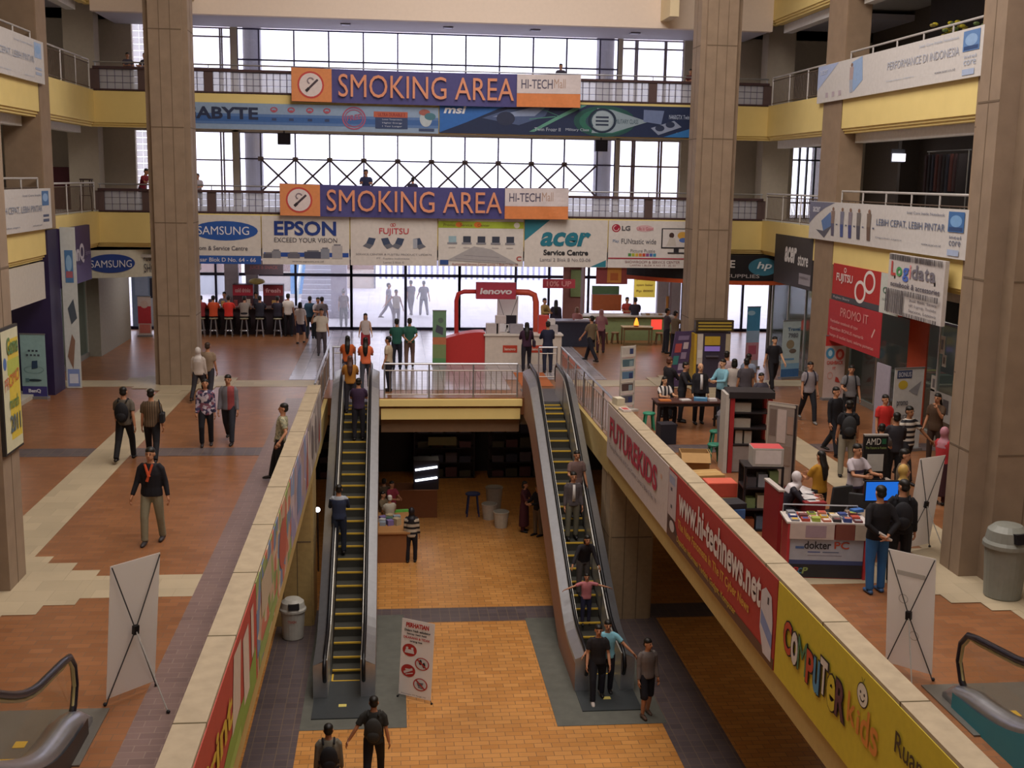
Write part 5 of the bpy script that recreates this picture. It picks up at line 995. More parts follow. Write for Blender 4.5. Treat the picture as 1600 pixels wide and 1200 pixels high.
# brochure stand with pictures
t = thing('brochure_stand', 'white brochure stand with stacked pictures at the end of the right parapet', 'stand', (6.5, 31.3, 0))
U_ = Vector((0.9, 0.43, 0)).normalized(); N_ = U_.cross(Z_)
for u in (-0.24, 0.24): MB().obox(U_ * u + Vector((0, 0, 0.92)), U_, Z_, N_, 0.03, 1.84, 0.03, M('#b9b2a8', 0.5)).build('post', t)
MB().obox(Vector((0, 0, 0.03)), U_, Z_, N_, 0.55, 0.06, 0.4, M('#b9b2a8', 0.5)).build('base', t)
for k, c in enumerate(('#5a5a66', '#5a4a48', '#5f7f9c', '#55707a', '#c0b8b0')):
    z = 0.32 + 0.34 * k; m = MB(); m.obox(Vector((0, 0, z)), U_, (Z_ + N_ * -0.12).normalized(), N_, 0.46, 0.3, 0.012, M('#c4bcb2', 0.6)); m.obox(Vector((0, 0, z)) + N_ * 0.01, U_, Z_, N_, 0.38, 0.23, 0.012, M(c, 0.5)); m.obox(Vector((0, 0, z)) + N_ * 0.015 + U_ * 0.1, U_, Z_, N_, 0.12, 0.15, 0.012, M('#8aa0a8' if k % 2 else '#3a4670', 0.5)); m.build('picture_card', t)
item('plastic_bag', 'crumpled whitish bag on the end of the right parapet', 'bag', (5.39, 26.9, 1.055), 0.2, 0.28, 0.16, '#c8bfa8', 15, art='#d8d0b8'); item('paper_pack', 'white and red packet on the right parapet top', 'paper', (5.39, 26.1, 1.055), 0.2, 0.34, 0.05, '#cfc4c0', 8, art='#b0504a')
# cash machine at the column
t = thing('cash_machine', 'yellow and dark cash machine at the foot of the right column', 'cash machine', (9.9, 35.15, 0))
MB().box(-0.55, -0.25, 0, 0.55, 0.22, 1.75, M('#3a3444', 0.5)).build('body', t); MB().box(-0.5, -0.27, 0.75, -0.32, -0.25, 1.7, M('#c0b8b0', 0.5)).build('side_panel', t); MB().box(0.4, -0.27, 0.3, 0.55, -0.25, 1.7, M('#a89c84', 0.5)).build('side_panel', t)
MB().box(-0.6, -0.3, 0, -0.52, 0.2, 1.7, M('#b8962e', 0.5)).build('yellow_panel', t); MB().box(-0.26, -0.27, 1.35, 0.22, -0.25, 1.62, M('#b89a32', 0.5)).build('yellow_sign', t); MB().box(-0.26, -0.275, 1.16, 0.22, -0.25, 1.31, M('#7d68b0', 0.3, emit=0.3)).build('screen', t); MB().box(-0.22, -0.32, 0.98, 0.18, -0.25, 1.02, M('#55505c', 0.4)).build('keypad_shelf', t)
h_ = MB(); h_.box(-0.58, -0.3, 1.78, 0.62, -0.1, 2.12, M('#3a3020', 0.5)); [h_.box(-0.5, -0.305, 1.82 + 0.1 * k, 0.55, -0.3, 1.87 + 0.1 * k, M('#a8923a', 0.5)) for k in range(3)]; h_.build('header_sign', t)
MB().box(-0.48, -0.278, 0.95, -0.34, -0.27, 1.2, M('#d0ccc4', 0.5)).build('notice', t)
b = Board('leaning_panel', 'purple panel of small pictures leaning beside the cash machine', 'panel', (8.5, 34.95, 0.02), (0.97, 0.25, 0), (0.16, 0.1, 1), 0.62, 1.75, '#4a3a5c', 0.05)
for k, (u, v, w_, h_, c) in enumerate(((0.1, 0.62, 0.36, 0.16, '#a84a4a'), (0.55, 0.68, 0.28, 0.12, '#b8a8b0'), (0.5, 0.5, 0.3, 0.12, '#8a7a94'), (0.1, 0.4, 0.3, 0.16, '#3a7a78'), (0.45, 0.3, 0.4, 0.12, '#a094a8'), (0.45, 0.12, 0.35, 0.12, '#9a8a98'), (0.2, 0.84, 0.6, 0.08, '#7a6a8c'))): b.rect(u, v, u + w_, v + h_, c)
b.done()
# standing banners before the right shops
def roll_up(label, x, y, U, w, h, col, art, name='roll_up_banner'):
    t = thing(name, label, 'banner', (x, y, 0)); U = Vector(U).normalized(); N = U.cross(Z_); o = Vector((x, y, 0.07)) - U * w / 2
    MB().obox(Vector((0, 0, 0.035)), U, Z_, N, w + 0.06, 0.07, 0.2, M('#8a8a8c', 0.4, 0.5)).build('base', t)
    b = Board('', '', '', o, U, Z_, w, h, col, 0.012, parent=t, panel='printed_sheet'); art(b); b.done()
    MB().obox(Vector((0, 0, 0.08 + h)), U, Z_, N, w + 0.02, 0.03, 0.03, M('#8a8a8c', 0.4, 0.5)).build('top_rail', t); MB().obox(N * -0.03 + Vector((0, 0, h / 2 + 0.07)), U, Z_, N, 0.02, h, 0.02, M('#8a8a8c', 0.4, 0.5)).build('pole', t)
    return t
def a_red(b): b.rect(0, 0.84, 1, 1, '#b8342e'); b.ell(0.25, 0.72, 0.21, 0.09, '#4a86a8'); b.ell(0.72, 0.7, 0.21, 0.09, '#c0463c'); b.ell(0.25, 0.72, 0.1, 0.05, '#a8c4d0'); b.ell(0.72, 0.7, 0.1, 0.05, '#d89a8a'); b.text('CASHBACK', 0.1, 0.54, 0.9, 0.6, '#b84a40', 0.03); b.text('IT', 0.4, 0.46, 0.55, 0.5, '#b84a40', 0.03); b.poly([(0.55, 0.26), (0.8, 0.24), (0.7, 0.32), (0.58, 0.34)], '#a83a30'); b.ring(0.3, 0.36, 0.13, 0.06, 0.2, '#c88a80'); b.rect(0.55, 0.06, 0.9, 0.14, '#c09088')
roll_up('red topped roll-up banner with two round emblems before the narrow right pillar', 13.05, 32.9, (1, 0.1, 0), 0.66, 1.85, '#c0a8a0', a_red)
def a_blue(b): b.rect(0, 0, 1, 0.14, '#3a5f8c'); b.rect(0, 0.14, 1, 0.24, '#7a9cb4'); b.text('Travel', 0.25, 0.82, 0.95, 0.88, '#3a5a7a', 0.03); b.text('7980', 0.3, 0.7, 0.85, 0.78, '#5a5a62', 0.02); b.ell(0.45, 0.58, 0.22, 0.08, '#8a7a60'); b.ell(0.6, 0.46, 0.2, 0.04, '#6a5a50'); b.rect(0.1, 0.3, 0.7, 0.33, '#5f86a8')
roll_up('pale blue roll-up banner partly behind the narrow right pillar', 13.0, 36.6, (1, 0.3, 0), 0.7, 1.85, '#a9b4b4', a_blue)
def a_sky(b): b.rect(0, 0.6, 1, 1, '#4a8ab0'); b.ell(0.3, 0.9, 0.3, 0.04, '#9cc0d4'); b.rect(0, 0.4, 1, 0.6, '#9ab0c8'); b.rect(0, 0.1, 1, 0.4, '#c08a94'); b.rect(0.2, 0.2, 0.8, 0.35, '#b0586a')
roll_up('sky blue and pink banner behind the young man in black', 12.4, 38.8, (1, 0.2, 0), 0.5, 2.05, '#b0a8b0', a_sky)
def a_yel(b): b.rect(0.08, 0.88, 0.58, 0.98, '#3f4a6a'); b.text('BONUS', 0.12, 0.9, 0.54, 0.96, '#b8bcc8', 0.02); b.ell(0.3, 0.8, 0.16, 0.055, '#c0a83a'); b.poly([(0.5, 0.72), (0.92, 0.84), (0.8, 0.66)], '#8f8f94'); b.text('promo', 0.12, 0.52, 0.5, 0.6, '#5a5a60', 0.02); b.text('murah', 0.12, 0.38, 0.6, 0.45, '#5a5a60', 0.01); b.rect(0.1, 0.1, 0.8, 0.2, '#9ab4c4'); b.rect(0.1, 0.24, 0.6, 0.3, '#a8b0b8')
roll_up('white roll-up banner with a yellow ball beside the wide right pillar', 12.3, 26.3, (1, 0.25, 0), 0.85, 1.95, '#c4c4c2', a_yel)
b = Board('side_board', 'plain grey board standing behind the white roll-up banner', 'panel', (11.95, 27.4, 0.0), (0.05, -1, 0), Z_, 0.7, 2.0, '#9c94a0', 0.03); b.done()
# red door leaf and window papers of the barcode shop
b = Board('door_leaf', 'open red door leaf between the two right shops', 'door', (SXR - 0.12, 29.15, 0), (0.1, -1, 0), Z_, 0.9, 2.9, '#a8452a', 0.05); b.done()
for k, (y, z, w_, h_) in enumerate(((28.6, 2.35, 0.25, 0.4), (27.6, 2.2, 0.28, 0.45), (26.7, 2.15, 0.25, 0.45), (26.2, 2.1, 0.25, 0.45), (27.9, 1.2, 0.3, 0.4), (27.4, 1.9, 0.2, 0.3))):
    b = Board('window_notice', 'small white notice on the glass under the barcode board', 'notice', (SXR - 0.02, y, z), (0, -1, 0), Z_, w_, h_, '#b8b4ac', 0.006, 'notices on the shop glass'); b.rect(0.3, 0.25, 0.7, 0.8, '#6a6668'); b.done()
b = Board('window_notice', 'white poster with dark figures low on the shop glass', 'notice', (SXR - 0.02, 27.9, 0.55), (0, -1, 0), Z_, 1.2, 0.7, '#a09a94', 0.006); b.rect(0.25, 0.15, 0.38, 0.85, '#2c2a2c'); b.rect(0.6, 0.3, 0.85, 0.8, '#4a4648'); b.done()
b = Board('window_notice', 'white poster with a red ring on the shop glass', 'notice', (SXR - 0.02, 31.3, 0.2), (0, -1, 0), Z_, 0.75, 0.85, '#a8a29a', 0.006); b.ring(0.5, 0.5, 0.3, 0.3, 0.25, '#a8605a'); b.done()
# counters and racks inside the right and left shops
for k, (x, y, l_) in enumerate(((15.2, 31.5, 'low display counter inside the red lettered shop'), (15.4, 27.4, 'low display counter inside the barcode shop'), (15.2, 38.0, 'low display counter inside the dark store'), (-12.4, 38.6, 'low display counter inside the left glass shop'))):
    t = thing('display_counter', l_, 'counter', (x, y, 0)); MB().box(-0.5, -1.3, 0, 0.5, 1.3, 0.9, M('#6d5c48', 0.6)).build('body', t); MB().box(-0.52, -1.32, 0.9, 0.52, 1.32, 0.94, M('#a39a88', 0.4)).build('countertop', t)
for k in range(6):
    item('boxed_laptop', 'boxed goods on the counter inside the red lettered shop', 'box', (15.2, 30.5 + 0.4 * k, 0.94), 0.5, 0.3, 0.22, ('#5a6a5a', '#8a4a3a', '#9a8a3a', '#5a5a6a')[k % 4], 0, 'boxes on the shop counter')
# chandelier-like emergency lamp
t = thing('wall_lamp', 'small bright white lamp box on the right first gallery', 'lamp', (14.6, 33.0, 7.0)); MB().box(-0.18, -0.05, 0, 0.18, 0.05, 0.22, M('#e8e6f0', 0.4, emit=2.0)).build('diffuser', t); MB().box(-0.2, 0.05, -0.03, 0.2, 0.1, 0.35, DSTEEL).build('housing', t); MB().cyl((0, 0.07, 0.35), (0, 0.07, 0.52), 0.012, DSTEEL, n=6).build('hanger', t)
t = thing('hanging_bulb', 'bright bulb hanging under the curved black awning sign', 'lamp', (11.35, 39.73, 2.5)); MB().ell((0, 0, 0), 0.09, 0.09, 0.1, M('#f4f0ea', 0.4, emit=3.0)).build('bulb', t); MB().cyl((0, 0, 0.08), (0, 0, 0.5), 0.012, BLACK, n=6).build('cable', t)
# ================================================================== the entrance hall
# red booth with an arch
t = thing('sales_booth', 'red and white booth with a tall red arch behind the bridge railing', 'booth', (3.7, 39.8, 0))
RB = M('#bb3532', 0.45, var=0.03); WC = M('#cdbfb2', 0.5)
yB = 40.6
pa = [PY(713, 530, yB), PY(713, 470, yB), PY(716, 459, yB), PY(725, 455.5, yB), PY(760, 455.5, yB)]
MB().tube([(p.x, yB, max(p.z, 0.0)) for p in [Vector((pa[0].x, yB, 0))] + pa], 0.075, RB, 10).build('arch', t, True, True)
pb_ = [PY(795, 456, yB), PY(826, 457, yB), PY(835, 461, yB), PY(837.5, 472, yB), PY(837.5, 540, yB)]
MB().tube([(p.x, yB, p.z) for p in pb_] + [(pb_[-1].x, yB, 0)], 0.11, M('#c4503a', 0.45), 10).build('arch', t, True, True)
a_, c_ = PY(744, 467, yB - 0.2), PY(806, 442, yB - 0.2)
b = Board('', '', '', (a_.x, yB - 0.25, a_.z), X_, Z_, c_.x - a_.x, c_.z - a_.z, '#a8384a', 0.3, parent=t, panel='sign_box'); b.text('lenovo', 0.09, 0.3, 0.9, 0.68, '#d8ccd0', 0.035, 0.12); b.done()
m = MB(); x0, x1 = 1.85, 3.2; n = 14; vs = []; fs = []
for i in range(n + 1):
    x = x0 + (x1 - x0) * i / n; zt = 0.85 + 0.25 * math.sin(math.pi * 0.55 * i / n); vs += [(x, 39.6 + 0.25 * (1 - i / n), 0), (x, 39.6 + 0.25 * (1 - i / n), zt), (x, 40.4, zt)]
for i in range(n): a = 3 * i; fs += [(a, a + 3, a + 4, a + 1), (a + 1, a + 4, a + 5, a + 2)]
m.add(vs, fs, RB); m.build('red_counter', t, True)
m = MB(); m.box(3.2, 39.5, 0, 5.85, 40.1, 1.0, WC); m.box(3.15, 39.45, 1.0, 5.9, 40.15, 1.05, M('#d8cec4', 0.4)); m.build('white_counter', t, True)
for x in (4.05, 5.0): b = Board('', '', '', (x - 0.24, 39.49, 0.42), X_, Z_, 0.5, 0.25, '#b8402c', 0.008, parent=t, panel='badge'); b.text('lenovo', 0.12, 0.3, 0.88, 0.7, '#d8b8a8', 0.03); b.done()
random.seed(2)
for k, (x, z, w_, h_, c, l_) in enumerate(((3.45, 1.05, 0.45, 0.34, '#b8aeb0', 'white carton at the left end of the white booth counter'), (3.75, 1.4, 0.4, 0.26, '#c0b4b4', 'white carton stacked high on the booth counter'), (4.3, 1.05, 0.5, 0.32, '#9a949c', 'grey carton beside the dark monitor on the booth counter'), (5.55, 1.05, 0.4, 0.3, '#aaa2a4', 'carton at the right end of the white booth counter'), (5.5, 1.36, 0.3, 0.2, '#cfc8c8', 'small white box on the right end carton'), (3.65, 1.05, 0.2, 0.34, '#b0a4a4', 'narrow box behind the cartons on the booth counter'))):
    item('display_box', l_, 'box', (x, 39.8 + (0.0 if z < 1.2 else 0.02), z), w_ * 0.9 if k != 5 else 0.1, 0.3, h_, c, 0)
item('display_box', 'red carton on the right end of the booth counter', 'box', (5.25, 39.9, 1.05), 0.36, 0.3, 0.62, '#c04038', 0)
t = thing('monitor', 'dark monitor standing on the white booth counter', 'monitor', (4.1, 40.0, 1.05)); MB().box(-0.2, -0.02, 0.3, 0.22, 0.02, 0.6, M('#201c28', 0.4)).build('bezel', t); MB().box(-0.03, -0.01, 0.02, 0.03, 0.03, 0.3, BLACK).build('neck', t); MB().box(-0.1, -0.06, 0, 0.1, 0.08, 0.02, BLACK).build('base', t)
xstand('pale banner on an x-shaped stand behind the booth counter', (3.75, 41.4, 0), (4.5, 41.4, 0), 2.15)
def a_grn(b): b.rect(0, 0.5, 1, 1, '#6a8a6c'); b.rect(0, 0.36, 1, 0.5, '#b8704c'); b.rect(0, 0.1, 1, 0.36, '#7a8a5a'); b.rect(0, 0, 1, 0.1, '#5a8a58'); b.poly([(0.2, 0.6), (0.75, 0.54), (0.8, 0.68), (0.3, 0.74)], '#4a4a58'); b.ell(0.6, 0.82, 0.2, 0.05, '#5a6a60')
roll_up('green roll-up banner at the left end of the red booth', 1.62, 39.3, (1, -0.1, 0), 0.46, 1.8, '#6a8a6c', a_grn)

# food stall at the back right
t = thing('food_stall', 'green and white food stall with hanging menus at the back right', 'stall', (9.0, 46.3, 0))
MB().box(7.6, 45.7, 0, 11.2, 46.2, 0.95, M('#8a9a6a', 0.6)).build('front_panel', t, True); MB().box(7.5, 45.6, 0.95, 11.3, 46.5, 1.0, M('#c4bcb4', 0.4)).build('countertop', t, True)
for k, (x, c, e) in enumerate(((8.0, '#c8b83a', 0.7), (10.6, '#d04034', 1.2))): MB().box(x - 0.22, 45.69, 0.45, x + 0.22, 45.7, 0.85, M(c, 0.4, emit=e)).build('lit_picture', t, True)
for x in (7.6, 11.2): MB().box(x - 0.05, 46.0, 0, x + 0.05, 46.1, 3.3, M('#7a6a70', 0.5)).build('post', t, True)
MB().box(7.0, 46.3, 2.9, 11.3, 46.8, 3.05, M('#9a8a84', 0.6)).build('canopy', t, True)
MB().box(7.0, 47.2, 0, 7.9, 47.3, 2.95, M('#8a5a52', 0.6)).build('side_panel', t, True); MB().box(7.3, 47.1, 1.6, 7.8, 47.19, 2.7, M('#7a8a5a', 0.6)).build('green_panel', t, True)
MB().box(8.2, 47.0, 1.05, 9.4, 47.3, 1.7, M('#a0542e', 0.6)).build('back_cabinet', t, True); MB().box(8.2, 47.05, 1.72, 9.3, 47.25, 2.05, M('#4f6a4a', 0.7)).build('planter', t, True)
b = Board('menu_poster', 'orange and red menu poster hanging in the food stall', 'poster', (8.3, 46.9, 2.15), X_, Z_, 1.3, 0.75, '#8a3a3a', 0.03); b.rect(0.35, 0.08, 0.8, 0.92, '#c08038'); b.rect(0.45, 0.2, 0.7, 0.6, '#a85a2a'); b.done()
t = thing('hanging_menu', 'yellow lit menu sign hanging at the food stall', 'sign', (10.05, 45.6, 1.75)); MB().box(-0.42, 0, 0, 0.42, 0.08, 1.15, M('#c0aa48', 0.5, emit=0.35)).build('panel', t); l = MB()
for k in range(4): flat_text(l, ('MENU', 'paket hemat', 'ayam bakar', 'Rp 8000')[k], -0.34, 0.34, 0.9 - 0.24 * k, 1.02 - 0.24 * k, -0.004, '#7a5a28', 0.02)
l.build('lettering', t); [MB().cyl((x, 0.04, 1.15), (x, 0.04, 1.75), 0.012, DSTEEL, n=6).build('hanger', t) for x in (-0.35, 0.35)]
item('small_sign', 'small orange sign standing on the food stall counter', 'sign', (11.1, 46.1, 1.0), 0.1, 0.05, 0.75, '#b07a3a', 0)
for k in range(6): item('food_tray', 'food tray lined up on the stall counter', 'tray', (10.1 + 0.17 * k, 45.95, 1.0), 0.14, 0.3, 0.07, ('#b8b0b0', '#a07a5a', '#c0b8b4')[k % 3], 0, 'food trays on the stall counter')
table('small pale wooden table before the food stall', (9.55, 44.5, 0), 1.2, 0.6, 0.72, '#a8926a', 0, '#8a7450')
t = thing('table_lamp', 'small glowing orange lamp on the pale wooden table', 'lamp', (9.5, 44.4, 0.72)); MB().lathe([(0.09, 0), (0.1, 0.02), (0.05, 0.05)], (0, 0, 0), M('#5a2a20', 0.5), 12).build('base', t); MB().lathe([(0.1, 0.06), (0.08, 0.16), (0.02, 0.34)], (0, 0, 0), M('#ff8a2a', 0.5, emit=2.0), 12).build('lamp_shade', t)
for k, x in enumerate((8.3, 8.75, 10.5, 10.9)): stool('low wooden stool before the food stall, %s' % ('far left', 'left of the small table', 'right of the small table', 'far right')[k], (x, 44.7 + 0.1 * (k % 2), 0), '#8a6a48')
b = Board('hanging_sign', 'red hanging sign with white lettering right of the booth', 'sign', (6.0, 46.0, 2.05), X_, Z_, 1.3, 0.36, '#a83a44', 0.05); b.text('10% UP', 0.12, 0.2, 0.88, 0.8, '#d08a88', 0.03); b.done()
t = thing('information_desk', 'dark blue desk with papers behind the booth', 'desk', (6.9, 44.2, 0)); MB().box(-0.9, -0.35, 0, 0.9, 0.35, 0.95, M('#3f4458', 0.6)).build('body', t); MB().box(-0.95, -0.4, 0.95, 0.95, 0.4, 1.0, M('#8a8a9a', 0.4)).build('countertop', t)
item('paper_pack', 'white papers fanned on the dark blue desk', 'paper', (7.3, 44.1, 1.0), 0.6, 0.35, 0.05, '#d4d0d8', 10)
item('pedestal', 'olive pedestal box beside the red dressed visitor', 'stand', (5.75, 43.2, 0), 0.5, 0.5, 1.1, '#7a6a44', 0)

# drinks bar at the back left
t = thing('drinks_bar', 'long dark bar counter with customers on stools at the back left', 'counter', (-5.8, 47.3, 0))
MB().box(-8.6, 47.1, 0, -3.3, 47.6, 1.05, M('#3a3038', 0.6)).build('front_panel', t, True); MB().box(-8.65, 46.95, 1.05, -3.25, 47.65, 1.1, M('#6a5a58', 0.4)).build('countertop', t, True)
def cooler(label, x, col, txt):
    t = thing('drinks_cooler', label, 'cooler', (x, 47.95, 0)); MB().box(-0.4, -0.25, 0, 0.4, 0.25, 1.95, M('#4a2a30', 0.5)).build('body', t); b = Board('', '', '', (x - 0.4, 47.69, 1.5), X_, Z_, 0.8, 0.42, col, 0.02, parent=t, panel='header_panel'); b.text(txt, 0.12, 0.3, 0.88, 0.72, '#d09a9c', 0.03); b.done()
cooler('red topped drinks cooler behind the bar, left one', -5.95, '#a82a3c', 'cold drinks'); cooler('red topped drinks cooler behind the bar beside the entrance', -4.75, '#8a3038', 'fresh')
t = thing('hanging_sign', 'dark hanging board above the bar', 'sign', (-5.0, 46.8, 2.42)); MB().box(-0.75, -0.03, 0, 0.75, 0.03, 0.55, M('#4a3f48', 0.6)).build('panel', t); l = MB(); flat_text(l, 'JUICE & SNACK', -0.55, 0.55, 0.18, 0.36, -0.034, '#7a4a4c', 0.02); l.build('lettering', t); [MB().cyl((x, 0, 0.55), (x, 0, 1.08), 0.012, DSTEEL, n=6).build('hanger', t) for x in (-0.6, 0.6)]
t = thing('round_lamp', 'dull yellow rounded lamp over the bar coolers', 'lamp', (-5.35, 47.4, 2.1)); MB().ell((0, 0, 0), 0.32, 0.2, 0.13, M('#a8985a', 0.5)).build('shade', t); MB().cyl((0, 0, 0.1), (0, 0, 1.4), 0.012, DSTEEL, n=6).build('cable', t)
for k in range(9): item('bottle_box', 'small carton standing on the bar top', 'carton', (-8.2 + 0.5 * k, 47.4, 1.1), 0.14, 0.12, 0.2 + 0.04 * (k % 3), ('#8a3a3a', '#b8a89a', '#5a4a5c', '#b0884a')[k % 4], 0, 'cartons on the bar top')
b = Board('wall_poster', 'tall pale poster on the glass left of the big column', 'poster', (-10.35, 47.9, 0.2), X_, Z_, 1.3, 2.3, '#7f93ae', 0.03); b.rect(0.5, 0.02, 0.98, 0.5, '#b0b8c4'); b.rect(0.55, 0.5, 0.8, 0.85, '#2a2c3c'); b.rect(0.1, 0.55, 0.5, 0.9, '#9cacc4'); b.done()
def a_r2(b): b.rect(0, 0.3, 1, 0.75, '#a83038'); b.ell(0.5, 0.8, 0.3, 0.1, '#b8a094'); b.rect(0.1, 0.05, 0.9, 0.28, '#b86a60')
roll_up('red figure standee between the grey wall and the big left column', -9.55, 46.3, (1, 0, 0), 0.5, 1.5, '#b8a8a0', a_r2)
# left shop goods
def a_bq(b):
    b.rect(0, 0, 1, 0.16, '#3f3a7a'); b.text('BenQ', 0.25, 0.05, 0.75, 0.12, '#d8d8e4', 0.05)
    for k in range(3): b.rect(0.3 + k * 0.15, 0.72, 0.39 + k * 0.15, 0.75, '#3c4650')
    for k in range(4): b.rect(0.22 + k * 0.15, 0.65, 0.31 + k * 0.15, 0.68, '#4c5660')
    b.ring(0.5, 0.43, 0.4, 0.06, 0.06, '#6a8a8c'); b.poly([(0.42, 0.44), (0.66, 0.46), (0.66, 0.58), (0.44, 0.57)], '#2f4660'); b.ell(0.5, 0.26, 0.3, 0.02, '#2c3c44'); b.rect(0.15, 0.23, 0.3, 0.29, '#5a7a80')
roll_up('pale turquoise standee with a monitor picture before the purple bulkhead', -9.95, 33.35, (1, -0.12, 0), 0.7, 1.75, '#8fb0b0', a_bq)
shelf_unit('brown shelf of boxes beside the turquoise standee', (-10.75, 32.9, 0.12), 0.7, 0.5, 1.5, 5, '#4a3828', -8, back='#5a4632')
tower_goods((-10.75, 32.9, 0.12), -8, 0.6, 0.4, 1.5, 5, 'shelf_box', 'box', 'brown box on the shelf beside the turquoise standee', 'brown boxes on the left shelf', ('#6a5034', '#5c4630', '#7a6a54'), 2, 0.2)
t = thing('glass_case', 'green glass showcase at the left shop entrance', 'showcase', (-11.0, 30.9, 0.12)); MB().box(-0.5, -0.6, 0, 0.5, 0.6, 0.9, M('#5a6050', 0.4)).build('body', t); MB().box(-0.5, -0.6, 0.9, 0.5, 0.6, 1.0, M('#8a9488', 0.3)).build('top', t)
item('lit_sign', 'small orange glowing sign inside the left shop', 'sign', (-11.05, 30.9, 1.12), 0.2, 0.1, 1.2, '#c8602e', 0)

# ================================================================== outside the entrance
t = thing('advertising_totem', 'bright blue totem outside the glass left of the entrance', 'totem', (-4.6, 62, -0.02)); MB().box(-0.65, -0.2, 0, 0.65, 0.2, 4.6, M('#3f9fe0', 0.5)).build('panel', t); MB().box(-0.8, -0.3, 0, 0.8, 0.3, 0.2, WHITE).build('base', t)
for k, (x, y, c, l_) in enumerate(((-6.6, 66, '#c8b8a8', 'pale stall roof outside behind the blue totem'), (-2.2, 68, '#d8c8b8', 'pale stall roof outside right of the blue totem'), (-9.4, 64, '#b8c0c8', 'pale stall roof outside left of the blue totem'))):
    t = thing('market_stall', l_, 'stall', (x, y, -0.02)); MB().box(-1.4, -0.8, 2.3, 1.4, 0.8, 2.5, M('#e0d8d0', 0.7)).build('roof', t); MB().box(-1.3, -0.6, 0, 1.3, 0.6, 1.0, M(c, 0.7)).build('counter', t); MB().box(-1.3, 0.5, 1.0, 1.3, 0.55, 2.3, M('#a0705a', 0.7)).build('back_panel', t)
    for sx in (-1, 1): MB().box(sx * 1.3, -0.7, 0, sx * 1.2, -0.6, 2.3, M('#8a8a94', 0.6)).build('post', t)
t = thing('outdoor_stair', 'greenish glass sided stair outside left of the entrance doors', 'stairs', (-3.6, 54, -0.02))
m = MB()
for k in range(12): m.box(0.35 - 0.0, -1.5 + 0, 0, 1, -1, 0.01, WHITE) if False else m.box(-0.6, k * 0.45, 0, 0.9, k * 0.45 + 0.45, 0.2 * (k + 1), M('#b8b4c4', 0.6))
m.build('steps', t); g = MB(); g.add([(-0.7, -0.2, 0.3), (-0.7, 5.6, 2.9), (-0.7, 5.6, 3.7), (-0.7, -0.2, 1.1)], [(0, 1, 2, 3)], glassy('stair_glass', (0.6, 0.75, 0.7), 0.5)); g.add([(1.0, -0.2, 0.3), (1.0, 5.6, 2.9), (1.0, 5.6, 3.7), (1.0, -0.2, 1.1)], [(0, 1, 2, 3)], glassy('stair_glass', (0.6, 0.75, 0.7), 0.5)); g.build('glass_side', t); MB().tube([(1.0, -0.2, 1.12), (1.0, 5.6, 3.72)], 0.05, STEEL, 6).build('handrail', t); MB().tube([(-0.7, -0.2, 1.12), (-0.7, 5.6, 3.72)], 0.05, STEEL, 6).build('handrail', t)
t = thing('outdoor_column', 'grey column outside the glass left of the entrance doors', 'column', (-2.35, 53.2, -0.02)); MB().box(-0.35, -0.35, 0, 0.35, 0.35, 5, M('#a49cb0', 0.7)).build('shaft', t); MB().box(-0.45, -0.45, 0, 0.45, 0.45, 0.3, M('#948ca0', 0.7)).build('plinth', t)
t = thing('outdoor_fence', 'pale picket fence far outside the entrance doors', 'fence', (3, 74, -0.02)); m = MB()
for k in range(40): m.box(-7 + 0.36 * k, -0.02, 0, -6.85 + 0.36 * k, 0.02, 1.4, M('#9aa0c0', 0.6))
m.build('pickets', t); MB().box(-7, -0.03, 1.4, 7.5, 0.03, 1.5, M('#b0b4cc', 0.6)).build('rail', t)

# ================================================================== upper galleries
t = thing('bar_stool', 'dark wooden stool on the left first gallery', 'stool', (-10.2, 41.0, L1)); MB().box(-0.18, -0.18, 1.02, 0.18, 0.18, 1.07, M('#3f2a26', 0.6)).build('seat', t)
for x in (-1, 1):
    for y in (-1, 1): MB().tube([(x * 0.14, y * 0.14, 1.02), (x * 0.2, y * 0.2, 0)], 0.02, M('#3f2a26', 0.6), 6).build('leg', t)
MB().box(-0.17, -0.18, 0.5, 0.17, -0.15, 0.53, M('#3f2a26', 0.6)).build('stretcher', t)
item('cabinet_box', 'dark blue cabinet on the left first gallery', 'cabinet', (-12.6, 42.6, L1), 1.3, 0.5, 1.5, '#2f3650', 0); item('cabinet_box', 'dark red cabinet on the left first gallery', 'cabinet', (-11.4, 42.7, L1), 0.6, 0.5, 1.45, '#5a2630', 0)
for k, (px, py, y, z) in enumerate(((444, 217, 42.8, 0), (939, 228, 42.8, 0))):
    p = PY(px, py, y); t = thing('loudspeaker', 'black box loudspeaker under the upper boards, %s' % ('left one' if k == 0 else 'right one by the round column'), 'speaker', (p.x, y, p.z)); MB().box(-0.22, -0.15, -0.2, 0.22, 0.15, 0.2, M('#2a2730', 0.6)).build('body', t); MB().box(-0.18, -0.16, -0.16, 0.18, -0.15, 0.16, M('#3a3742', 0.8)).build('grille', t); MB().box(-0.03, -0.02, 0.2, 0.03, 0.02, L2 - 0.5 - p.z, DSTEEL).build('bracket', t)
for k, px in enumerate((540, 700, 836, 992)):
    p = PY(px, 33 + k * 5, 41.6); t = thing('recessed_light', 'square unlit light in the soffit over the upper windows, number %s from the left' % ('one', 'two', 'three', 'four')[k], 'light', (p.x, 41.6, 11.42)); MB().box(-0.17, -0.17, -0.04, 0.17, 0.17, -0.005, M('#77738c', 0.5)).build('frame', t); MB().box(-0.13, -0.13, -0.045, 0.13, 0.13, -0.04, M('#9a96b4', 0.4)).build('diffuser', t)
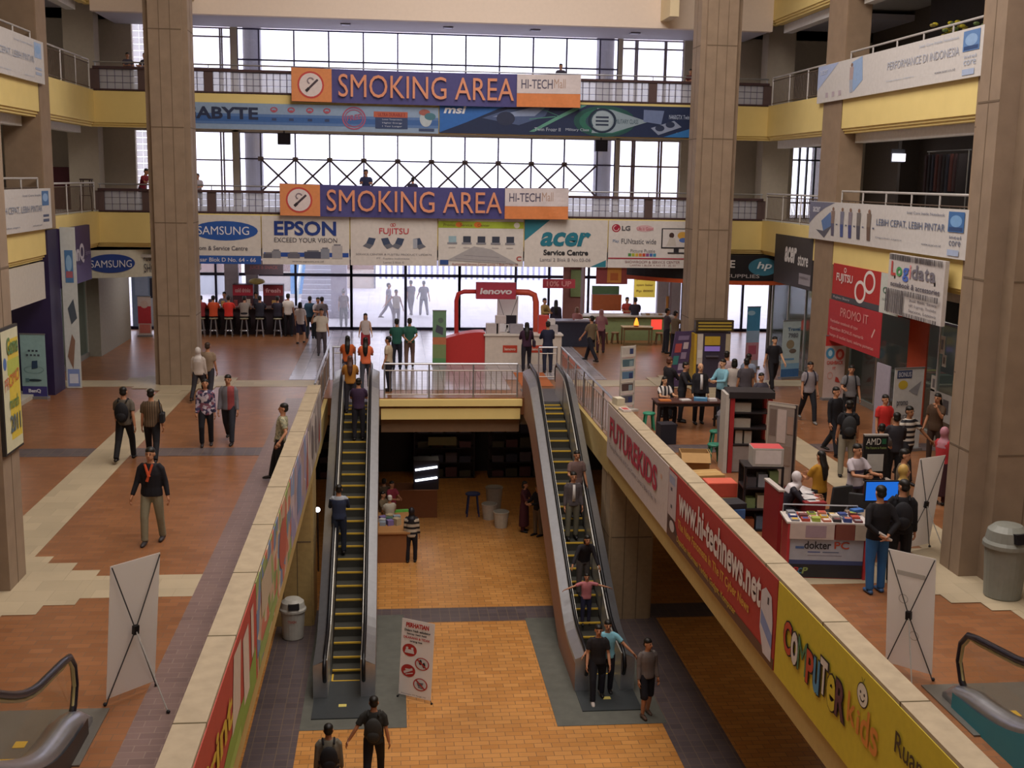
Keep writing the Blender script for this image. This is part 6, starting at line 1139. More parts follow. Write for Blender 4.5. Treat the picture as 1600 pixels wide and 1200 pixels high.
t = thing('tube_light', 'white fluorescent tube under the left second gallery ceiling', 'light', (-12.2, 38.0, L3 - 1.15)); MB().box(-0.7, -0.06, 0, 0.7, 0.06, 0.08, WHITE).build('housing', t); MB().cyl((-0.65, 0, -0.02), (0.65, 0, -0.02), 0.025, M('#f4f2f8', 0.4, emit=1.5), n=8).build('tube', t); [MB().cyl((x, 0, 0.08), (x, 0, 0.66), 0.01, DSTEEL, n=5).build('hanger', t) for x in (-0.5, 0.5)]
# racks and counters far back on the right galleries
for k, (y, z, l_, c) in enumerate(((29, L1, 'dark clothes rack on the right first gallery, near end', '#2c2226'), (32, L1, 'dark clothes rack on the right first gallery, far end', '#33262c'))):
    t = thing('clothes_rack', l_, 'rack', (15.6, y, z)); MB().tube([(0, -1.3, 2.3), (0, 1.3, 2.3)], 0.02, STEEL, 6).build('rail', t)
    for s in (-1, 1): MB().tube([(0, s * 1.2, 0), (0, s * 1.2, 2.3)], 0.02, STEEL, 6).build('post', t)
    random.seed(k)
    for i in range(10): MB().box(-0.22, -1.1 + 0.22 * i, 1.1 + 0.1 * random.random(), 0.22, -1.0 + 0.22 * i, 2.2, M(('#2a2428', '#3c2a2e', '#55302e', '#2c2c38')[i % 4], 0.8)).build('garment', t)
S('wall_gallery', 'shop walls at the back of the right galleries', 'wall', M('#4a423e', 0.8), (16.6, 22, L1, 16.8, 36, L2 - 0.5), (16.6, 22, L2, 16.8, 36, L3 - 0.5), (16.0, 36, L1, 17.9, 36.2, L2 - 0.5))
S('wall_gallery', 'shop walls at the back of the left galleries', 'wall', M('#6a6152', 0.8), (-13.4, 22, L1, -13.2, 37, L2 - 0.5), (-13.4, 22, L2, -13.2, 40, L3 - 0.5))
for k, (y, c, l_) in enumerate(((29.6, '#c8b832', 'yellow flower pot behind the white board on the right second gallery'), (27.3, '#c0c030', 'second yellow pot beside the plants on the right second gallery'))):
    t = thing('potted_plant', l_, 'plant', (14.2, y, L2)); MB().lathe([(0.16, 0), (0.24, 0.9), (0.26, 1.0)], (0, 0, 0), M('#6a4a3a', 0.7), 14).build('pot', t); m = MB(); random.seed(k + 20)
    for i in range(40):
        a = random.uniform(0, 6.3); r = random.uniform(0.05, 0.42); z = random.uniform(1.05, 1.55); m.ell((r * math.cos(a), r * math.sin(a), z), 0.09, 0.05, 0.05, M((c, '#5a6a3a', '#8a7a34')[i % 3], 0.7), 6, 4)
    m.build('leaves', t)
t = thing('potted_plant', 'brownish flowering shrub at the near end of the right second gallery board', 'plant', (15.1, 26.0, L2)); MB().lathe([(0.2, 0), (0.3, 0.8), (0.32, 0.9)], (0, 0, 0), M('#5a4438', 0.7), 14).build('pot', t); m = MB(); random.seed(9)
for i in range(120):
    a = random.uniform(0, 6.3); r = random.uniform(0.05, 0.85); z = random.uniform(0.95, 2.0); m.ell((r * math.cos(a), r * math.sin(a), z), 0.09, 0.07, 0.06, M(('#6a4a34', '#8a6a5a', '#4a4a2e', '#a07a6a')[i % 4], 0.8), 6, 4)
m.build('leaves', t)

# ================================================================== lower floor stalls
t = thing('market_stall', 'brown stall counter with green goods beside the left long escalator', 'stall', (0.15, 32.6, LG)); MB().box(-0.55, -1.0, 0, 0.35, 1.2, 0.85, M('#8a5a34', 0.7)).build('counter', t); MB().box(-0.6, -1.05, 0.85, 0.4, 1.25, 0.9, M('#a87848', 0.6)).build('countertop', t)
random.seed(4)
for i in range(8):
    item('goods_pack', 'small pack of goods on the brown stall counter', 'goods', (-0.25 + 0.2 * (i % 3), 31.8 + 0.28 * (i // 3) + 0.5, LG + 0.9), 0.17, 0.2, 0.1 + 0.05 * (i % 3), ('#8a94a0', '#7a6a9c', '#b0a080', '#b8b8b8', '#4a6a5a')[i % 5], 20 * i, 'goods on the lower stall')
item('green_tray', 'bright green tray edge on the brown stall counter', 'tray', (0.15, 33.6, LG + 0.9), 0.7, 0.12, 0.06, '#5fae4a', 10)
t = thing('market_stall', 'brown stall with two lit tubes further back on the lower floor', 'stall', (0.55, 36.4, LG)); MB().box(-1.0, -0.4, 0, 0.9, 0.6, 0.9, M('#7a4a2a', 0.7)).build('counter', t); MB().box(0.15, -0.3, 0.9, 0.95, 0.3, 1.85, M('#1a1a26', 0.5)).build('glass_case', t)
for z in (1.25, 1.6): MB().tube([(0.2, -0.33, z - 0.05), (0.9, -0.33, z + 0.05)], 0.035, M('#f0f4ff', 0.4, emit=3.0), 8).build('tube_lamp', t)
for k, (x, y, c, r, h, l_) in enumerate(((3.1, 35.8, '#b4a99a', 0.24, 0.5, 'pale bucket, left of the group by the right escalator'), (3.4, 34.9, '#b9ae9c', 0.24, 0.5, 'pale bucket, front of the group by the right escalator'), (3.35, 36.9, '#a89e90', 0.28, 0.75, 'tall pale drum behind the buckets by the right escalator'))):
    t = thing('bucket', l_, 'bucket', (x, y, LG)); MB().lathe([(r * 0.8, 0), (r, h - 0.04), (r * 1.05, h - 0.03), (r * 1.05, h)], (0, 0, 0), M(c, 0.6), 18).build('body', t); MB().lathe([(r * 0.95, h), (r * 0.95, h + 0.015)], (0, 0, 0), M('#8a8478', 0.6), 18).build('lid', t)
stool('dark blue plastic stool beside the pale buckets', (2.6, 36.2, LG), '#26305c', 0.75, 0.24)
b = Board('shop_sign', 'dull yellowish sign on the dark lower floor shops', 'sign', (1.3, 40.6, LG + 1.3), X_, Z_, 1.0, 0.3, '#6a6040', 0.05); b.done()
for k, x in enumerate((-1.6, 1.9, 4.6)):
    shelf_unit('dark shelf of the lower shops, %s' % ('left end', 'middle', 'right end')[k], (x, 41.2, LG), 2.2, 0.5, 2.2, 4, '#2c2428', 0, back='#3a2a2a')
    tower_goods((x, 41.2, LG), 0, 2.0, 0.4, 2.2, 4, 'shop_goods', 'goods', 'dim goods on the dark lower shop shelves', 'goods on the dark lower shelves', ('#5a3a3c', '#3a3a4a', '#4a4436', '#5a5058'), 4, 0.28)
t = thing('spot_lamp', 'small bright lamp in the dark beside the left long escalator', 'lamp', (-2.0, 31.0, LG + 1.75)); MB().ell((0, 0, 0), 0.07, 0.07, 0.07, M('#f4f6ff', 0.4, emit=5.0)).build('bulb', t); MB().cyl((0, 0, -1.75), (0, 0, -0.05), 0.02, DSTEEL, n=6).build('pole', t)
# ================================================================== people
SK = {'m': '#b58060', 'l': '#cc9c7a', 'd': '#946648'}
JOBS = []
def V3(*a): return Vector(a)
def rotx(p, a, c):
    q = p - c; return c + Vector((q.x, q.y * math.cos(a) + q.z * math.sin(a), -q.y * math.sin(a) + q.z * math.cos(a)))
STAND = ((2, 4), (-3, 4)); WALK = ((24, 12), (-20, 18)); WALK2 = ((-20, 18), (24, 12)); SIT = ((85, 88), (80, 84)); SITHI = ((70, 65), (62, 70)); STEP_ = ((20, 28), (-4, 8))
A_DOWN = ((4, 6, 12, 0), (2, 6, 14, 0)); A_WALK = ((-18, 9, 12, 0), (22, 9, 18, 0)); A_WALK2 = ((22, 9, 18, 0), (-18, 9, 12, 0)); A_FRONT = ((30, 10, 62, 35), (30, 10, 60, 35)); A_BACK = ((-28, 16, 4, 62), (-28, 16, 4, 62))
A_PHONE = ((25, 40, 130, 55), (4, 9, 12, 0)); A_HOLD = ((20, 12, 70, 20), (4, 9, 12, 0)); A_DESK = ((42, 10, 55, 20), (42, 10, 55, 20)); A_MOUTH = ((4, 9, 12, 0), (45, 10, 115, 30)); A_RAIL = ((20, 18, 20, 0), (35, 40, 10, 0)); A_OUT = ((35, 70, 5, 0), (20, 75, 10, 0))
def person(label, at, h=1.66, rot=0, legs=STAND, arms=A_DOWN, lean=0, skin='m', shirt='#333333', sleeve='short', pants='#222228', plen='long', skirt=None, hair='short', hc='#17130f', shoe='#1c1818',
           turn=0, nod=0, seat=None, group=None, girth=1.0, under=None, vox=0.02, hem=0.84, name='person'):
    s = h / 1.70; at = Vector(at); skm = M(SK.get(skin, skin), 0.55, var=0.02)
    shm = shirt if not isinstance(shirt, str) else M(shirt, 0.85, var=0.05, scale=14); pm = pants if not isinstance(pants, str) else M(pants, 0.85, var=0.05, scale=14)
    piv = V3(0, 0, 0.92); la = math.radians(lean)
    T = lambda p: rotx(Vector(p), -la, piv) if False else (piv + Vector(((Vector(p) - piv).x, (Vector(p) - piv).y - math.sin(la) * (Vector(p) - piv).z, math.cos(la) * (Vector(p) - piv).z)))
    # legs
    J = []
    for i, sg in enumerate((-1, 1)):
        p, k = math.radians(legs[i][0]), math.radians(legs[i][1]); ab = 0.05 + (0.1 if legs[i][0] > 50 else 0)
        hip = V3(sg * 0.088, 0, 0.9); kn = hip + V3(sg * ab, -math.sin(p), -math.cos(p)).normalized() * 0.42; q = p - k
        an = kn + V3(0, -math.sin(q), -math.cos(q)) * 0.40; J.append((hip, kn, an, q))
    dz = (0.085 - min(j[2].z for j in J)) if seat is None else (seat / s + 0.09 - 0.9)
    arms_ = []
    for i, sg in enumerate((-1, 1)):
        a, b, e, inw = [math.radians(v) for v in arms[i]]
        sh = T((sg * 0.168, 0, 1.368)); d1 = V3(sg * math.sin(b), -math.sin(a) * math.cos(b), -math.cos(a) * math.cos(b)); el = sh + d1 * 0.285
        bb = b - inw; d2 = V3(sg * math.sin(bb), -math.sin(a + e) * math.cos(bb), -math.cos(a + e) * math.cos(bb)); wr = el + d2 * 0.245; arms_.append((sh, el, wr, d2, d1))
    hd = T((0, -0.012, 1.585)); hc_ = hd
    Rz = Matrix.Rotation(math.radians(turn), 3, 'Z') @ Matrix.Rotation(math.radians(nod) + la * 0.3, 3, 'X')
    H = lambda x, y, z: hc_ + Rz @ V3(x, y, z)
    off = V3(0, 0, dz)
    def fin(mb):
        mb.v = [tuple((Vector(v) + off) * s) for v in mb.v]; return mb
    def torso(mb, mat, grow, z0, z1, g=girth):
        prof = [(0.80, 0.15, 0.10), (0.86, 0.165, 0.112), (0.93, 0.163, 0.11), (1.02, 0.148, 0.10), (1.12, 0.152, 0.104), (1.24, 0.168, 0.112), (1.33, 0.16, 0.105), (1.39, 0.12, 0.086), (1.43, 0.085, 0.068), (1.455, 0.055, 0.055)]
        n = 14; vs = []; fs = []; rows = [r for r in prof if z0 - 1e-6 <= r[0] <= z1 + 1e-6]
        for z, rx, ry in rows:
            for k in range(n):
                a = 2 * math.pi * k / n; vs.append(T(((rx * (g if z < 1.3 else 1) + grow) * math.cos(a), (ry * (g if z < 1.3 else 1) + grow) * math.sin(a), z)))
        for i in range(len(rows) - 1):
            for k in range(n): fs.append((i * n + k, i * n + (k + 1) % n, (i + 1) * n + (k + 1) % n, (i + 1) * n + k))
        fs.append(tuple(range(n - 1, -1, -1))); fs.append(tuple((len(rows) - 1) * n + k for k in range(n))); mb.add(vs, fs, mat)
    lerp = lambda a, b, t: a + (b - a) * t
    # body
    b = MB(); torso(b, skm, -0.016, 0.86, 1.46)
    b.tube([T((0, 0, 1.40)), T((0, -0.005, 1.47)), H(0, 0.0, -0.05)], [0.062, 0.055, 0.055], skm, 10)
    b.ell(H(0, 0.008, 0.02), 0.075, 0.092, 0.098, skm, 14, 10, Rz); b.ell(H(0, -0.018, -0.045), 0.06, 0.072, 0.075, skm, 12, 8, Rz); b.tube([H(0, -0.085, 0.02), H(0, -0.108, -0.02), H(0, -0.085, -0.03)], [0.011, 0.017, 0.012], skm, 6)
    for sg in (-1, 1): b.ell(H(sg * 0.077, 0.012, -0.005), 0.014, 0.02, 0.032, skm, 8, 6, Rz)
    hands = MB()
    for i, sg in enumerate((-1, 1)):
        hip, kn, an, q = J[i]
        b.tube([hip + V3(0, 0, 0.02), lerp(hip, kn, 0.4), kn, lerp(kn, an, 0.3), an + V3(0, 0, 0.0)], [0.085, 0.08, 0.056, 0.056, 0.04], skm, 10)
        b.tube([an + V3(0, 0.05, -0.045), an + V3(0, -0.04, -0.05), an + V3(0, -0.14, -0.062)], [0.034, 0.036, 0.026], skm, 8)
        sh, el, wr, d2, d1 = arms_[i]
        b.tube([sh - d1 * 0.03 - V3(sg * 0.03, 0, 0), sh + d1 * 0.05, lerp(sh, el, 0.6), el, lerp(el, wr, 0.35), wr + d2 * 0.02], [0.032, 0.038, 0.038, 0.036, 0.036, 0.027], skm, 9)
        side = d2.cross(V3(sg, 0, 0)); side = side.normalized() if side.length > 0.2 else V3(0, -1, 0); nrm = d2.cross(side).normalized()
        if nrm.x * sg > 0: nrm = -nrm
        hands.tube([wr - d2 * 0.01, wr + d2 * 0.04, wr + d2 * 0.095], [0.027, 0.038, 0.036], skm, 8, 0.45, up=side)
        for f, (o_, L_) in enumerate(((-0.027, 0.07), (-0.009, 0.08), (0.009, 0.076), (0.026, 0.06))):
            p0 = wr + d2 * 0.088 + side * o_; p1 = p0 + d2 * L_ * 0.5 + nrm * 0.01; p2 = p1 + d2 * L_ * 0.42 + nrm * 0.026; hands.tube([p0, p1, p2], [0.0095, 0.0088, 0.007], skm, 5)
        p0 = wr + d2 * 0.03 - side * 0.03; hands.tube([p0, p0 + d2 * 0.035 - side * 0.022 + nrm * 0.01, p0 + d2 * 0.065 - side * 0.026 + nrm * 0.024], [0.013, 0.0105, 0.008], skm, 5)
    root = bpy.data.objects.new(name, bpy.data.meshes.new('body')); COL.objects.link(root)
    root.location = at; root.rotation_euler = (0, 0, math.radians(rot)); tag(root, label, 'person', group)
    JOBS.append((root, fin(b), vox * 0.8, fin(hands)))
    def child(nm, mb, remesh=True, vx=None):
        o = bpy.data.objects.new(nm, bpy.data.meshes.new(nm)); COL.objects.link(o); o.parent = root
        JOBS.append((o, fin(mb), (vx or vox) if remesh else 0, None)); return o
    # shirt
    m = MB(); torso(m, shm, 0.016, hem, 1.44)
    for i, sg in enumerate((-1, 1)):
        sh, el, wr, d2, d1 = arms_[i]
        if sleeve == 'short': m.tube([sh - d1 * 0.03 - V3(sg * 0.05, 0, -0.005), sh + d1 * 0.04, lerp(sh, el, 0.72)], [0.058, 0.064, 0.062], shm, 10)
        elif sleeve == 'long': m.tube([sh - d1 * 0.03 - V3(sg * 0.05, 0, -0.005), sh + d1 * 0.04, lerp(sh, el, 0.6), el, lerp(el, wr, 0.5), wr - d2 * 0.01], [0.057, 0.062, 0.055, 0.051, 0.046, 0.04], shm, 10)
    child('shirt' if sleeve != 'long' else 'jacket', m)
    if under: 
        c = M(under, 0.8); m = MB(); pts = [T((-0.03, -0.112 * girth, 1.40)), T((0.03, -0.112 * girth, 1.40)), T((0.035, -0.133 * girth, 1.2)), T((0.04, -0.128 * girth, 0.98)), T((-0.04, -0.128 * girth, 0.98)), T((-0.035, -0.133 * girth, 1.2))]
        m.add([p + V3(0, -0.006, 0) for p in pts] + [p + V3(0, 0.03, 0) for p in pts], [(0, 1, 2, 5), (5, 2, 3, 4), (6, 11, 8, 7), (11, 10, 9, 8), (0, 6, 7, 1), (1, 7, 8, 2), (2, 8, 9, 3), (3, 9, 10, 4), (4, 10, 11, 5), (5, 11, 6, 0)], c); child('undershirt', m, False)
    if skirt:
        m = MB(); sm = M(skirt, 0.85); kz = min(J[0][1].z, J[1][1].z); m.tube([T((0, 0, 1.0)), V3(0, 0, 0.88), V3(0, 0, (0.9 + kz) / 2), V3(0, 0, kz - (0.28 if plen == 'long' else -0.04))], [0.155, 0.185, 0.2, 0.22], sm, 14, 0.75); child('skirt', m)
    if plen != 'none':
        m = MB(); n = 12; vs = []; fs = []
        m.tube([T((0, 0, 1.03)), V3(0, 0, 0.93), V3(0, 0, 0.84)], [0.16 * girth, 0.172 * girth, 0.15], pm, 14, 0.7)
        for i in (0, 1):
            hip, kn, an, q = J[i]
            pts = [hip + V3(0, 0, 0.03), lerp(hip, kn, 0.35), kn] + ([lerp(kn, an, 0.4), an + V3(0, 0, -0.015)] if plen == 'long' else [lerp(kn, an, 0.12)])
            m.tube(pts, [0.098, 0.094, 0.074, 0.068, 0.062][:len(pts)] if plen == 'long' else [0.098, 0.096, 0.085, 0.085], pm, 10)
        child('trousers' if plen == 'long' else 'shorts', m)
    for i, sg in enumerate((-1, 1)):
        an = J[i][2]; m = MB(); sm = M(shoe, 0.5)
        m.tube([an + V3(0, 0.07, -0.055), an + V3(0, 0.03, -0.042), an + V3(0, -0.05, -0.045), an + V3(0, -0.14, -0.058), an + V3(0, -0.185, -0.064)], [0.03, 0.045, 0.045, 0.038, 0.022], sm, 8, 0.85); m.v = [(x, y, max(z, an.z - 0.085)) for x, y, z in m.v]; child('shoe', m, False)
    # hair or head cover
    m = MB(); hm = M(hc, 0.5, var=0.1)
    if hair in ('short', 'thin', 'long', 'bob', 'tail'):
        if hair == 'thin': m.ell(H(0, 0.03, 0.012), 0.08, 0.082, 0.085, hm, 14, 9, Rz)
        else: m.ell(H(0, 0.014, 0.058), 0.083, 0.095, 0.072, hm, 14, 9, Rz); m.ell(H(0, 0.04, -0.005), 0.08, 0.07, 0.07, hm, 12, 8, Rz)
        if hair == 'long': m.tube([H(0, 0.05, 0.03), H(0, 0.075, -0.08), T((0, 0.115, 1.40)), T((0, 0.135, 1.24)), T((0, 0.13, 1.12))], [0.085, 0.09, 0.088, 0.075, 0.04], hm, 10, 0.5, up=(1, 0, 0))
        if hair == 'bob': m.tube([H(0, 0.03, 0.04), H(0, 0.045, -0.06), H(0, 0.05, -0.13)], [0.088, 0.096, 0.08], hm, 10, 0.75, up=(1, 0, 0))
        if hair == 'tail': m.tube([H(0, 0.09, 0.05), H(0, 0.13, -0.02), H(0, 0.12, -0.14)], [0.035, 0.035, 0.018], hm, 8)
        child('hair', m, True, 0.014)
    elif hair == 'hijab':
        m.ell(H(0, 0.022, 0.012), 0.097, 0.102, 0.125, hm, 14, 10, Rz); m.tube([H(0, 0.02, -0.05), H(0, 0.01, -0.12), T((0, 0.0, 1.38)), T((0, -0.01, 1.26))], [0.085, 0.09, 0.15, 0.185], hm, 14, 0.78, up=(1, 0, 0)); child('headscarf', m, True, 0.016)
    # face
    m = MB()
    for sg in (-1, 1):
        m.ell(H(sg * 0.031, -0.083, 0.012), 0.013, 0.008, 0.007, M('#1a1412', 0.3), 8, 5, Rz); m.ell(H(sg * 0.031, -0.087, 0.032), 0.018, 0.006, 0.004, M('#1a1412', 0.7), 8, 5, Rz)
    m.ell(H(0, -0.091, -0.058), 0.022, 0.008, 0.006, M('#7a3f38', 0.5), 8, 5, Rz); child('face_features', m, False)
    root['_s'] = s; root['_dz'] = dz; root['_lean'] = lean
    return root
def backpack(label, p, col, front=False):
    s, dz, la = p['_s'], p['_dz'], math.radians(p['_lean']); t = thing('backpack', label, 'bag', p.location, math.degrees(p.rotation_euler.z)); mt = M(col, 0.8)
    f = lambda x, y, z: ((x) * s, (y - math.sin(la) * (z - 0.92)) * s, (0.92 + (z - 0.92) * math.cos(la) + dz) * s)
    m = MB(); m.ell(f(0, 0.215, 1.17), 0.155 * s, 0.085 * s, 0.23 * s, mt, 14, 10); o = m.build('pack_body', t, smooth=True)
    m = MB(); m.ell(f(0, 0.275, 1.08), 0.11 * s, 0.05 * s, 0.11 * s, mt, 12, 8); m.build('front_pocket', t, smooth=True)
    for sg in (-1, 1): MB().tube([f(sg * 0.09, 0.14, 1.4), f(sg * 0.1, 0.03, 1.455), f(sg * 0.1, -0.1, 1.40), f(sg * 0.115, -0.145, 1.28), f(sg * 0.15, -0.09, 1.1), f(sg * 0.16, 0.08, 1.02)], 0.017 * s, mt, 6).build('strap', t, smooth=True)
    return t
def handbag(label, p, col, side=1, z=1.0, y=0.05, w=0.28, h=0.22, name='shoulder_bag', strap=True):
    s, dz = p['_s'], p['_dz']; t = thing(name, label, 'bag', p.location, math.degrees(p.rotation_euler.z)); mt = M(col, 0.7)
    MB().obox((side * 0.25 * s, y * s, (z + dz) * s), Y_, Z_, X_, w * s, h * s, 0.1 * s, mt).build('bag_body', t, bevel=0.02)
    if strap: MB().tube([(side * 0.25 * s, (y + 0.1) * s, (z + h / 2 + dz) * s), (side * 0.17 * s, 0.03 * s, (1.46 + dz) * s), (side * 0.25 * s, (y - 0.1) * s, (z + h / 2 + dz) * s)], 0.012 * s, mt, 5).build('strap', t)
    return t
def HP(px, py, h=1.66, fl=0.0):
    p = G(px, py, fl + h); return Vector((p.x, p.y, fl))
def RIDE(px, py, h):                                                  # a rider whose head tops out at this pixel
    best = None
    for i in range(900):
        y = 23.0 + i * 0.0125; p = PY(px, py, y); e = abs(p.z - (ZS(y) + h))
        if best is None or e < best[0]: best = (e, p.x, y)
    return best

# ---- ground floor, left
p = person('person in an olive short sleeved shirt walking away with a black backpack, left floor', HP(192, 602, 1.7), 1.7, 178, WALK, A_WALK, shirt='#5a5248', pants='#17161a', vox=0.016)
backpack('big black backpack on the person in the olive shirt', p, '#15141a')
p = person('person in a brown striped shirt walking away beside the backpack wearer', HP(235, 605, 1.68), 1.68, 182, WALK2, A_DOWN, shirt=striped('brown_stripes', '#4a3a2a', '#6a5640', 0.05, 'X'), pants='#15141a', vox=0.016)
handbag('dark bag on the hip of the person in the brown striped shirt', p, '#16161c', -1, 1.08, 0.12)
p = person('person in a black sweater with an orange scarf and khaki trousers, walking towards the viewer', G(240, 848), 1.70, -6, ((14, 10), (-8, 10)), ((8, 14, 20, 2), (-4, 14, 18, 2)), shirt='#17151c', sleeve='long', pants='#85806a', shoe='#3a3436', vox=0.014, girth=1.08, skin='m')
m = MB(); s_ = p['_s']; dz_ = p['_dz']; m.tube([(-0.07 * s_, -0.10 * s_, (1.43 + dz_) * s_), (-0.03 * s_, -0.135 * s_, (1.33 + dz_) * s_), (0.01 * s_, -0.15 * s_, (1.22 + dz_) * s_)], [0.02, 0.022, 0.03], M('#c8502a', 0.8), 6); m.tube([(0.06 * s_, -0.10 * s_, (1.43 + dz_) * s_), (0.01 * s_, -0.145 * s_, (1.26 + dz_) * s_), (-0.03 * s_, -0.15 * s_, (1.14 + dz_) * s_)], [0.02, 0.02, 0.028], M('#c8502a', 0.8), 6)
o = m.build('scarf', p); 
person('person in a dark patterned long blouse and black leggings near the tall left column', HP(320, 592, 1.6), 1.6, 8, STEP_, A_DOWN, shirt=blotched('flower_print', ('#2c2a44', '#a89aa8', '#3a3454', '#7a4a5c', '#c0b4bc'), 16), sleeve='long', pants='#14131a', hair='bob', hem=0.80, shoe='#2a2222', nod=-12)
person('person in a grey and red jacket walking beside the patterned blouse', HP(356, 583, 1.68), 1.68, -5, WALK2, A_DOWN, shirt=striped('red_grey_jacket', '#8a3a3a', '#6d6a70', 0.42, 'X', 0.36), sleeve='long', pants='#23252e', vox=0.016)
person('person in a white headscarf and white top beside the tall left column', HP(309, 541, 1.56), 1.56, 170, WALK, A_DOWN, shirt='#b8aca4', sleeve='long', pants='#2a262c', hair='hijab', hc='#c4bcb8')
person('person in a brown vest over white sleeves walking away by the tall left column', HP(324, 533, 1.66), 1.66, 176, WALK2, A_DOWN, shirt='#8a7560', sleeve='short', pants='#2a2830', hc='#3a2a22')
person('person in a light patterned shirt leaning against the left parapet', HP(452, 630, 1.66) + V3(-0.2, 0, 0), 1.66, -90, ((18, 6), (4, 4)), ((-12, 12, 40, 0), (-20, 24, 55, 0)), lean=-8, shirt=blotched('batik', ('#9a9478', '#7c7a64', '#b0aa8c'), 22), pants='#1d1b1e', vox=0.014)
person('small child in an orange checked shirt by the white strip banner', HP(113, 526, 1.15), 1.15, 200, STAND, A_FRONT, shirt=blotched('plaid', ('#a0603a', '#c08a5a', '#7a4a3a'), 30), pants='#2c2a30')
# ---- entrance hall
p = person('person in a white shirt and grey trousers telephoning beside the bar', HP(502, 482, 1.68), 1.68, 0, STAND, A_PHONE, shirt='#cfc4b4', pants='#4a4248', girth=1.12, skin='m')
person('person in an orange shirt with long dark hair at the head of the left escalator', HP(543, 525, 1.58), 1.58, 180, STAND, A_FRONT, shirt='#c05c2a', pants='#3a3844', hair='long')
p = person('person in a coral shirt and grey jeans at the head of the left escalator', HP(571, 527, 1.6), 1.6, 180, STEP_, A_FRONT, shirt='#e07048', sleeve='short', pants='#4a4a54', hair='long', shoe='#8a8a90')
e = RIDE(547, 560, 1.58); person('person with long brown hair and an ochre shirt riding up the left escalator', (e[1], e[2], ZS(e[2] + 0.2)), 1.58, 180, STAND, A_FRONT, shirt='#a8702c', pants='#2c2830', hair='long', hc='#4a2c22')
e = RIDE(560, 598, 1.66); person('person in a dark purple top riding up the left escalator', (e[1], e[2], ZS(e[2] + 0.2)), 1.66, 178, STAND, A_FRONT, lean=4, shirt='#33203a', pants='#1c1a22', hair='short')
e = RIDE(526, 765, 1.70); person('person in navy clothes with pale shoulders riding up the left escalator', (e[1] + 0.05, e[2], ZS(e[2] + 0.2)), 1.70, 180, STAND, A_FRONT, shirt=striped('navy_pale', '#27304a', '#9aa0a8', 1.7, 'Z', 0.80), sleeve='long', pants='#1f2534', vox=0.016)
random.seed(1)
for i, (x, y, c, l_, kw) in enumerate(((322, 466, '#8a2c30', 'customer in a maroon shirt on a bar stool, nearest the tall column', {}), (337, 469, '#c8502c', 'customer in an orange shirt on a bar stool next to the maroon shirt', {}), (362, 468, '#d8382e', 'customer in a bright red shirt on a bar stool in the middle of the bar', {}),
                                     (386, 468, '#8a8078', 'customer in a grey shirt on a bar stool, leaning to the bar', {'lean': 16}), (412, 466, '#24222e', 'customer in dark clothes on a bar stool, right of the grey shirt', {'lean': 8}), (432, 474, '#2c2836', 'customer in dark clothes at the right end of the bar stools', {}))):
    q = HP(x, y, 1.36); q.y = 46.45; bar_stool('bar stool under the %s' % l_.split(' on a')[0].split(' at the')[0].replace('customer in ', 'customer wearing '), q, 'bar stools'); person(l_, q + V3(0, 0.05, 0), 1.66, 180, SITHI, A_DESK, shirt=c, pants='#1c1a22', seat=0.74, hair='short', **kw)
for x, y, c, l_, rot in ((341, 461, '#77707c', 'attendant behind the bar by the window, left', 0), (395, 459, '#3a3440', 'attendant in dark clothes behind the bar coolers', 0)):
    q = HP(x, y, 1.66); q.y = 47.9 if x > 350 else 47.95; person(l_, (q.x, 47.85, 0), 1.62, rot, STAND, A_DESK, shirt=c)
person('person in a white shirt and black trousers standing at the bar, seen from behind', HP(450, 459, 1.7), 1.7, 172, STAND, A_DOWN, shirt='#cdc3ba', pants='#17151d')
person('person in a white blouse and shorts standing behind the telephoning person', HP(469, 472, 1.58), 1.58, 170, STEP_, A_DOWN, shirt='#cfc6c4', sleeve='short', pants='#2a2a44', plen='short', hair='bob', skin='l', hem=0.80)
person('person in teal clothes standing right of the white blouse', HP(484, 463, 1.66), 1.66, 175, STAND, A_DOWN, shirt='#2c4a60', sleeve='long', pants='#2a3038')
person('person in a pale shirt in the group beside the bar', HP(496, 466, 1.62) + V3(0, 0.3, 0), 1.62, 20, STAND, A_FRONT, shirt='#a8a0a4')
person('person in a greyish shirt at the right of the group beside the bar', HP(503, 464, 1.66), 1.66, 175, STAND, A_DOWN, shirt='#6d6468')
person('person in maroon seen through the glass left of the doors', PY(537, 512, 50.2) * 1.0 if False else V3(PY(537, 500, 49.6).x, 49.6, -0.02), 1.62, 175, STAND, A_DOWN, shirt='#5a3038', pants='#3a3a48')
person('person in a pale top and red shorts coming through the entrance doors', HP(571, 488, 1.55), 1.55, 0, WALK, A_WALK, shirt='#cfc0bc', sleeve='none', pants='#a8343c', plen='short', hair='long', skin='l')
p = person('person in a beige vest stretching one arm outside the doors', V3(PY(619, 475, 49.6).x, 49.6, -0.02), 1.62, 10, STAND, ((20, 45, 10, 0), (10, 12, 20, 0)), shirt='#c4b4a4', sleeve='none', pants='#8a8088')
q = G(607, 505); person('person walking across the bright forecourt with a dark shoulder bag', (q.x, 52.5, -0.02), 1.68, 90, WALK, A_WALK, shirt='#8a8490', pants='#77727e')
q = PY(642, 480, 54); person('person in dark clothes walking on the forecourt, left of a pair', (q.x, 54, -0.02), 1.68, 200, WALK, A_WALK2, shirt='#6d6878', pants='#5a5668')
q = PY(662, 480, 54); person('person in dark clothes walking on the forecourt, right of a pair', (q.x, 54, -0.02), 1.66, 190, WALK2, A_WALK, shirt='#7d7684', pants='#605c6c')
person('person in a green polo and dark trousers, left one of the two in green', HP(620, 497, 1.7) + V3(0, -0.2, 0), 1.7, 178, STAND, A_FRONT, shirt='#225448', pants='#1a1c28')
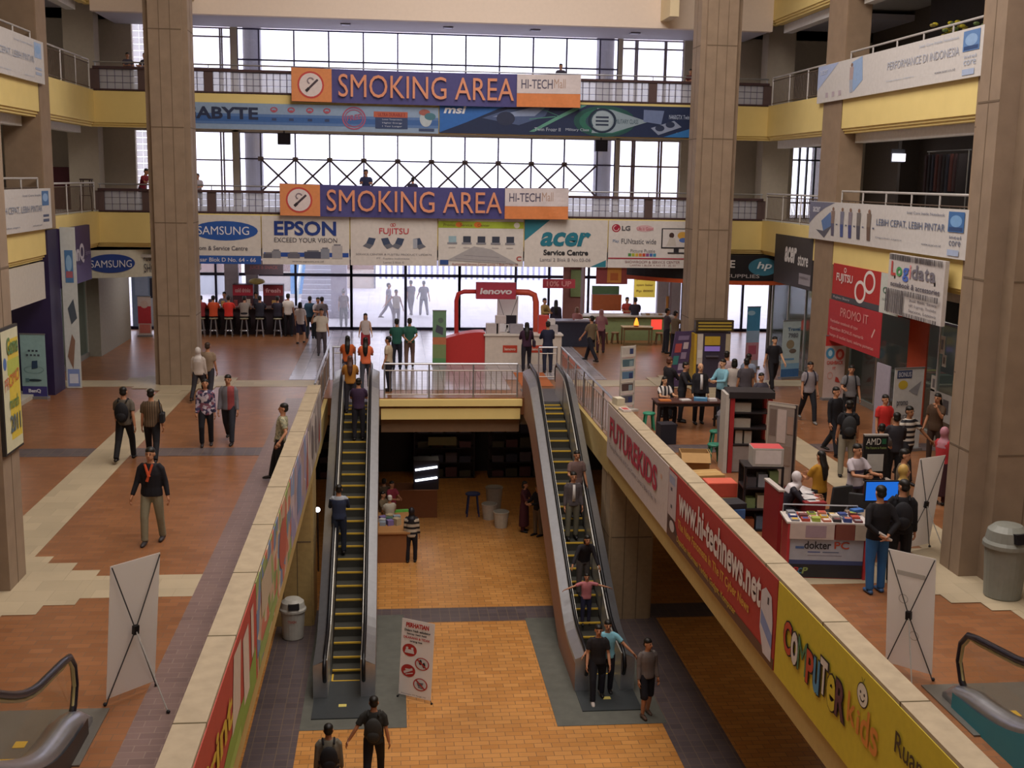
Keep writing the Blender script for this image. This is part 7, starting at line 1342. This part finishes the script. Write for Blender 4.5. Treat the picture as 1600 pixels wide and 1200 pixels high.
person('person in a green polo and brown trousers with hands behind the back', HP(640, 497, 1.68), 1.68, 180, STEP_, A_BACK, shirt='#2a5a4c', pants='#6a5248', plen='long')
person('person in a beige shirt and dark belt looking left at the bridge railing', HP(607, 526, 1.64), 1.64, 250, STAND, A_DOWN, shirt='#b5a48c', pants='#1c1c28')
p = person('person in dark purple with long hair at the white booth counter', G(822, 580), 1.64, 178, STEP_, A_FRONT, shirt='#3c2238', sleeve='long', pants='#1f1c28', hair='long')
handbag('dark purple bag on the person at the white booth counter', p, '#2a1a2c', -1, 0.98, 0.05)
person('person in a navy jacket leaning on the white booth counter', G(855, 582), 1.70, 184, STAND, A_FRONT, lean=4, shirt='#20233a', sleeve='long', pants='#22253a')
person('attendant in an ochre jacket behind the booth counter', HP(851, 466, 1.66), 1.66, 40, STAND, A_FRONT, shirt='#a08048', sleeve='long')
person('person in dark clothes with long hair behind the booth, beside the ochre jacket', HP(869, 469, 1.62), 1.62, 170, STAND, A_DOWN, shirt='#2a2230', sleeve='long', pants='#1a1822', hair='long')
person('person in a khaki shirt and black trousers walking towards the right escalator', HP(925, 490, 1.70), 1.70, 215, ((30, 8), (-24, 14)), A_WALK, shirt='#6d5c46', pants='#1a1924', hair='short')
person('person in a dark shirt at the food stall, seen from behind', HP(993, 465, 1.7), 1.7, 180, STAND, A_FRONT, shirt='#26222e', pants='#2c2830')
person('attendant in a red shirt behind the food stall counter', V3(PY(980, 480, 46.8).x, 46.85, 0), 1.62, 0, STAND, A_FRONT, shirt='#a83a34')
p = person('visitor in a reddish top with a red bag near the blue desk', HP(902, 480, 1.5), 1.5, 150, STAND, A_FRONT, shirt='#a06a68', pants='#2c2228', hair='bob', hc='#7a5a4a')
handbag('red bag held by the visitor near the blue desk', p, '#b03840', -1, 0.85, -0.15, 0.3, 0.22, strap=False)
person('person in pink standing at the left end of the food stall', HP(940, 484, 1.6), 1.6, 160, STAND, A_FRONT, shirt='#a07076', sleeve='long', pants='#4a2a34', hair='hijab', hc='#a87878')
person('person in a dark vest left of the pair beside the right column', HP(1043, 482, 1.68), 1.68, 90, STAND, A_FRONT, shirt='#4a4048', pants='#2a2a34')
person('person in a khaki shirt reaching towards the right column', HP(1056, 486, 1.68) + V3(0, 0, 0), 1.68, 110, STAND, ((60, 10, 10, 0), (4, 9, 12, 0)), shirt='#6a5a48', pants='#1d1a22')
# ---- around the table by the cash machine
person('person with long hair in a black and white vest at the dark brown table', (7.15, 29.62, 0), 1.55, 15, SIT, A_DESK, shirt=striped('vest_stripes', '#cfc6c0', '#221f28', 0.11, 'X', 0.5), pants='#201d26', hair='long', skin='l', vox=0.016, seat=0.45)
stool('dark stool under the vest wearer at the dark brown table', (7.15, 29.66, 0), '#26222a', 0.44)
person('person in black with reddish brown hair behind the vest wearer', HP(1054, 563, 1.7) + V3(0.05, 0.75, 0), 1.66, 120, STAND, A_FRONT, shirt='#1f1a20', sleeve='long', hc='#5a3424', vox=0.016)
person('person in a black jacket leaning over the dark brown table', HP(1074, 570, 1.7) + V3(0.15, 1.0, 0), 1.62, 60, STAND, A_FRONT, lean=6, shirt='#232026', sleeve='long', vox=0.016)
person('balding person in a black jacket over a white shirt behind the table', HP(1106, 573, 1.7) + V3(0.1, 1.05, 0), 1.62, 4, STAND, A_DOWN, shirt='#1d1b21', sleeve='long', under='#cfcaca', pants='#1a191e', hair='thin', hc='#3a3430', skin='l', girth=1.15, vox=0.016)
person('person in a light blue shirt turning to the left behind the table', HP(1132, 563, 1.7) + V3(0.1, 0.45, 0), 1.66, -60, STAND, A_FRONT, shirt='#7fb0c0', sleeve='long', pants='#1c1c26', skin='l', vox=0.016)
person('person in pinkish white partly behind the light blue shirt', HP(1136, 549, 1.66), 1.66, 150, STAND, A_DOWN, shirt='#b09a9c', pants='#8a3440')
person('person in a white shirt with short bobbed hair behind the grey shirt', HP(1148, 561, 1.6), 1.6, 170, STAND, A_DOWN, shirt='#b8aca4', pants='#2a2830', hair='bob')
person('person in a grey shirt seen from behind, left of the red cabinet top', HP(1167, 560, 1.68), 1.68, 176, STAND, A_DOWN, shirt='#4a444a', pants='#23222a', vox=0.016)
person('person in pale blue half hidden behind the grey shirt', HP(1177, 559, 1.66) + V3(0.1, 0.7, 0), 1.66, 140, STAND, A_DOWN, shirt='#7a8498')
person('boy in a dark grey tee facing the viewer behind the red cabinet', HP(1190, 583, 1.55), 1.55, 10, STAND, A_DOWN, shirt='#45424e', pants='#2a2830', vox=0.016)
person('young person in a black polo walking past the sky blue banner', HP(1211, 524, 1.7), 1.7, 5, WALK, A_WALK, shirt='#17161c', pants='#17161c', skin='l', vox=0.016)
person('person in a dark jacket bending at the right end of the dark brown table', HP(1130, 616, 1.4) + V3(0.0, 0.05, 0), 1.66, 60, STAND, A_DESK, lean=38, shirt='#1c1a20', sleeve='long', pants='#6a666c', vox=0.016)
# ---- right walkway
p = person('person in a grey tee with backpack straps walking towards the viewer', HP(1267, 563, 1.68), 1.68, 0, WALK2, A_DOWN, shirt='#8a8286', pants='#1b1b22', skin='m', vox=0.016, shoe='#7a7672')
backpack('navy backpack worn by the person in the grey tee', p, '#1d1d2e')
p = person('person in a grey shirt with a dark backpack looking at a snack', HP(1331, 571, 1.68), 1.68, -15, STAND, A_HOLD, shirt='#6d6a6c', pants='#1c1c20', vox=0.016)
backpack('dark backpack worn by the person with the snack', p, '#17171c')
person('person in a black long sleeved top with a small print on the chest', HP(1307, 602, 1.68), 1.68, 25, WALK, A_DOWN, shirt='#16151b', sleeve='long', pants='#1a1a22', vox=0.016)
p = person('person in black with beige trousers seen from behind in the right walkway', HP(1328, 626, 1.7), 1.7, 165, STAND, A_DOWN, shirt='#16151a', pants='#8a8474', vox=0.016)
backpack('dark grey backpack on the person with beige trousers', p, '#2a2a2c')
p = person('person in a red tee before the barcode shop', HP(1384, 617, 1.62), 1.62, 5, STAND, A_DOWN, shirt='#c02c28', pants='#2c2428', skin='m', vox=0.016)
person('person in a black and white striped shirt walking beside the wide right pillar', HP(1422, 632, 1.70), 1.70, 20, WALK, ((4, 9, 12, 0), (25, 30, 10, 0)), shirt=striped('bw_stripes', '#c8bfb4', '#1c1a22', 0.115, 'Z', 0.5), pants='#26242a', skin='d', vox=0.015)
person('person in dark grey seen from behind, left of the striped shirt', HP(1402, 645, 1.68), 1.68, 172, STAND, A_FRONT, shirt='#2a272d', sleeve='long', pants='#1c1b20', vox=0.016)
person('person in a grey tee bending slightly behind the AMD sign', HP(1386, 660, 1.5) + V3(-0.2, -0.2, 0), 1.5, 150, STAND, A_FRONT, lean=12, shirt='#5a5658', vox=0.016)
person('person in brown with long hair holding a hand to the mouth', HP(1466, 615, 1.64), 1.64, -50, STAND, A_MOUTH, shirt='#4a3626', sleeve='short', pants='#3a2a22', hair='long', skin='m', vox=0.016, hem=0.80)
person('person in a pink headscarf and red dress at the column edge', HP(1477, 668, 1.58), 1.58, 120, STAND, A_FRONT, shirt='#b03238', sleeve='long', pants='#3a1c22', skirt='#3a1c22', plen='long', hair='hijab', hc='#b07884', vox=0.016)
# ---- kiosk
q = HP(1261, 741, 1.28); person('person in a white headscarf and white sleeved jacket working at the dark red desk', (6.98, 19.55, 0), 1.6, 75, SIT, A_DESK, lean=20, shirt=striped('varsity', '#cfc4bc', '#221d28', 0.4, 'X', 0.25), sleeve='long', pants='#15141a', hair='hijab', hc='#cdc4c6', seat=0.47, vox=0.014, nod=-20)
stool('dark stool under the person in the white headscarf', (6.98, 19.57, 0), '#2a2024', 0.46)
person('person with long black hair in a mustard top behind the booth', HP(1284, 705, 1.55), 1.55, 205, STAND, A_FRONT, shirt='#a8781e', pants='#2a2626', hair='long', vox=0.015)
person('person in a white polo with dark stripes behind the office chairs', HP(1340, 694, 1.66), 1.66, 20, STAND, A_DESK, shirt=striped('polo_stripes', '#b5aab0', '#3a3450', 0.3, 'Z', 0.78), pants='#3a3438', skin='m', vox=0.015)
person('person in a yellow headscarf behind the blue monitor', HP(1413, 727, 1.58), 1.58, 60, STAND, A_DOWN, shirt='#7a6448', sleeve='long', pants='#2a2626', hair='hijab', hc='#b8944e', vox=0.015)
person('person in an olive shirt behind the yellow headscarf', HP(1414, 702, 1.68), 1.68, 60, STAND, A_DOWN, shirt='#6a5a48', pants='#2c2a2a', vox=0.015)
p = person('person in blue jeans and black jacket with hands behind the back at the booth', G(1365, 925), 1.72, 184, STAND, A_BACK, shirt='#141116', sleeve='long', pants='#2f5f95', shoe='#3f5f8a', vox=0.013, girth=1.06)
s_, dz_ = p['_s'], p['_dz']
m = MB(); m.tube([(-0.13, 0.19 * s_, 0.90), (0.1, 0.21 * s_, 1.04)], 0.022, M('#cfcac6', 0.6), 8); o = m.build('paper_roll'); o.location = p.location; o.rotation_euler = p.rotation_euler; tag(o, 'rolled white paper held behind the back of the person in blue jeans', 'paper')
p = person('person in black with a black backpack beside the blue jeans', HP(1413, 750, 1.72), 1.72, 160, STAND, A_DOWN, shirt='#131117', sleeve='long', pants='#141318', turn=40, vox=0.013)
backpack('black backpack on the person beside the blue jeans', p, '#17151b')
# ---- lower floor
p = person('person in a black and white striped top with a dark headscarf on the lower floor', G(643, 878, LG), 1.58, 172, STAND, A_DOWN, shirt=striped('wide_stripes', '#b5aa98', '#1a171c', 0.15, 'Z', 0.55), sleeve='long', pants='#17151c', hair='hijab', hc='#1d1a20', vox=0.015, hem=0.80)
handbag('small red bag in the hand of the striped person on the lower floor', p, '#a8322c', 1, 0.72, 0.0, 0.14, 0.14, strap=False, name='hand_bag')
person('person in a dark shirt stepping off the right long escalator', G(932, 1092, LG), 1.68, -4, ((26, 14), (-16, 12)), ((8, 10, 22, 4), (6, 10, 30, 6)), shirt='#201c1e', pants='#15131a', shoe='#b8aca4', vox=0.014)
q = HP(938, 985, 1.66, LG); person('person in light blue with arms out to the handrails of the right escalator', (4.5, q.y + 0.55, LG + 0.02), 1.64, 0, STEP_, ((25, 42, 12, 0), (25, 42, 12, 0)), shirt='#7fb8c8', pants='#1f1f2c', vox=0.014)
person('person in a grey shirt and dark shorts on the lower floor by the right escalator', G(1008, 1118, LG), 1.66, 14, STEP_, A_DOWN, shirt='#6d6460', sleeve='long', pants='#17161e', plen='short', turn=25, shoe='#5a4438', vox=0.014)
e = RIDE(915, 905, 1.2); person('child in a pink shirt holding both handrails of the right escalator', (4.46, e[2], ZS(e[2] + 0.2)), 1.22, 0, STAND, A_OUT, shirt='#b06a6e', pants='#2a2a44', vox=0.015)
e = RIDE(905, 835, 1.6); person('person in dark clothes bending forward on the right escalator', (4.5, e[2], ZS(e[2] + 0.2)), 1.58, 10, STAND, ((30, 30, 10, 0), (20, 10, 20, 0)), lean=22, shirt='#1d1a20', sleeve='long', pants='#55504e', hair='bob', vox=0.015)
e = RIDE(891, 745, 1.7); person('person in a grey jacket with a white collar riding down the right escalator', (4.46, e[2], ZS(e[2] + 0.2)), 1.7, 4, STAND, A_DOWN, shirt='#4f484a', sleeve='long', under='#c8c4c0', pants='#6a6656', vox=0.015)
e = RIDE(903, 731, 1.7); person('person in a brownish tee behind the grey jacket on the right escalator', (4.64, e[2] + 0.4, ZS(e[2] + 0.6)), 1.7, 8, STAND, A_HOLD, shirt='#6a5450', pants='#2a262a', vox=0.015)
p = person('person in dark clothes walking away near the lower floor banner', HP(584, 1085, 1.72, LG), 1.72, 178, WALK, ((-4, 10, 14, 0), (-10, 30, 14, 0)), shirt='#2a2926', pants='#17161c', vox=0.013)
backpack('dark olive backpack on the person near the lower floor banner', p, '#2c2b28')
p = person('person in a pale grey top with black backpack straps at the lower edge', HP(513, 1128, 1.68, LG), 1.68, 184, WALK2, A_DOWN, shirt='#6d685c', sleeve='long', pants='#1a1920', vox=0.013)
backpack('black backpack on the person in the pale grey top', p, '#131216')
person('person in maroon beside the pale buckets on the lower floor', HP(820, 752, 1.6, LG), 1.6, 60, STAND, A_FRONT, shirt='#4a2028', sleeve='long', pants='#4a2028', skirt='#4a2028', hair='bob')
person('person in black next to the maroon clothes on the lower floor', HP(831, 757, 1.62, LG) + V3(0.2, 0, 0), 1.62, -60, STAND, A_FRONT, shirt='#17151a', sleeve='long', pants='#6a5a48')
for i, (px, py, c, l_) in enumerate(((600, 748, '#5a4a3a', 'seller in brown at the lit lower stall, upper one'), (612, 752, '#8a3040', 'seller in dark red at the lit lower stall'), (598, 768, '#6a5a44', 'seller in olive at the front of the lower stalls'), (609, 774, '#b0a898', 'buyer in a white cap at the front of the lower stalls'))):
    person(l_, HP(px, py, 1.5, LG), 1.5, (180, 40, 60, 200)[i], STAND, A_FRONT, shirt=c, hair='short', hc=('#17130f', '#17130f', '#17130f', '#c8c0b4')[i])
# ---- galleries
def gp(label, px, py, y, fl, **kw):
    p = PY(px, py, y); hh = p.z - fl; person(label, (p.x, y, fl), kw.pop('h', 1.66) if False else max(1.3, min(1.8, hh)), **kw)
gp('person in red leaning on the left first gallery parapet', 221, 262, 40.6, L1, rot=60, arms=A_DESK, lean=20, shirt='#8a2a38', pants='#2a2830')
gp('person in dark blue leaning on the parapet above the lower smoking banner', 572, 265, 40.6, L1, rot=0, arms=A_DESK, shirt='#2c3050')
gp('dark haired person peeping over the parapet right of the dark blue person', 645, 279, 40.9, L1, rot=180, shirt='#3a3550', arms=A_FRONT)
gp('person behind the parapet close to the tall left column on the first gallery', 309, 277, 40.9, L1, rot=0, shirt='#b0a8b0', arms=A_FRONT)
gp('person behind the parapet on the left second gallery', 199, 88, 40.9, L2, rot=30, shirt='#4a4450', arms=A_FRONT)
gp('person at the tall left column on the second gallery', 226, 90, 40.9, L2, rot=-30, shirt='#55505a', arms=A_FRONT)
gp('person in red brown near the right column on the second gallery', 1079, 117, 41.2, L2, rot=0, shirt='#5a2a2c', arms=A_FRONT)
gp('dark haired person over the white end of the upper smoking banner', 876, 119, 40.6, L2, rot=0, shirt='#3a3644', arms=A_FRONT)

# ---- grow continuous skins over all the figures in one evaluation
tmp = []
for o, mb, vox, extra in JOBS:
    me = bpy.data.meshes.new('raw'); me.from_pydata(mb.v, [], mb.f)
    if vox:
        t_ = bpy.data.objects.new('raw', me); COL.objects.link(t_)
        r = t_.modifiers.new('r', 'REMESH'); r.mode = 'VOXEL'; r.voxel_size = vox; r.use_smooth_shade = True
        s_ = t_.modifiers.new('s', 'SMOOTH'); s_.factor = 0.5; s_.iterations = 3
    else: t_ = None
    tmp.append((t_, me))
dg = bpy.context.evaluated_depsgraph_get(); dg.update()
for (o, mb, vox, extra), (t_, me) in zip(JOBS, tmp):
    nm = o.data.name; old = o.data
    if t_ is not None:
        nd = bpy.data.meshes.new_from_object(t_.evaluated_get(dg)); nd.materials.clear(); nd.materials.append(mb.mats[0])
        if extra:
            bm = bmesh.new(); bm.from_mesh(nd); bvs = [bm.verts.new(v) for v in extra.v]
            for f in extra.f:
                try: bm.faces.new([bvs[i] for i in f])
                except ValueError: pass
            bm.to_mesh(nd); bm.free()
    else:
        nd = me
        for m_ in mb.mats: nd.materials.append(m_)
        nd.polygons.foreach_set('material_index', mb.m)
    nd.polygons.foreach_set('use_smooth', [True] * len(nd.polygons)); nd.update()
    o.data = nd; bpy.data.meshes.remove(old); nd.name = o.name.split('.')[0] + '_surface'
for t_, me in tmp:
    if t_ is not None: bpy.data.objects.remove(t_)
for o in bpy.data.objects:
    for k in ('_s', '_dz', '_lean'):
        if k in o: del o[k]
